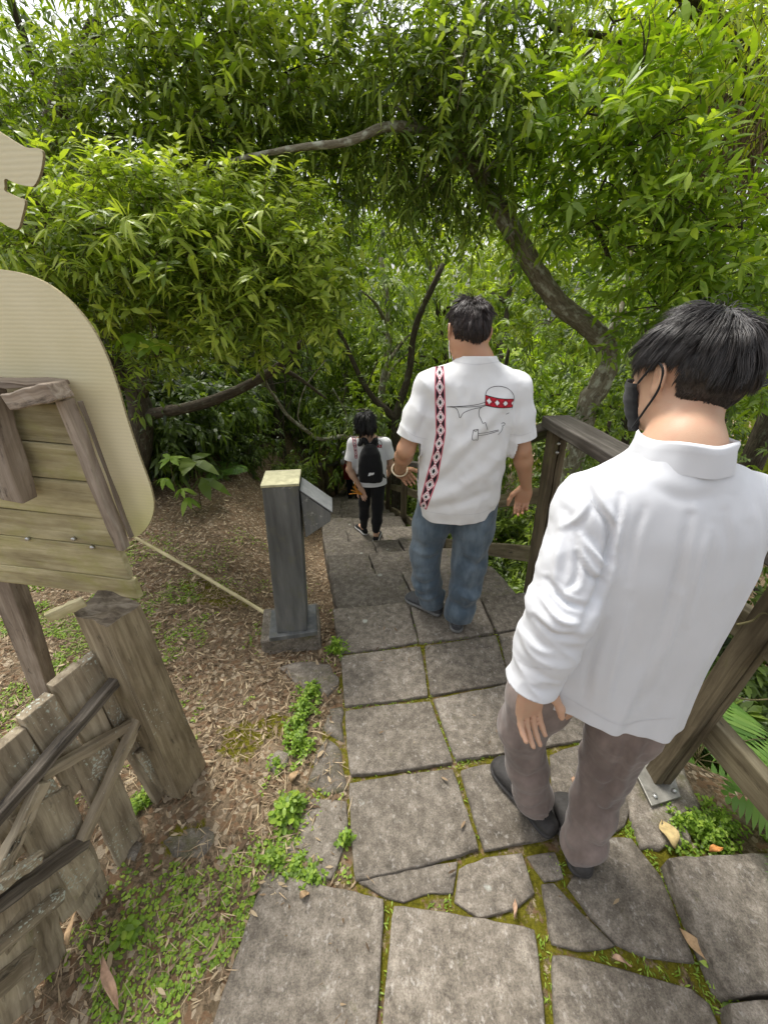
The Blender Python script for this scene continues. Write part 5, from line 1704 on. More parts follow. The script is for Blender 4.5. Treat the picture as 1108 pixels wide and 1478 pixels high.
cut_mesh(tr, [((.547, .716, .062), (0, .0, 1), lambda p: p.z < .2 and p.x < .61), ((.667, .59, .052), (0, .0, 1), lambda p: p.z < .2 and p.x > .60)], .002)
foot_obj("shoe", at(797, 1212, z=.0) + Vector((0, 0, .018)), at(712, 1101, z=.0) + Vector((0, 0, .018)), (RUBBER, RUBBER), p1, .052, .085, .022, True)
foot_obj("shoe", at(838, 1272, z=.0) + Vector((0, 0, .018)), at(806, 1150, z=.0) + Vector((0, 0, .018)), (RUBBER, RUBBER), p1, .052, .085, .022, True)
# face mask with ear loops
def mask_obj(c, M, S, parent, mat, loops=True, drop=0.0):
    M = np.array(M); c = np.array(c)
    def P(x, y, z): return c + M @ np.array([x, y, z]) * S
    mb = MB(); nu, nv = 17, 11; V = []
    for i in range(nu):
        a = -1.22 + 2.44 * i / (nu - 1)
        for j in range(nv):
            f = j / (nv - 1)
            z = (-.004 - .105 * f) * (1 - .12 * abs(a)) - .008 * abs(a)
            bulge = 1 + .10 * math.cos(a * 1.3) * math.sin(math.pi * min(1, f * 1.15))
            rx, ry = (.074 - .020 * f) * bulge, (.104 - .014 * f) * bulge + .016 * math.exp(-(a / .35) ** 2) * (1 - f)
            pl = .0015 * math.sin(f * 22)
            V.append(P((rx + pl) * math.sin(a), (ry + pl) * math.cos(a) + .004, z + drop))
    mb.add(V, np.array([(i * nv + j, (i + 1) * nv + j, (i + 1) * nv + j + 1, i * nv + j + 1) for i in range(nu - 1) for j in range(nv - 1)]))
    o = mb.build("face_mask", [mat], parent, solid=.002)
    if loops:
        for s in (-1, 1):
            mb = MB()
            tube(mb, [P(.066 * s, .040, -.012), P(.080 * s, .012, .006), P(.085 * s, -.008, .022), P(.086 * s, -.024, .010), P(.083 * s, -.020, -.022), P(.074 * s, .010, -.062), P(.058 * s, .045, -.098)], .0021, .0021, 40, 6)
            mb.build("ear_loop", [mat], o)
    return o
mask_obj(hd1, HM1, 1.0, p1, MASKB)

# ============ second man: white printed T-shirt and jeans
p2 = thing("person", "man in blue jeans and white T-shirt with red diamond stripe and line drawing", "person", (.37, 1.70, 0))
hd2 = at(676, 478, Y=1.715)
T2 = frame((.06, 1, 0), (0.03, .0, 1))
HM2 = frame((-.10, .95, -.28), (.03, .26, 1))
J2 = dict(head=tuple(hd2), neck=(.378, 1.675, 1.44), pelvis=(.365, 1.70, .88), headM=HM2, torsoM=T2,
          shoL=(.195, 1.68, 1.355), elbL=(.098, 1.655, 1.085), wriL=(.078, 1.86, .895),
          shoR=(.560, 1.69, 1.35), elbR=(.628, 1.68, 1.075), wriR=(.695, 1.72, .880),
          kneL=(.225, 1.745, .46), ankL=(.285, 1.765, .085), kneR=(.455, 1.68, .45), ankR=(.427, 1.655, .085),
          footL=norm3((-.75, .62, 0)), footR=norm3((.1, 1, 0)), arm=1.06,
          handL=dict(d=norm3((.34, .75, -.55)), pn=norm3((.5, -.1, -.6)), th=norm3((.6, .3, .7)), curl=.85, scale=.98, spread=.4),
          handR=dict(d=norm3((-.02, .06, -1)), pn=norm3((-.30, -1, 0)), th=norm3((-1, .2, 0)), curl=.95, scale=1.0, spread=.3))
body_obj(J2, p2, SKIN2, .0046)
hair_obj(np.array(hd2) + HM2 @ np.array([0, -.006, .016]), HM2, (.080, .101, .097), p2, HAIR2, n=5200, length=.048, crown=(0, -.25, .95), lo_len=.016, seed=9, width=.0012, up_lift=.22, messy=.42, clumps=380, ear=True,
         line=([-1, -.6, -.3, -.12, .02, .15, .3, .55, .8, 1.0], [-.70, -.68, -.60, -.42, -.05, -.02, .06, .34, .52, .56]))
fl = Field((-.02, 1.42, .62), (.78, 2.0, 1.58), .0055)
fl.loft([(.66, .360, 1.705, .168, .135, 0), (.75, .358, 1.705, .176, .140, 0), (.84, .357, 1.702, .198, .146, 0), (.96, .360, 1.698, .200, .138, 0), (1.08, .366, 1.692, .194, .130, 0), (1.22, .374, 1.688, .194, .124, 0),
         (1.31, .377, 1.684, .188, .114, 0), (1.375, .378, 1.680, .165, .098, 0), (1.42, .378, 1.676, .118, .082, 0), (1.455, .378, 1.672, .085, .072, 0), (1.49, .378, 1.668, .066, .062, 0), (1.53, .378, 1.666, .055, .055, 0)], .02, 2.3)
for sh, el, sg in ((J2['shoL'], J2['elbL'], -1), (J2['shoR'], J2['elbR'], 1)):
    sh, el = np.array(sh), np.array(el)
    fl.chain([sh + (-sg * .05, 0, .018), sh + (sg * .000, 0, 0)], [.058, .060], .05)
    fl.chain([sh, sh + (el - sh) * .45, sh + (el - sh) * .95], [.061, .064, .067], .025)
tfolds = [
    ([(602, 700), (640, 690), (690, 640), (725, 600)], -.006, 7), ([(606, 720), (650, 712), (700, 680), (728, 650)], .006, 8),
    ([(608, 735), (660, 728), (715, 705)], -.004, 6), ([(640, 660), (690, 625), (722, 580)], .005, 8),
    ([(727, 600), (733, 640), (722, 680)], -.006, 6), ([(600, 640), (615, 600), (618, 570)], -.006, 6), ([(748, 560), (742, 600), (736, 628)], -.004, 6),
    ([(690, 540), (684, 600), (672, 650)], -.003, 8), ([(618, 660), (640, 640), (650, 600)], .004, 7), ([(655, 560), (660, 610)], .002, 9),
]
fp2 = fold_px(tfolds)
def sdisp(V, Nn):
    low = sstep(1.05, .78, V[:, 2])
    a = np.arctan2(V[:, 1] - 1.69, V[:, 0] - .37)
    return 1.7 * fp2(V, Nn) + low * .003 * np.sin(a * 6 + 2 + 3 * V[:, 2]) + soft_noise(V, 8, .008, (1, 1, .8), 15, 3) + soft_noise(V, 26, .002, (1, 1, .7), 19, 2) + ridged(V + V[:, [0]] * np.array([[0, 0, .6]]), 9, .0045, (1, 1, .9), 5.5)
ts = field_obj("t_shirt", fl, WHITE_T, p2, disp=sdisp, smooth=2)
shl, ell_, shr, elr = (np.array(J2[k]) for k in ('shoL', 'elbL', 'shoR', 'elbR'))
cut_mesh(ts, [((.36, 1.56, .745), (-.05, -.06, 1), lambda p: p.z < .9),
              (shl + (ell_ - shl) * .80, shl - ell_, lambda p: p.x < .161 and p.z < 1.30),
              (shr + (elr - shr) * .80, shr - elr, lambda p: p.x > .583 and p.z < 1.30),
              ((.378, 1.672, 1.477), (0, -.12, -1), lambda p: p.z > 1.43)])
bt = bvh_of(ts)
# hems and neck rib
mb = MB()
for px_ in ([(614, 738), (650, 743), (690, 741), (714, 731)], [(586, 622), (600, 630), (617, 634)], [(736, 627), (752, 628), (766, 624)], [(650, 521), (686, 526), (726, 521)]):
    mb = MB(); ribbon_on(mb, bt, px_, .0022, .0008)
    if mb.n: mb.build("seam", [SEAM], ts)
def print_patch(name, parent, bvh, fn, corners, nu, nv, mats, lift):
    """a printed cloth patch: a fine grid laid on the garment; fn(u,v) gives the ink of each cell (None = bare)"""
    V = np.zeros((nu + 1, nv + 1, 3)); ok = np.zeros((nu + 1, nv + 1), bool)
    for i in range(nu + 1):
        for j in range(nv + 1):
            a, b = corners(i / nu, j / nv)
            d = ray(a, b).normalized()
            loc, no, _, _ = bvh.ray_cast(CAM, d)
            if loc is None: continue
            if no.dot(d) > 0: no = -no
            V[i, j] = loc + no * lift; ok[i, j] = True
    F, mi = [], []
    bad = [j for j in range(nv + 1) if not ok[:, j].all()]
    j0 = max([j for j in bad if j < nv / 2], default=-1) + 1; j1 = min([j for j in bad if j >= nv / 2], default=nv + 1) - 1
    for i in range(nu):
        for j in range(j0, j1):
            if not (ok[i, j] and ok[i + 1, j] and ok[i, j + 1] and ok[i + 1, j + 1]): continue
            ink = fn((i + .5) / nu, (j + .5) / nv)
            if ink is None: continue
            k = nv + 1
            F.append((i * k + j, (i + 1) * k + j, (i + 1) * k + j + 1, i * k + j + 1)); mi.append(ink)
    if not F: return
    F = np.array(F); uq, inv = np.unique(F.ravel(), return_inverse=True)
    return link(name, mesh_np(name, V.reshape(-1, 3)[uq], [inv.reshape(-1, 4)], mats, mi), parent)
INK = [PRINT_K, PRINT_R, PRINT_P, PRINT_W]
def stripe_ink(u, v, reps):
    if u < .05 or u > .95: return 1
    if u < .10 or u > .90: return 2
    t = (v * reps) % 1.0
    d = abs(u - .5) / .40 + abs(t - .5) / .5
    if d > 1.0: return 0 if d > 1.18 else 2
    if d > .78: return 3
    if d > .66: return 1
    if d > .40: return 3
    return 0
SL = np.array([(628, 528), (627, 560), (628, 595), (629, 625), (624, 655), (616, 685), (608, 715), (605, 733)])
SR = np.array([(640, 527), (642, 560), (643, 595), (643, 625), (638, 655), (632, 690), (622, 718), (614, 739)])
tt = np.linspace(0, 1, len(SL))
def sc_(u, v):
    a = np.array([np.interp(v, tt, SL[:, k]) for k in (0, 1)]); b = np.array([np.interp(v, tt, SR[:, k]) for k in (0, 1)])
    return a + (b - a) * u
print_patch("printed_stripe", ts, bt, lambda u, v: stripe_ink(u, v, 11), sc_, 28, 330, INK, .0010)
def c5(x, y): return (540 + x / 2.736, 400 + y / 2.736)       # read off an enlarged view
def band_ink(u, v):
    if v < .06 or v > .94: return 0
    t = (u * 3.4 + .05) % 1.0
    d = abs(t - .5) / .5 + abs(v - .5) / .46
    if d < .58: return 3
    if d < .70: return 0
    if .96 < d < 1.10: return 0
    return 1
B0, B1, B2, B3 = c5(438, 464), c5(549, 480), c5(545, 515), c5(438, 508)
def bcor(u, v):
    a = np.array(B0) + (np.array(B1) - B0) * u; b = np.array(B3) + (np.array(B2) - B3) * u
    p = a + (b - a) * v; p[1] += 2.2 * math.sin(math.pi * u) ; return p
print_patch("printed_band", ts, bt, band_ink, bcor, 64, 26, INK, .0012)
mb = MB()
LN_ = [[(438, 466), (444, 448), (462, 435), (490, 431), (520, 437), (540, 452), (550, 470), (549, 490), (541, 522)],
       [(286, 512), (340, 510), (400, 504), (438, 494)], [(286, 512), (320, 516), (332, 535), (338, 556), (352, 536), (385, 522), (420, 514), (438, 508)], [(300, 511), (360, 513), (415, 509), (436, 505)],
       [(424, 513), (414, 524), (413, 545), (420, 560)], [(420, 560), (428, 578)], [(428, 578), (438, 574)], [(438, 574), (442, 588), (446, 602)],
       [(391, 604), (410, 601)], [(391, 604), (386, 640), (402, 642)], [(410, 601), (408, 640), (402, 642)], [(391, 604), (400, 609), (410, 601)],
       [(411, 617), (450, 612), (490, 603)], [(410, 626), (450, 619), (490, 607)], [(500, 580), (506, 575), (514, 577), (512, 584), (504, 588), (506, 594), (500, 608), (488, 622)], [(519, 541), (531, 535)], [(438, 466), (438, 508)]]
for ln_ in LN_: ribbon_on(mb, bt, [c5(*p) for p in ln_], .0021, .0014, 26)
mb.build("printed_drawing", [PRINT_K], ts)
# jeans
fpj = fold_px([([(588, 786), (610, 800), (632, 794)], .009, 5), ([(590, 830), (612, 844), (634, 836)], -.010, 5), ([(655, 848), (680, 864), (702, 850)], .010, 5), ([(650, 868), (672, 882), (696, 870)], -.010, 5), ([(658, 800), (688, 816), (708, 800)], -.008, 6), ([(600, 850), (618, 862), (636, 856)], .009, 4),
               ([(590, 760), (600, 790), (622, 815)], -.006, 6), ([(700, 750), (690, 800), (672, 840)], .008, 7), ([(660, 760), (664, 800), (658, 850)], -.006, 6)])
def jd(V, Nn):
    zz = V[:, 2]
    a = np.arctan2(V[:, 1] - 1.70, V[:, 0] - .36)
    return 1.5 * fpj(V, Nn) + sstep(.72, .2, zz) * .010 * np.sin(38 * zz + 5 * vnoise(V * 8) + 2 * np.sin(a * 2 + 1)) * np.clip(vnoise(V * 6 + 9) + .35, 0, 1) + soft_noise(V, 9, .011, (1, 1, .6), 22, 3) + soft_noise(V, 28, .003, (1, 1, 1.5), 27, 2)
tr2 = trousers_obj(p2, ((.365, 1.705, .86), (.166, .120, .13), T2), [
    ([(.278, 1.71, .84), (.245, 1.73, .65), J2['kneL'], (.245, 1.75, .28), (.280, 1.765, .14), (.288, 1.765, .07)], [.102, .096, .085, .079, .076, .074]),
    ([(.452, 1.70, .83), (.458, 1.69, .64), J2['kneR'], (.447, 1.665, .27), (.432, 1.655, .13), (.428, 1.655, .06)], [.106, .101, .090, .084, .081, .079])], DENIM, .006, disp=jd)
cut_mesh(tr2, [((.288, 1.765, .075), (0, 0, 1), lambda p: p.z < .2 and p.x < .36), ((.428, 1.655, .07), (0, .15, 1), lambda p: p.z < .2 and p.x > .355)], .002)
a, b = at(641, 884, z=.0), at(594, 873, z=.0)
d_ = (b - a).normalized() * .27
a = Vector(J2['ankL']) - Vector(J2['footL']) * .075; a.z = .0
foot_obj("shoe", a + Vector((0, 0, .016)), a + Vector((-.2, .165, .016)), (SNEAK, SOLEG), p2, .050, .085, .028)
a = at(658, 917, z=.0)
foot_obj("shoe", a + Vector((0, 0, .016)), a + Vector((.035, .28, .016)), (SNEAK, SOLEG), p2, .050, .085, .028)
mask_obj(hd2, HM2, 1.0, p2, MASKW)
# bracelet on the left wrist
mb = MB()
w = np.array(J2['wriL']) - norm3(np.array(J2['wriL']) - J2['elbL']) * .03
ax = norm3(np.array(J2['wriL']) - J2['elbL']); u_ = norm3(np.cross(ax, (0, 0, 1))); v_ = np.cross(ax, u_)
ring = [w + (u_ * math.cos(t) * 1.05 + v_ * math.sin(t)) * .0375 + np.array([0, 0, -.004]) for t in np.linspace(0, 2 * math.pi, 33)]
tube(mb, ring, .0042, .0042, 64, 8)
o = mb.build("bracelet", [mat_plain("pale_bangle", (0.62, 0.55, 0.40), .35, .5, .1, 50, 0)])
tag(o, "pale bangle round the left wrist of the man in jeans", "bracelet")
o.parent = None

# ============ woman further down with a backpack
GZ3 = -RISE * 4
Y3 = 3.68
X3 = float(at(533, 640, Y=Y3).x)
p3 = thing("person", "woman in white T-shirt and black leggings, wearing a black backpack on the stairs", "person", (X3, Y3, GZ3))
S3 = .90
hd3 = at(527, 612, Y=Y3 + .02)
T3 = frame((0, 1, 0)); HM3 = frame((-.15, .95, -.35), (0, .35, 1))
z0 = GZ3
shz = at(533, 634, Y=Y3).z - .03
J3 = dict(head=tuple(hd3), neck=(X3 - .02, Y3, shz + .055), pelvis=(X3 + .01, Y3 + .02, z0 + .78), headM=HM3, torsoM=T3,
          shoL=(X3 - .155, Y3, shz - .01), elbL=(X3 - .205, Y3 - .06, shz - .27), wriL=(X3 - .10, Y3 - .11, shz - .44),
          shoR=(X3 + .155, Y3, shz - .01), elbR=(X3 + .215, Y3 + .02, shz - .24), wriR=(X3 + .20, Y3 + .16, shz - .40),
          kneL=(X3 - .07, Y3 + .06, z0 + .42), ankL=(X3 - .085, Y3 + .10, z0 + .09), kneR=(X3 + .075, Y3 + .0, z0 + .41), ankR=(X3 + .055, Y3 - .06, z0 + .09),
          footL=norm3((-.5, .85, 0)), footR=norm3((.15, 1, 0)),
          handL=dict(d=norm3((.35, -.1, -.9)), pn=norm3((.2, -1, 0)), th=norm3((-1, 0, 0)), curl=.5, scale=.85),
          handR=dict(d=norm3((-.3, .6, -.7)), pn=norm3((-1, 0, 0)), th=norm3((0, 1, .3)), curl=.6, scale=.85))
body_obj(J3, p3, SKIN, .0065, S3)
hair_obj(np.array(hd3) + HM3 @ np.array([0, -.008, .012]), HM3, (.069, .090, .097), p3, HAIR3, n=2600, length=.13, crown=(0, -.1, 1), lo_len=.05, seed=14, width=.0022, up_lift=.25, messy=.2, clumps=140,
         line=([-1, -.4, -.1, .1, .3, .6, 1], [-.86, -.85, -.75, -.4, .1, .35, .5]), grav=.8)
fl = Field((X3 - .36, Y3 - .25, shz - .65), (X3 + .36, Y3 + .28, shz + .12), .008)
fl.loft([(shz - .56, X3, Y3 + .015, .185, .125, 0), (shz - .40, X3, Y3 + .01, .172, .115, 0), (shz - .22, X3, Y3, .165, .11, 0), (shz - .08, X3 - .003, Y3, .160, .10, 0), (shz - .01, X3 - .008, Y3, .14, .085, 0),
         (shz + .04, X3 - .015, Y3, .085, .07, 0), (shz + .065, X3 - .02, Y3, .06, .058, 0)], .02)
for sg, k in ((-1, 'L'), (1, 'R')):
    sh, el = np.array(J3['sho' + k]), np.array(J3['elb' + k])
    fl.chain([sh + (-sg * .05, 0, .018), sh, sh + (el - sh) * .72], [.05, .056, .066], .03)
ts3 = field_obj("t_shirt", fl, WHITE_T, p3, disp=lambda V, Nn: soft_noise(V, 9, .008, (1, 1, .7), 31, 3), smooth=2)
cut_mesh(ts3, [((X3, Y3, shz - .435), (0, -.1, 1), lambda p: p.z < shz - .38),
               (np.array(J3['shoL']) * .35 + np.array(J3['elbL']) * .65, np.array(J3['shoL']) - J3['elbL'], lambda p: p.x < X3 - .172 and p.z > shz - .36),
               (np.array(J3['shoR']) * .35 + np.array(J3['elbR']) * .65, np.array(J3['shoR']) - J3['elbR'], lambda p: p.x > X3 + .172 and p.z > shz - .36),
               ((X3, Y3, shz + .052), (0, 0, -1), lambda p: p.z > shz + .03)])
b3 = bvh_of(ts3)
SL3 = np.array([(508, 627), (509, 640), (511, 650), (512, 662)]); SR3 = np.array([(513, 626), (514, 640), (515, 650), (516, 662)])
def sc3(u, v):
    t4 = np.linspace(0, 1, 4)
    a = np.array([np.interp(v, t4, SL3[:, k]) for k in (0, 1)]); b = np.array([np.interp(v, t4, SR3[:, k]) for k in (0, 1)])
    return a + (b - a) * u
print_patch("printed_stripe", ts3, b3, lambda u, v: stripe_ink(u, v, 4.5), sc3, 16, 100, INK, .002)
def bc3(u, v): return np.array((539 + 12 * u, 641 + 4.5 * v + .8 * u))
print_patch("printed_band", ts3, b3, band_ink, bc3, 40, 14, INK, .002)
mb = MB(); ribbon_on(mb, b3, [(539, 641), (541, 637), (546, 635), (550, 638), (551, 642)], .004, .003, 14); mb.build("printed_drawing", [PRINT_K], ts3)
tr3 = trousers_obj(p3, ((X3 + .01, Y3 + .02, z0 + .82), (.150, .105, .13), T3), [
    ([(X3 - .06, Y3 + .02, z0 + .78), J3['kneL'], (X3 - .08, Y3 + .08, z0 + .24), (J3['ankL'][0], J3['ankL'][1], z0 + .10)], [.085, .060, .054, .040]),
    ([(X3 + .08, Y3 + .02, z0 + .78), J3['kneR'], (X3 + .066, Y3 - .03, z0 + .24), (J3['ankR'][0], J3['ankR'][1], z0 + .15)], [.088, .062, .056, .044])], BLACKC, .008,
    disp=lambda V, Nn: soft_noise(V, 10, .006, (1, 1, 1.2), 41, 3))
h1 = Vector(J3['ankL']) - Vector(J3['footL']) * .06; h1.z = z0 + .005
foot_obj("shoe", h1, h1 + Vector(J3['footL']) * .24, (BLACKC, SOLEW), p3, .044, .072, .024)
h1 = Vector(J3['ankR']) - Vector(J3['footR']) * .06; h1.z = z0 + .005
foot_obj("shoe", h1, h1 + Vector(J3['footR']) * .24, (BLACKC, SOLEW), p3, .044, .072, .024)
# backpack (carried, so a thing of its own)
bp = thing("backpack", "black backpack with a small white mark, worn by the woman on the stairs", "backpack", (X3 + .015, Y3 - .15, shz - .5))
bx, bz = float(at(534, 665, Y=Y3 - .16).x), float(at(534, 665, Y=Y3 - .16).z)
fl = Field((bx - .2, Y3 - .36, bz - .28), (bx + .2, Y3 - .03, bz + .28), .007)
fl.loft([(bz - .205, bx + .004, Y3 - .175, .112, .075, 0), (bz - .15, bx + .004, Y3 - .175, .120, .085, 0), (bz - .02, bx + .002, Y3 - .17, .118, .080, 0), (bz + .08, bx, Y3 - .16, .095, .066, 0), (bz + .14, bx, Y3 - .145, .060, .05, 0), (bz + .165, bx, Y3 - .135, .035, .035, 0)], .02, 2.6)
field_obj("pack", fl, BLACKC, bp, disp=lambda V, Nn: soft_noise(V, 14, .010, (1, 1, .8), 51, 3), smooth=2)
for sg in (-1, 1):
    mb = MB()
    a = Vector((bx + sg * .02, Y3 - .14, bz + .14))
    P_ = [a, a + Vector((sg * .035, .02, .06)), Vector((X3 - .012 + sg * .080, Y3 - .085, shz + .010)), Vector((X3 - .01 + sg * .098, Y3 + .0, shz + .042)), Vector((X3 + sg * .11, Y3 + .10, shz - .03)), Vector((X3 + sg * .13, Y3 + .115, shz - .2)), Vector((X3 + sg * .17, Y3 + .03, shz - .38)), Vector((bx + sg * .115, Y3 - .13, bz - .16))]
    Sp = spline([tuple(q) for q in P_], 40)
    V = []
    for i in range(40):
        t = nrm(Sp[min(i + 1, 39)] - Sp[max(i - 1, 0)]); w_ = np.cross(t, nrm(Sp[i] - np.array((X3, Y3 + .02, Sp[i][2] - .06)))); w_ = nrm(w_) * (.024 if i < 24 else .014)
        o_ = nrm(np.cross(w_, t)) * .004
        V += [Sp[i] - w_ - o_, Sp[i] + w_ - o_, Sp[i] + w_ + o_, Sp[i] - w_ + o_]
    mb.add(V, np.array([(i * 4 + j, i * 4 + (j + 1) % 4, i * 4 + 4 + (j + 1) % 4, i * 4 + 4 + j) for i in range(39) for j in range(4)]))
    mb.build("strap", [BLACKC], bp)
mb = MB()
pk = [c for c in bp.children if c.name.startswith("pack")][0]
bb = bvh_of(pk)
print_patch("white_mark", bp, bb, lambda u, v: 3 if (abs(v - .5) < .5 - .25 * abs(u - .2)) else None, lambda u, v: np.array((531 + 8 * u + 1.5 * (1 - v), 682.5 + 4.5 * v - 1.2 * u)), 12, 8, INK, .003)
# something orange and yellow in her left hand
mb = MB()
wl3 = Vector(J3['wriL']) + Vector((.02, -.03, -.07))
for k in range(4):
    tube(mb, [wl3, wl3 + Vector((-.06, -.01, .02 + .02 * k)), wl3 + Vector((-.13 + .02 * k, -.01, .01 + .045 * k))], .009, .004, 10, 6, .5)
o = mb.build("cloth_bundle", [mat_plain("orange_yellow_cloth", (0.50, 0.20, 0.03), .8, .2, .35, 30, 0)])
tag(o, "orange and yellow strips held in the left hand of the woman with the backpack", "cloth strips")

# ============ person half hidden further down
Y4 = 7.9
k4 = sum(1 for l in LIPS if l < Y4)
GZ4 = -RISE * k4
X4 = float(at(508, 690, Y=Y4).x)
p4 = thing("person", "person in pale grey top and dark trousers, half hidden behind the woman with the backpack", "person", (X4, Y4, GZ4))
z0 = GZ4; X = X4; Yp = Y4
J4 = dict(head=(X + .13, Yp + .12, z0 + 1.36), neck=(X + .06, Yp + .03, z0 + 1.26), pelvis=(X, Yp, z0 + .80), headM=frame((.2, .95, -.3), (0, .3, 1)), torsoM=T3,
          shoL=(X - .13, Yp, z0 + 1.20), elbL=(X - .19, Yp - .03, z0 + .94), wriL=(X - .17, Yp + .06, z0 + .72),
          shoR=(X + .17, Yp, z0 + 1.20), elbR=(X + .23, Yp, z0 + .94), wriR=(X + .20, Yp + .1, z0 + .72),
          kneL=(X - .07, Yp + .04, z0 + .43), ankL=(X - .06, Yp, z0 + .09), kneR=(X + .09, Yp + .06, z0 + .43), ankR=(X + .09, Yp + .08, z0 + .09),
          footL=norm3((0, 1, 0)), footR=norm3((0, 1, 0)),
          handL=dict(d=norm3((.05, .1, -1)), pn=norm3((1, 0, 0)), th=norm3((0, 1, 0)), curl=.5, scale=.88), handR=dict(d=norm3((0, .1, -1)), pn=norm3((-1, 0, 0)), th=norm3((0, 1, 0)), curl=.5, scale=.88))
body_obj(J4, p4, SKIN2, .009, .92)
hair_obj(np.array(J4['head']) + np.array([0, -.006, .02]), J4['headM'], (.082, .1, .1), p4, HAIR3, n=900, length=.08, seed=19, width=.004, clumps=80)
fl = Field((X - .4, Yp - .25, z0 + .6), (X + .4, Yp + .25, z0 + 1.35), .011)
fl.loft([(z0 + .70, X, Yp, .18, .13, 0), (z0 + .95, X + .005, Yp, .165, .115, 0), (z0 + 1.12, X + .015, Yp, .165, .105, 0), (z0 + 1.21, X + .02, Yp, .14, .09, 0), (z0 + 1.28, X + .03, Yp, .07, .065, 0)], .02)
for k, sg in (('L', -1), ('R', 1)):
    sh, el = np.array(J4['sho' + k]), np.array(J4['elb' + k]); fl.chain([sh + (-sg * .04, 0, .01), sh, sh + (el - sh) * .75], [.05, .056, .065], .03)
ts4 = field_obj("t_shirt", fl, WHITE_DIM, p4, disp=lambda V, Nn: soft_noise(V, 9, .01, (1, 1, .7), 61, 3), smooth=2)
cut_mesh(ts4, [((X, Yp, z0 + .76), (0, 0, 1), lambda p: p.z < z0 + .85)])
trousers_obj(p4, ((X, Yp, z0 + .80), (.15, .105, .12), T3), [([(X - .07, Yp, z0 + .76), J4['kneL'], (X - .06, Yp, z0 + .10)], [.085, .065, .05]), ([(X + .08, Yp, z0 + .76), J4['kneR'], (X + .09, Yp + .08, z0 + .10)], [.085, .065, .05])], NAVY, .011)
for s in 'LR':
    h1 = Vector(J4['ank' + s]) - Vector((0, .06, 0)); h1.z = z0 + .006
    foot_obj("shoe", h1, h1 + Vector((0, .24, 0)), (SNEAK, SOLEW), p4, .046, .07, .022)
rb = thing("shoulder_bag", "dark red bag hanging at the left hip of the half hidden person", "bag", (X - .06, Yp - .15, z0 + .9))
fl = Field((X - .25, Yp - .33, z0 + .62), (X + .2, Yp - .02, z0 + 1.1), .01)
fl.loft([(z0 + .68, X - .05, Yp - .18, .115, .05, 0), (z0 + .85, X - .05, Yp - .175, .115, .055, 0), (z0 + 1.02, X - .05, Yp - .16, .10, .03, 0)], .02, 3)
field_obj("pouch", fl, REDC, rb, smooth=2)
mb = MB(); tube(mb, [(X - .14, Yp - .16, z0 + 1.0), (X - .05, Yp - .12, z0 + 1.18), (X + .06, Yp, z0 + 1.28), (X + .16, Yp + .1, z0 + 1.1), (X + .17, Yp, z0 + .95), (X + .05, Yp - .15, z0 + 1.0)], .012, .012, 30, 6); mb.build("strap", [REDC], rb)
# ------------------------------------------------------------------ trees
def mat_bark(name, a, b_, c, lichen=(0.30, 0.31, 0.25), amt=.5):
    m, nt, b, out = new_mat(name)
    n1 = noise(nt, coords(nt, 'lc', (6, 30, 30)), 2.2, 6, .7, .5)
    n2 = noise(nt, coords(nt, 'lc', (9, 14, 14)), 1.6, 4, .6)
    c_ = ramp(nt, n1, [(.3, a), (.5, b_), (.72, c)])
    c_ = mixc(nt, ramp(nt, n2, [(.62 - .12 * amt, (0, 0, 0)), (.72 - .1 * amt, (.85, .85, .85))]), c_, lichen)
    nt.links.new(c_, b.inputs['Base Color'])
    b.inputs['Roughness'].default_value = .9
    b.inputs['Specular IOR Level'].default_value = .15
    bump(nt, b, math_n(nt, 'ADD', n1, n2), .7, .01)
    return m
BARK = mat_bark("lichen_bark", (0.085, 0.070, 0.046), (0.20, 0.175, 0.12), (0.33, 0.30, 0.22), (0.46, 0.47, 0.37), amt=.9)
BARK_D = mat_bark("dark_bark", (0.028, 0.022, 0.015), (0.065, 0.054, 0.037), (0.12, 0.10, 0.072), (0.14, 0.15, 0.10), amt=.4)
TWIG = mat_plain("green_brown_twig", (0.10, 0.085, 0.035), .7, .3, .3, 40, 0)

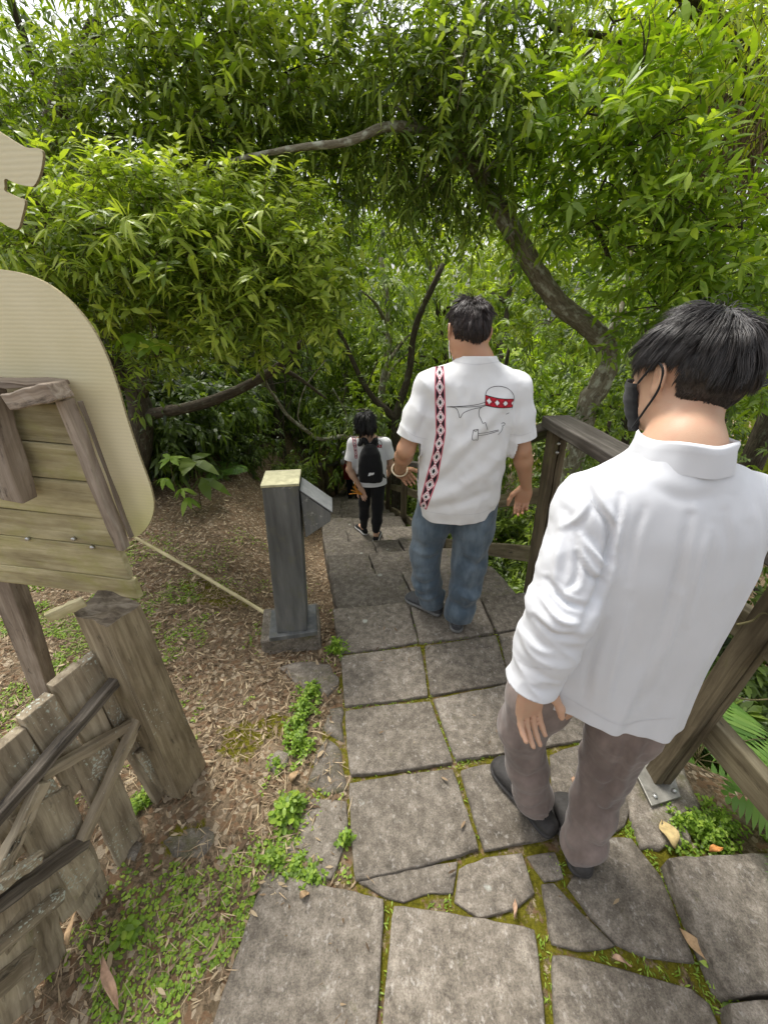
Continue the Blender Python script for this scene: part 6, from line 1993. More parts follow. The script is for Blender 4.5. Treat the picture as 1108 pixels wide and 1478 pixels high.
class Tree:
    """limbs and leaf sprays of one tree; the crown is one mesh, trunk and limbs another"""
    def __init__(s, seed): s.r = np.random.default_rng(seed); s.wood = MB(); s.crown = MB(); s.twig = MB(); s.limbs = []
    def limb(s, pts, r0, r1, ns=10, wob=.04, n=None):
        P = spline(pts, n or max(6, len(pts) * 5))
        rad = np.linspace(r0, r1, len(P))
        V, F = tube_np(P, rad, ns, True, wob, len(s.limbs))
        L = np.concatenate([[0], np.cumsum(np.linalg.norm(np.diff(P, axis=0), axis=1))])
        th = np.arange(ns) * 2 * math.pi / ns
        lc = np.stack([np.repeat(L, ns), np.tile(np.cos(th), len(P)) * np.repeat(rad, ns), np.tile(np.sin(th), len(P)) * np.repeat(rad, ns)], 1)
        lc = np.concatenate([lc, [[0, 0, 0]], [[L[-1], 0, 0]]]) + len(s.limbs) * .77
        s.wood.add(V, F, lc, .5)
        s.limbs.append((P, rad))
    def nearest(s, c):
        best = None
        for P, rad in s.limbs:
            d = np.linalg.norm(P - c, axis=1); i = int(np.argmin(d + (P[:, 2] > c[2] + .3) * .5))
            if best is None or d[i] < best[0]: best = (d[i], P[i], rad[i])
        return best
    def blob(s, c, rad, sprays, branch=True, **kw):
        """a leafy mass round c: a branch reaching in, twigs, and hanging sprays of leaves"""
        c = np.array(c, float); r = s.r
        rad = np.array(rad if hasattr(rad, '__len__') else (rad, rad, rad * .8))
        if branch and s.limbs:
            d, p, pr = s.nearest(c)
            mid = (p + c) / 2 + r.normal(0, .08, 3) * d + np.array([0, 0, .10 * d])
            s.limb([p, mid, c], min(pr * .6, .008 + .012 * d), .004, 6, .05)
            for k in range(3):
                e = c + nrm(r.normal(0, 1, 3)) * rad * .8
                s.limb([c + (p - c) * r.uniform(0, .25), (c + e) / 2 + np.array([0, 0, .03]), e], .005, .002, 4, 0, 6)
        if not len(s.limbs) % 3 and kw.get('W', 1) < .2: kw = {**kw, 'L': (kw['L'][0] * .8, kw['L'][1] * .85), 'W': kw['W'] * 1.75, 'curl': .2}      # a mix of leaf shapes
        q = nrm(r.normal(0, 1, (sprays, 3)))
        rr = r.uniform(.15, 1, sprays) ** .45
        base = c + q * rr[:, None] * rad
        s.sprays(base, q, **kw)
    def sprays(s, base, outd, n=13, tw=.24, L=(.07, .11), W=.17, droop=.5, hang=.45, tone=(.35, .2), young=.25, up=.25, spread=.9, curl=.35, m=0, twigs=True):
        r = s.r; S = len(base)
        d = nrm(outd * .8 + r.normal(0, .55, (S, 3)) + np.array([0, 0, up]))
        tl = tw * r.uniform(.6, 1.25, S)
        t = np.linspace(.12, 1, n)[None, :] + r.normal(0, .02, (S, n))
        grav = np.array([0, 0, -1.0])
        pos = base[:, None] + d[:, None] * (tl[:, None] * t)[:, :, None] + grav * (hang * tl[:, None] * t * t)[:, :, None]
        axis = nrm(d[:, None] + grav * (2 * hang * t)[:, :, None] * .6)
        rad = r.normal(0, 1, (S, n, 3)); rad -= axis * (rad * axis).sum(-1, keepdims=True); rad[..., 2] *= .5; rad = nrm(rad)
        ld = nrm(axis * .55 + rad * spread + grav * droop)
        upv = nrm(r.normal(0, .45, (S, n, 3)) + np.array([0, 0, 1.0]) + outd[:, None] * .3)
        N_ = S * n
        Ls = r.uniform(*L, N_) * np.repeat(np.ones(S), n) * np.tile(np.linspace(.85, 1.05, n) * np.concatenate([np.ones(n - 2), [.8, .6]]), S)
        V, T, Q = leaf_geo(pos.reshape(-1, 3), ld.reshape(-1, 3), upv.reshape(-1, 3), Ls, Ls * W * r.uniform(.8, 1.2, N_), curl * r.uniform(.4, 1.4, N_), r, fold=.10)
        st = np.repeat(r.normal(tone[0], tone[1], S), n)
        tn = np.clip(st + r.normal(0, .10, N_) + young * np.tile(np.linspace(0, 1, n) ** 2, S), 0, 1)
        s.crown.add(V, [T, Q], None, np.repeat(tn, 6), m)
        if twigs:
            k = 4; f = np.linspace(0, 1, k)[None, :]
            P = base[:, None] + d[:, None] * (tl[:, None] * f)[:, :, None] + grav * (hang * tl[:, None] * f * f)[:, :, None]
            w = (.0016 * (1.25 - f))[:, :, None]
            sx = nrm(np.cross(d, [0.3, .2, 1.0]))[:, None]; sy = nrm(np.cross(sx, d[:, None]))
            V = np.stack([P + sx * w, P - sx * .5 * w + sy * .87 * w, P - sx * .5 * w - sy * .87 * w], 2).reshape(-1, 3)
            i = (np.arange(S)[:, None] * k + np.arange(k - 1)[None, :]).ravel() * 3
            Q = np.concatenate([np.stack([i + a, i + b, i + 3 + b, i + 3 + a], 1) for a, b in ((0, 1), (1, 2), (2, 0))])
            s.twig.add(V, Q, None, .5)
    def build(s, name, label, cat, base, bark, leafm, group=None, twig=TWIG):
        t = thing(name, label, cat, base, group)
        if s.wood.n: s.wood.build("trunk" if name.endswith("tree") else "stem", [bark], t)
        lm = leafm if isinstance(leafm, list) else [leafm]
        o = s.crown.build("crown" if name.endswith("tree") else "foliage", lm, t, smooth=False)
        if s.twig.n: s.twig.build("twigs", [twig], o, smooth=False)
        return t
def gp(px, py, Y): return tuple(at(px, py, Y=Y))
def gbase(x, y, dz=-.1): return (x, y, float(ground_z(np.array([x]), np.array([y]))[0]) + dz)

# --- left tree: bright drooping narrow leaves in front, black underside
t = Tree(101)
b0 = gbase(-2.75, 3.7)
t.limb([b0, gp(205, 600, 3.75), gp(170, 520, 3.7), gp(150, 420, 3.5), gp(120, 300, 3.3)], .12, .05, 12)
t.limb([gp(205, 600, 3.75), gp(285, 585, 3.6), gp(350, 560, 3.5), gp(400, 530, 3.45), gp(432, 498, 3.4), gp(470, 470, 3.3)], .055, .018)
t.limb([gp(205, 570, 3.75), gp(240, 470, 3.2), gp(280, 420, 2.8), gp(350, 380, 2.6)], .05, .015)
t.limb([gp(180, 560, 3.7), gp(120, 450, 3.2), gp(70, 380, 2.7)], .05, .015)
t.limb([gp(400, 530, 3.45), gp(430, 545, 3.9), gp(470, 575, 4.4)], .025, .012)
NL = dict(n=16, tw=.22, L=(.055, .10), W=.19, droop=.0, hang=.18, curl=.32, up=.5, spread=1.1, young=.45)
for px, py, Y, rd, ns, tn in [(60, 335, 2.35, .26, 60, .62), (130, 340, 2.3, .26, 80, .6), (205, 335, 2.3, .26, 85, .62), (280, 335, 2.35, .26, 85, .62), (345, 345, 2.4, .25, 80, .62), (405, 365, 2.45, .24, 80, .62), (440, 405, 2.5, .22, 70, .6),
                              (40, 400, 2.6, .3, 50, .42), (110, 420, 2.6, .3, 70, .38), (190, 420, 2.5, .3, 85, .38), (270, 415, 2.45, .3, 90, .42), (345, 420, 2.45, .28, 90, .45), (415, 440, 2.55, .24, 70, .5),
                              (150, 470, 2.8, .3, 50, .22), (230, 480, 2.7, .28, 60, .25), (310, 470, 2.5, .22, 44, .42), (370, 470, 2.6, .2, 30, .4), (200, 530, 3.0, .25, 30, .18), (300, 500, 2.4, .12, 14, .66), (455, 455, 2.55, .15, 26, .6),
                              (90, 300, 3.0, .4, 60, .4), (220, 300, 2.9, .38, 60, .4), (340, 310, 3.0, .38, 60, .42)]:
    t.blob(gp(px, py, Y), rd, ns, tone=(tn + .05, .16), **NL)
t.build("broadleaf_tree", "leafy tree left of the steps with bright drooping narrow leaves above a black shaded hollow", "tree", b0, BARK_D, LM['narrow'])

# --- tall tree behind it: the upper left canopy
t = Tree(102)
b0 = gbase(-4.2, 4.6)
t.limb([b0, gp(60, 560, 4.6), gp(40, 380, 4.4), gp(80, 180, 4.0), gp(140, 40, 3.6)], .16, .05, 12)
t.limb([gp(60, 300, 4.3), gp(180, 190, 3.7), gp(300, 240, 3.3), gp(360, 280, 3.2)], .04, .012)
t.limb([gp(80, 200, 4.0), gp(230, 90, 3.4), gp(380, 60, 3.2)], .04, .012)
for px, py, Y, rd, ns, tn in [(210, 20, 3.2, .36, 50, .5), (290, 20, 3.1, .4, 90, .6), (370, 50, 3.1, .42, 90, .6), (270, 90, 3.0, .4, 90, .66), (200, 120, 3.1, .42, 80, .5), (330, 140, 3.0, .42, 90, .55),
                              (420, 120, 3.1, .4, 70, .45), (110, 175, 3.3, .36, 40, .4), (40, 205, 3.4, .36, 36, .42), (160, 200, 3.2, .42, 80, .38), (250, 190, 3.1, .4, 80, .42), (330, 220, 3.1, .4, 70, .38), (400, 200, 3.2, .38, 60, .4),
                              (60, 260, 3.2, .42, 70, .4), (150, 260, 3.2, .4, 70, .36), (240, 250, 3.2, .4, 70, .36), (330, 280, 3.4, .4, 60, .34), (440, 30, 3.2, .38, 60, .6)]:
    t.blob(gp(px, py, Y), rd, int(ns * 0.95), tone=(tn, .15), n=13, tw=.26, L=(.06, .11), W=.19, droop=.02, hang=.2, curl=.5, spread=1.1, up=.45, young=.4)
for c_ in [(-1.7, 3.5, 3.7), (-.8, 3.9, 3.9), (-2.5, 3.2, 3.8), (-1.2, 4.6, 4.2), (-2.2, 4.4, 4.3), (-.1, 4.6, 4.3), (-3.1, 4.2, 4.4)]:  # unseen crown masses above the frame, added to shade the bank and steps
    t.blob(c_, .62, 75, tone=(.45, .15), n=13, tw=.28, L=(.07, .12), W=.2, droop=.1, hang=.2, curl=.45, twigs=False)
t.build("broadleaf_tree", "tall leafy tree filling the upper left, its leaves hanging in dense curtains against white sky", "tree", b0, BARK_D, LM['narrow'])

# --- the tree with the bent lichen-covered trunk on the right
t = Tree(103)
Yc = 3.3
b0 = tuple(at(843, 640, Y=Yc))
trunk = [gbase(float(at(838, 640, Y=Yc).x), Yc, -.2), gp(842, 610, Yc), gp(858, 570, Yc), gp(876, 530, Yc), gp(872, 498, Yc), gp(845, 468, Yc), gp(808, 440, Yc), gp(775, 395, Yc - .05), gp(745, 345, Yc - .1), gp(718, 300, Yc - .1), gp(698, 262, Yc - .1), gp(680, 225, Yc - .1)]
t.limb(trunk, .092, .050, 14, .06, 60)
t.limb([gp(690, 250, Yc - .1), gp(650, 215, Yc - .2), gp(610, 190, Yc - .35), gp(560, 183, Yc - .5), gp(500, 205, Yc - .65), gp(440, 212, Yc - .7), gp(362, 226, Yc - .7), gp(300, 240, Yc - .5), gp(240, 232, Yc - .3)], .032, .005, 10, .06, 50)
t.limb([gp(682, 230, Yc - .1), gp(655, 160, Yc - .1), gp(668, 90, Yc - .1), gp(700, 0, Yc - .1)], .06, .02)
t.limb([gp(660, 170, Yc), gp(600, 110, 3.1), gp(560, 40, 3.0)], .04, .015)
t.limb([gp(700, 265, Yc), gp(740, 200, 3.4), gp(800, 140, 3.4), gp(860, 60, 3.3)], .035, .012)
t.limb([gp(872, 498, Yc), gp(890, 460, 3.5), gp(905, 400, 3.8), gp(915, 330, 4.0)], .04, .015)
t.limb([gp(610, 190, Yc), gp(600, 170, Yc), gp(603, 110, Yc)], .014, .006, 6)
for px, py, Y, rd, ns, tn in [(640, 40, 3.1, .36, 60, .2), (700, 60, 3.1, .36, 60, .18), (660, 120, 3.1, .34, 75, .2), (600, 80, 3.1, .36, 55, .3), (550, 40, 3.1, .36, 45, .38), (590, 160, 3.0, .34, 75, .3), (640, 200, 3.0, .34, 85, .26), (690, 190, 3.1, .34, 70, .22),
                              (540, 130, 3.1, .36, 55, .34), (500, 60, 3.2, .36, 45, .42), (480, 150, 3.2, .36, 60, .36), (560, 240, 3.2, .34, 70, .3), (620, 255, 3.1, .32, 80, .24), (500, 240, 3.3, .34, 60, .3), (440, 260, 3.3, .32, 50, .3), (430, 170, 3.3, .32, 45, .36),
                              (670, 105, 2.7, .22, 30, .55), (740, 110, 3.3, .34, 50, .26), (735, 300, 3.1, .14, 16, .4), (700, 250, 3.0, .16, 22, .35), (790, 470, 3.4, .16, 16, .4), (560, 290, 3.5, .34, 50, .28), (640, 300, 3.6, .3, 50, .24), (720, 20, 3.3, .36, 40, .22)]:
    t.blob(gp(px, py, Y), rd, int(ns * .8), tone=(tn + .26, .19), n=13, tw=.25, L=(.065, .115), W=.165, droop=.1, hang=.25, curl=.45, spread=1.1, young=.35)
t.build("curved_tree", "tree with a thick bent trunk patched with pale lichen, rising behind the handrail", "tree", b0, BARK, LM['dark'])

# --- bright wide-leaved young tree at the right
t = Tree(104)
b0 = gbase(2.9, 3.0)
t.limb([b0, gp(1060, 520, 3.0), gp(990, 400, 2.9), gp(920, 260, 2.9), gp(900, 120, 2.8)], .05, .012)
t.limb([gp(880, 380, 3.0), gp(860, 300, 3.0), gp(900, 200, 3.0)], .014, .005)
for px, py, Y, rd, ns, tn in [(930, 100, 2.7, .28, 22, .6), (890, 170, 2.7, .28, 26, .58), (860, 230, 2.8, .28, 28, .5), (930, 210, 2.7, .28, 28, .58), (960, 290, 2.6, .28, 30, .6), (1010, 340, 2.6, .26, 32, .62), (900, 290, 2.8, .28, 30, .5), (1070, 330, 2.5, .25, 22, .55),
                              (850, 320, 2.9, .26, 28, .42), (960, 370, 2.7, .26, 34, .55), (1040, 390, 2.6, .24, 34, .5), (1090, 400, 2.6, .24, 28, .45), (1000, 150, 2.7, .26, 20, .6), (910, 360, 2.9, .24, 30, .42), (940, 450, 3.0, .26, 34, .42), (1060, 460, 2.8, .26, 34, .42), (890, 430, 3.5, .28, 34, .4), (990, 430, 3.2, .26, 34, .36), (1100, 540, 2.9, .25, 26, .36), (780, 330, 3.6, .28, 30, .4), (760, 250, 3.6, .28, 30, .42), (840, 170, 2.9, .28, 22, .5), (800, 240, 3.0, .28, 26, .46)]:
    t.blob(gp(px, py, Y), rd, ns, tone=(tn, .12), n=12, tw=.26, L=(.075, .13), W=.24, droop=.05, hang=.25, up=.5, spread=.85, curl=.25, young=.15)
t.build("broadleaf_tree", "young tree at the right with wide bright yellow green leaves spreading outwards", "tree", b0, BARK_D, LM['bright'])

# --- upper right tree with dead hanging vines
t = Tree(105)
b0 = gbase(4.2, 4.0)
t.limb([b0, gp(1180, 420, 4.0), gp(1120, 200, 3.7), gp(1050, 60, 3.4), gp(980, -20, 3.2)], .12, .04, 12)
t.limb([gp(1110, 180, 3.7), gp(1000, 120, 3.4), gp(900, 60, 3.2), gp(790, 40, 3.2)], .03, .01)
for px, py, Y, rd, ns, tn in [(820, 30, 3.3, .36, 45, .5), (890, 30, 3.2, .36, 50, .6), (960, 30, 3.1, .36, 55, .72), (1030, 50, 3.1, .36, 55, .72), (1090, 90, 3.2, .36, 55, .7), (780, 90, 3.5, .36, 45, .4), (1000, 110, 3.4, .36, 50, .5), (1060, 150, 3.6, .36, 40, .5),
                              (760, 30, 3.4, .36, 40, .42), (880, 100, 3.6, .36, 40, .45), (1100, 20, 3.1, .36, 40, .75), (1080, 200, 3.6, .4, 40, .35), (1010, 180, 3.6, .4, 40, .38)]:
    t.blob(gp(px, py, Y), rd, int(ns * 0.95), tone=(tn, .16), n=12, tw=.26, L=(.06, .10), W=.2, droop=.45, hang=.5, curl=.3)
t.build("broadleaf_tree", "tree overhead at the upper right with yellowish hanging leaves", "tree", b0, BARK_D, LM['yellow'])
mb = MB(); r = np.random.default_rng(9)
for k in range(170):
    px, py = 1075 + r.normal(0, 34), 185 + r.normal(0, 35)
    Y = 3.2 + r.normal(0, .18)
    p = np.array(gp(px, py, Y)); L = r.uniform(.25, .75)
    q = p + np.array([r.normal(-.12, .15), r.normal(0, .12), -L])
    m_ = (p + q) / 2 + r.normal(0, .07, 3)
    tube(mb, [p, m_, q], .004 * r.uniform(.5, 1.5), .0015, 8, 4, r.uniform(.1, .9))
tag(mb.build("dead_vines", [mat_plain("dead_vine", (0.15, 0.105, 0.06), .9, .15, .4, 30, 0)], smooth=True), "tangle of dry brown vines hanging at the upper right edge", "vines")

# --- mid-distance trees on both sides of the stairs (each its own trunk and crown)
def forest_tree(seed, h=4.2, lean=(0, 0), r0=.07, crown=.9, sprays=420, L=(.08, .13), W=.26, tone=.35, low=.35, n=12):
    t = Tree(seed); r = t.r
    top = np.array([lean[0], lean[1], h])
    mid = top * .5 + np.array([r.normal(0, .15), r.normal(0, .15), 0])
    t.limb([(0, 0, -.35), mid * .5, mid, top * .8, top], r0, r0 * .35, 10, .05, 22)
    P = t.limbs[0][0]
    for k in range(7):
        f = r.uniform(low, .95); p = P[int(f * (len(P) - 1))]
        a = r.uniform(0, 6.28); e = p + np.array([math.cos(a), math.sin(a), r.uniform(.1, .7)]) * r.uniform(.5, 1.0) * crown
        t.limb([p, (p + e) / 2 + np.array([0, 0, .08]), e], r0 * .4, .008, 6, .05)
        t.blob(e, crown * r.uniform(.45, .65), int(sprays / 9), False, tone=(tone + .1 + r.normal(0, .06), .18), n=n, tw=.3, L=L, W=W, droop=.45, hang=.4, curl=.3, twigs=False)
    t.blob(top, crown * .75, int(sprays / 4.5), False, tone=(tone + .22, .18), n=n, tw=.3, L=L, W=W, droop=.45, hang=.4, curl=.3, twigs=False)
    return t
PROTO = [
    forest_tree(201, 4.4, (.5, -.2), .085, 1.0, 430, tone=.34).build("forest_tree", "slender grey trunked tree with dark small leaves rising left of the far stairs", "tree", (0, 0, 0), BARK, LM['dark'], "trees in the wood down the slope"),
    forest_tree(202, 5.2, (-.7, .2), .10, 1.1, 470, tone=.45).build("forest_tree", "leaning tree with yellow green leaves lit from above, deep in the wood", "tree", (0, 0, 0), BARK_D, LM['narrow'], "trees in the wood down the slope"),
    forest_tree(203, 3.6, (.2, .4), .06, .95, 430, (.09, .15), .34, .42, .15).build("forest_tree", "short bushy tree with broad green leaves low over the slope", "tree", (0, 0, 0), BARK_D, LM['bright'], "trees in the wood down the slope"),
    forest_tree(204, 4.0, (-.3, -.3), .075, 1.05, 470, (.08, .13), .30, .32, .12).build("forest_tree", "dense dark tree crowding the railing side of the slope", "tree", (0, 0, 0), BARK_D, LM['dark'], "trees in the wood down the slope"),
]
WHERE = [ # x, y, kind, scale, turn
    (-2.3, 6.6, 0, .95, .3), (-3.6, 6.0, 3, 1.1, 1.0), (-4.8, 5.2, 3, 1.1, 2.2), (-1.9, 8.6, 0, 1.0, 4.0), (-3.2, 8.8, 1, 1.0, 2.4), (-5.2, 7.8, 3, 1.25, .6), (.55, 6.4, 0, 1.1, 3.5), (.15, 8.6, 1, .95, 5.0), (1.2, 5.0, 3, .85, 1.4),
    (1.5, 7.0, 1, 1.0, .5), (2.2, 4.6, 3, .9, 2.8), (2.6, 6.2, 2, 1.0, 1.2), (3.6, 5.2, 3, 1.1, 4.4), (3.4, 7.6, 1, 1.15, 3.2), (5.0, 6.4, 3, 1.3, 5.4), (-.6, 10.6, 2, 1.2, .9), (-2.6, 11.4, 1, 1.2, 1.7), (1.2, 10.2, 2, 1.2, 2.9),
    (-4.8, 11.0, 1, 1.35, 3.6), (3.0, 10.4, 1, 1.4, 4.8), (-.2, 13.2, 1, 1.4, 5.6), (-7.2, 9.6, 0, 1.6, 2.0), (6.2, 9.4, 3, 1.6, .4), (-7.0, 5.0, 3, 1.3, 3.0), (2.3, 3.4, 3, .62, 5.2), (-2.0, 13.6, 2, 1.5, .2), (2.0, 13.4, 2, 1.5, 1.9), (-.75, 9.6, 3, 1.1, 2.6), (.35, 9.4, 3, 1.15, .7), (-1.5, 10.4, 0, 1.2, 1.1), (.95, 7.9, 3, 1.0, 4.2), (-2.2, 9.6, 3, 1.1, 5.2), (1.75, 2.75, 2, .42, .8), (3.0, 2.2, 3, .7, 2.0)]
LABT = {0: "slender grey trunked tree", 1: "leaning yellow green tree", 2: "bushy broad leaved tree", 3: "dense dark leaved tree"}
used = set()
for (x, y, k, sc_k, rz) in WHERE:
    x0b = gbase(x, y, .0)
    side = "left of the stairs" if x < xl(y) else ("right of the stairs" if x > xr(y) else "beyond the foot of the stairs")
    dist = "nearest the camera" if y < 4 else "beside the railing" if y < 5.5 else "a few metres down the slope" if y < 7.5 else "in the middle of the wood" if y < 10 else "at the far back"
    if k not in used:
        root = PROTO[k]; used.add(k); root.location = x0b; root.rotation_euler = (0, 0, rz); root.scale = (sc_k,) * 3
        root['label'] = f"{LABT[k]} {side}, {dist}"
    else:
        dup(PROTO[k], x0b, rz, f"{LABT[k]} {side}, {dist}", sc_k)
# --- bare crooked trunks seen under the canopy
def bare(label, pts, r0, r1, bark=BARK_D, forks=()):
    t = Tree(len(label)); t.limb(pts, r0, r1, 10, .06, 30)
    for f in forks: t.limb(f[0], f[1], f[2], 8, .05)
    root = thing("crooked_tree", label, "tree", tuple(pts[0]), "bare trunks under the canopy")
    t.wood.build("trunk", [bark], root)
    return root
bare("dark forked trunk right behind the woman with the backpack, limbs bending left", [gbase(float(at(572, 690, Y=5.6).x), 5.6, -.2), gp(572, 660, 5.6), gp(570, 620, 5.6), gp(574, 590, 5.6), gp(590, 540, 5.6), gp(600, 470, 5.5), gp(640, 380, 5.4)], .085, .03, BARK_D,
     [([gp(571, 605, 5.6), gp(556, 590, 5.6), gp(538, 574, 5.6), gp(520, 545, 5.5), gp(500, 500, 5.4), gp(486, 470, 5.3)], .055, .02), ([gp(538, 574, 5.6), gp(530, 560, 5.6), gp(545, 520, 5.5)], .02, .008)])
bare("thin crooked branch arching left of the woman over the pillar", [gp(516, 640, 5.8), gp(496, 630, 5.7), gp(462, 634, 5.6), gp(440, 620, 5.4), gp(415, 600, 5.2), gp(398, 575, 5.0), gp(385, 555, 4.8), gp(375, 520, 4.6)], .035, .014, BARK,
     [([gp(440, 620, 5.4), gp(430, 600, 5.4), gp(440, 560, 5.4), gp(470, 520, 5.4)], .014, .005), ([gp(496, 630, 5.7), gp(500, 600, 5.7), gp(480, 560, 5.7)], .016, .006)])
for k, (px, Yb, lx, lab) in enumerate([(375, 7.4, -12, "pale grey trunk above the pillar, leaning left"), (345, 8.2, 10, "thin trunk further left of the pillar"), (420, 9.0, 20, "slim trunk between pillar and far railing"), (300, 6.6, -20, "dark trunk at the edge of the shaded hollow"), (455, 10.0, -16, "far thin trunk left of the far railing"),
                                      (260, 7.8, 14, "thin dark trunk inside the shaded hollow"), (605, 8.4, 12, "thin trunk behind the shoulder of the man in jeans"), (400, 6.9, -30, "slanting thin trunk left of the far railing")]):
    x = float(at(px, 640, Y=Yb).x)
    zb_ = gbase(x, Yb, -.2)
    top = at(px + lx, 420, Y=Yb)
    bare(lab, [zb_, (x * .7 + top.x * .3 + .06, Yb, zb_[2] * .6 + top.z * .4), (x * .3 + top.x * .7 - .05, Yb, zb_[2] * .3 + top.z * .7), tuple(top), (top.x + .1, Yb, top.z + 1.2)], .055 + .02 * (k % 3), .025, BARK if k in (0, 4) else BARK_D)

rb_ = np.random.default_rng(33)
SIDE = ["leaning left", "leaning right", "forking low down", "bending over the steps", "standing straight", "curving away"]
for k in range(14):
    Yb = rb_.uniform(5.0, 9.0); px = rb_.choice([rb_.uniform(330, 470), rb_.uniform(580, 780)])
    x = float(at(px, 640, Y=Yb).x)
    if xl(Yb) - .1 < x < xr(Yb) + .15: x = xr(Yb) + .4
    z_ = gbase(x, Yb, -.15)[2]; ln_ = rb_.uniform(-.9, .9); H = rb_.uniform(2.2, 3.2)
    P_ = [(x, Yb, z_), (x + ln_ * .2 + rb_.normal(0, .08), Yb, z_ + H * .35), (x + ln_ * .45 + rb_.normal(0, .1), Yb + .1, z_ + H * .65), (x + ln_, Yb + .2, z_ + H)]
    q_ = P_[1]; r_ = P_[2]
    bare(f"thin crooked stem {SIDE[k % 6]} " + ("left of the stairs" if x < xl(Yb) else "right of the stairs") + (", near the woman" if Yb < 6.2 else ", farther down the slope" if Yb < 7.7 else ", at the back of the shade"), P_, .028, .010, BARK_D,
         [([q_, (q_[0] - ln_ * .5, Yb - .1, q_[2] + .4), (q_[0] - ln_ * .9, Yb, q_[2] + 1.0)], .014, .005), ([r_, (r_[0] + .3, Yb - .2, r_[2] + .2), (r_[0] + .8, Yb - .2, r_[2] + .3)], .010, .004)])
# --- the wood beyond, reading as one mass of leaves
def far_wood():
    r = np.random.default_rng(61)
    t = Tree(301)
    n = 8500
    a = r.uniform(-1.25, 1.25, n); d = r.uniform(14, 22, n)
    x = d * np.sin(a); y = d * np.cos(a)
    h = r.uniform(-1.0, 1, n)
    z = -4.2 + (h * .5 + .5) * np.interp(a, [-1.25, -.8, -.45, -.1, .3, .8, 1.25], [9, 8.5, 9.5, 11.5, 12.5, 13.5, 14])
    base = np.stack([x, y, z], -1)
    t.sprays(base, nrm(np.stack([-x, -y, r.uniform(0, 4, n)], -1)), n=12, tw=.9, L=(.28, .5), W=.38, droop=.35, hang=.4, tone=(.6, .22), twigs=False)
    o = t.crown.build("far_wood", [LM['yellow']], None, smooth=False)
    tag(o, "mass of yellow green foliage in the wood far behind the trunks", "wood", kind='stuff')
far_wood()

# ------------------------------------------------------------------ plants near the path
def sapling(label, pts, leaves, mat, L, W, seed, droop=.3, name="sapling"):
    t = Tree(seed); r = t.r
    t.limb(pts, .006, .0025, 5, 0)
    for c, d, n in leaves:
        c = np.array(c); k = n
        a = np.linspace(0, 2 * math.pi, k, endpoint=False) + r.normal(0, .2, k)
        base = np.repeat(c[None], k, 0)
        ld = nrm(np.stack([np.cos(a), np.sin(a) * .9, r.normal(-.1, .15, k)], -1) + np.array(d) * .8)
        Ls = r.uniform(*L, k)
        V, T, Q = leaf_geo(base, ld, nrm(np.tile([0, -.25, 1.0], (k, 1)) + r.normal(0, .2, (k, 3))), Ls, Ls * W, droop, r, fold=.06)
        t.crown.add(V, [T, Q], None, np.repeat(np.clip(r.normal(.55, .15, k), 0, 1), 6))
    return t.build(name, label, "plant", tuple(pts[0]), TWIG, mat)
Yp_ = 3.3
sapling("young plant with bright finger shaped leaves beside the board, above the dark soil", [gp(285, 740, Yp_), gp(262, 720, Yp_), gp(250, 690, Yp_), gp(246, 662, Yp_)], [(gp(246, 662, Yp_), (.3, -.2, .2), 7), (gp(262, 705, Yp_), (.3, -.2, -.5), 6), (gp(270, 718, Yp_), (.2, -.2, -.9), 6), (gp(236, 690, Yp_), (-.3, -.2, -.3), 5)], LM['weed'], (.10, .17), .36, 401)
sapling("dark broad leaved plant right of the young plant at the edge of the hollow", [gp(290, 730, 3.5), gp(285, 690, 3.5), gp(280, 670, 3.5)], [(gp(278, 665, 3.5), (0, -.2, .2), 4), (gp(290, 690, 3.5), (.3, -.2, -.4), 4)], LM['dark'], (.22, .32), .5, 402)
sapling("leafy twig with round leaves hanging below the bright branch at the left", [gp(215, 440, 2.3), gp(218, 470, 2.3), gp(222, 490, 2.3)], [(gp(222, 490, 2.3), (0, -.2, -.6), 5), (gp(190, 480, 2.35), (0, -.2, -.6), 4)], LM['weed'], (.08, .13), .55, 403)
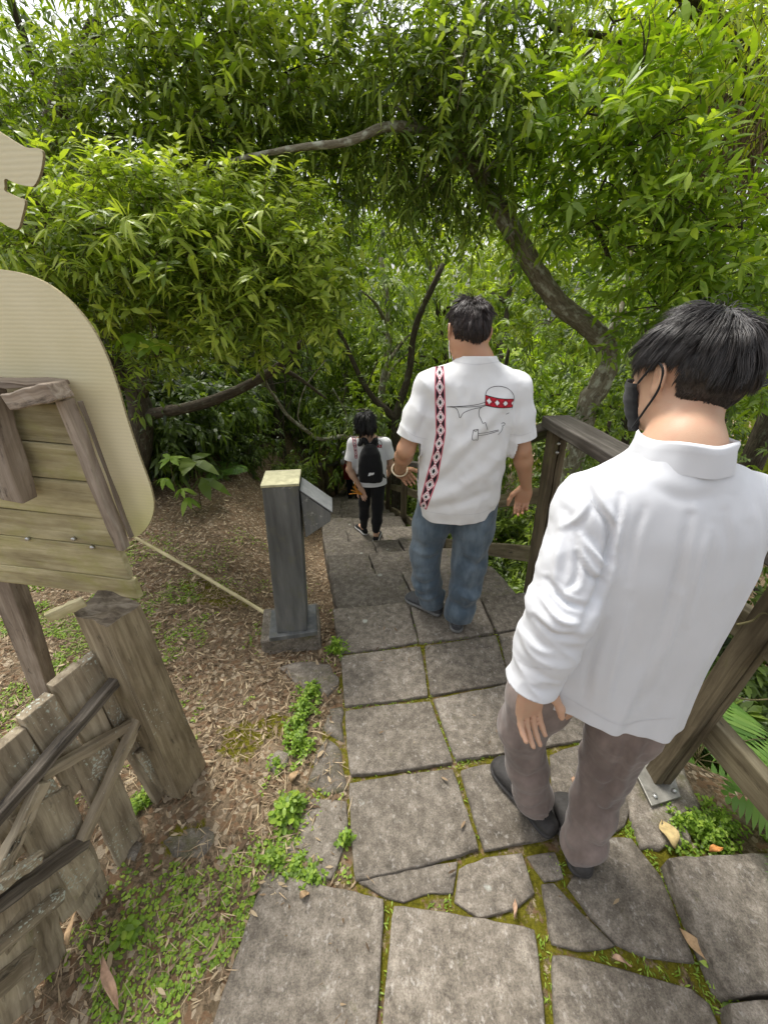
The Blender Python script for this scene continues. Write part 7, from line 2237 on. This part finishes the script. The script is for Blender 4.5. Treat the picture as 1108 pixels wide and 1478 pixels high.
# --- shrubs crowding the shaded hollow at the left and the slope
def shrub_proto(seed, mat, label, L, W, tone):
    t = Tree(seed); r = t.r
    for k in range(7):
        a = r.uniform(0, 6.28); e = np.array([math.cos(a) * .45, math.sin(a) * .45, r.uniform(.35, .95)])
        t.limb([(0, 0, -.1), e * .5 + np.array([0, 0, .12]), e], .014, .004, 5, .05)
        t.blob(e, .36, 42, False, tone=(tone, .16), n=11, tw=.26, L=L, W=W, droop=.3, hang=.35, curl=.35, twigs=False)
    return t.build("shrub", label, "shrub", (0, 0, 0), BARK_D, mat, "shrubs under the trees")
SH = [shrub_proto(501, LM['dark'], "x", (.09, .16), .3, .22), shrub_proto(502, LM['narrow'], "x", (.10, .18), .22, .35)]
SPOTS = [(-2.3, 4.6, 0, 1.0, "dark shrub at the mouth of the hollow behind the sign board"), (-3.0, 4.2, 0, 1.2, "dark shrub deep in the hollow, nearest the sign board"), (-2.6, 5.6, 0, 1.2, "dark shrub on the mound behind the young plant"), (-3.6, 5.2, 0, 1.5, "large dark shrub filling the back of the hollow"),
         (-2.2, 7.4, 1, 1.1, "green shrub under the thin trunks left of the stairs"), (-3.0, 7.0, 0, 1.4, "dark shrub between the thin trunks left of the stairs"), (-1.9, 9.4, 1, 1.3, "light green shrub far down beyond the left railing"),
         (-.1, 9.8, 1, 1.3, "light green shrub at the foot of the stairs"), (.5, 7.4, 1, 1.0, "shrub right of the lower stairs behind the woman"), (.75, 5.2, 0, .75, "dark low shrub right of the stairs beyond the man in jeans"), (1.35, 3.5, 0, .7, "dark low shrub below the corner post of the railing"),
         (1.8, 4.2, 1, 1.0, "green shrub behind the corner post of the railing"), (2.1, 3.2, 1, .9, "green shrub right of the bent trunk"), (2.6, 2.4, 0, .9, "dark shrub beyond the handrail beside the nearer man"), (1.7, 1.9, 0, .5, "low dark shrub between the two railing posts"), (2.3, 1.2, 0, .8, "dark shrub behind the bright fern"), (-3.9, 8.6, 1, 1.5, "pale green shrub far left behind the trunks"), (-4.2, 3.6, 0, 1.3, "dark shrub hidden mostly behind the sign board"),
         (-1.75, 4.9, 0, .55, "small dark shrub on the bank between the pillar top and the hollow"), (-1.5, 5.6, 1, .5, "small green shrub on the bank left of the woman with the backpack"), (-2.1, 5.2, 1, .6, "small green shrub on the mound beside the arching branch")]
fs_ = set()
for x, y, k, sc_k, lab in SPOTS:
    if k in fs_: dup(SH[k], gbase(x, y, 0), random.uniform(0, 6), lab, sc_k)
    else:
        fs_.add(k); SH[k].location = gbase(x, y, 0); SH[k].scale = (sc_k,) * 3; SH[k]['label'] = lab
# --- ferns below the railing
def fern(label, base, n, L, seed, mat='fern', aim=None):
    t = Tree(seed); r = t.r
    base = np.array(base)
    for k in range(n):
        a = r.uniform(0, 6.283) if aim is None else aim + r.normal(0, .7)
        d = np.array([math.cos(a), math.sin(a), r.uniform(.5, 1.3)]); d /= np.linalg.norm(d)
        ln = L * r.uniform(.7, 1.15); m = 20
        f = np.linspace(0, 1, m)
        P = base + d * (ln * f)[:, None] + np.array([0, 0, -1.0]) * (ln * .65 * f ** 2)[:, None]
        V, F = tube_np(P, np.linspace(.0028, .0008, m), 4); t.wood.add(V, F, None, .5)
        T_ = nrm(np.gradient(P, axis=0)); s = nrm(np.cross(T_, [0, 0, 1.0]))
        for sg in (-1, 1):
            sel = slice(2, m)
            ll = ln * .30 * np.sin(np.pi * (0.12 + .86 * f[sel])) ** .8 + .012
            ld = nrm(s[sel] * sg + T_[sel] * .45 + np.array([0, 0, -.12]))
            V, T, Q = leaf_geo(P[sel], ld, np.cross(s[sel], T_[sel]) * 1.0 + r.normal(0, .1, (m - 2, 3)), ll, .019 * L / .5 + 0 * ll, .2, r, st=((.3, 1.0), (.75, .7)))
            t.crown.add(V, [T, Q], None, np.repeat(np.clip(r.normal(.55, .18, m - 2), 0, 1), 6))
    return t.build("fern", label, "fern", tuple(base), TWIG, LM[mat], "ferns below the railing")
fern("bright fern behind the near railing post, fronds reaching through the gap", gbase(1.42, .98, .05), 11, .55, 411)
fern("bright fern under the lower rail at the right edge", gbase(1.55, .62, .08), 11, .55, 412)
fern("fern just beyond the base plate of the near railing post", gbase(1.38, 1.25, .0), 8, .45, 413)
fern("dark fern between the two railing posts, low behind the rails", gbase(1.5, 1.7, .0), 10, .6, 414)
fern("small fern on the bank beyond the corner railing post", gbase(1.35, 2.5, .0), 9, .55, 415)
fern("fern at the foot of the stairs on the left bank, in shade", gbase(-1.5, 4.9, .0), 10, .6, 416)
fern("low fern on the soil bank behind the pillar", gbase(-1.3, 4.2, .0), 9, .4, 418)
fern("fern on the mound above the pillar, under the small shrubs", gbase(-1.9, 4.3, .0), 9, .45, 419)
fern("shaded fern on the left bank between pillar and far railing", gbase(-1.7, 6.2, .0), 10, .7, 417)
# dry palm leaf and twigs under the railing
mb = MB(); r = np.random.default_rng(5)
for k in range(16):
    a = np.array(gp(966 + r.normal(0, 2), 1100 + r.normal(0, 3), 1.02)) + np.array([0, 0, -.02]); b = np.array(gp(1085 + r.normal(0, 16), 1172 + r.normal(0, 10), .92))
    board(mb, a, b, .022, .002, (0, 0, 1), tone=r.uniform(.4, 1), n=8, rough=.003, taper=.25, seed=900 + k)
tag(mb.build("dry_palm_leaf", [mat_plain("straw_leaf", (0.42, 0.30, 0.19), .8, .2, .35, 40, 0)], smooth=False), "dry folded tan palm leaf lying under the lower rail", "leaf")
for k, (lab, pts, rad) in enumerate([("thin bare twig crossing in front of the upper rail at the right edge", [(1062, 902), (1085, 896), (1100, 885), (1120, 892)], .004), ("thin twig lying across the ferns at the right edge", [(1050, 1002), (1080, 1010), (1125, 1008)], .004),
                                     ("forked twig on the dark soil below the lower rail", [(1040, 1150), (1085, 1165), (1094, 1195), (1120, 1190)], .005)]):
    mb = MB(); tube(mb, [gp(px, py, .86 if k else .8) for px, py in pts], rad, rad * .5, 16, 6)
    tag(mb.build("twig", [TWIG]), lab, "twig")
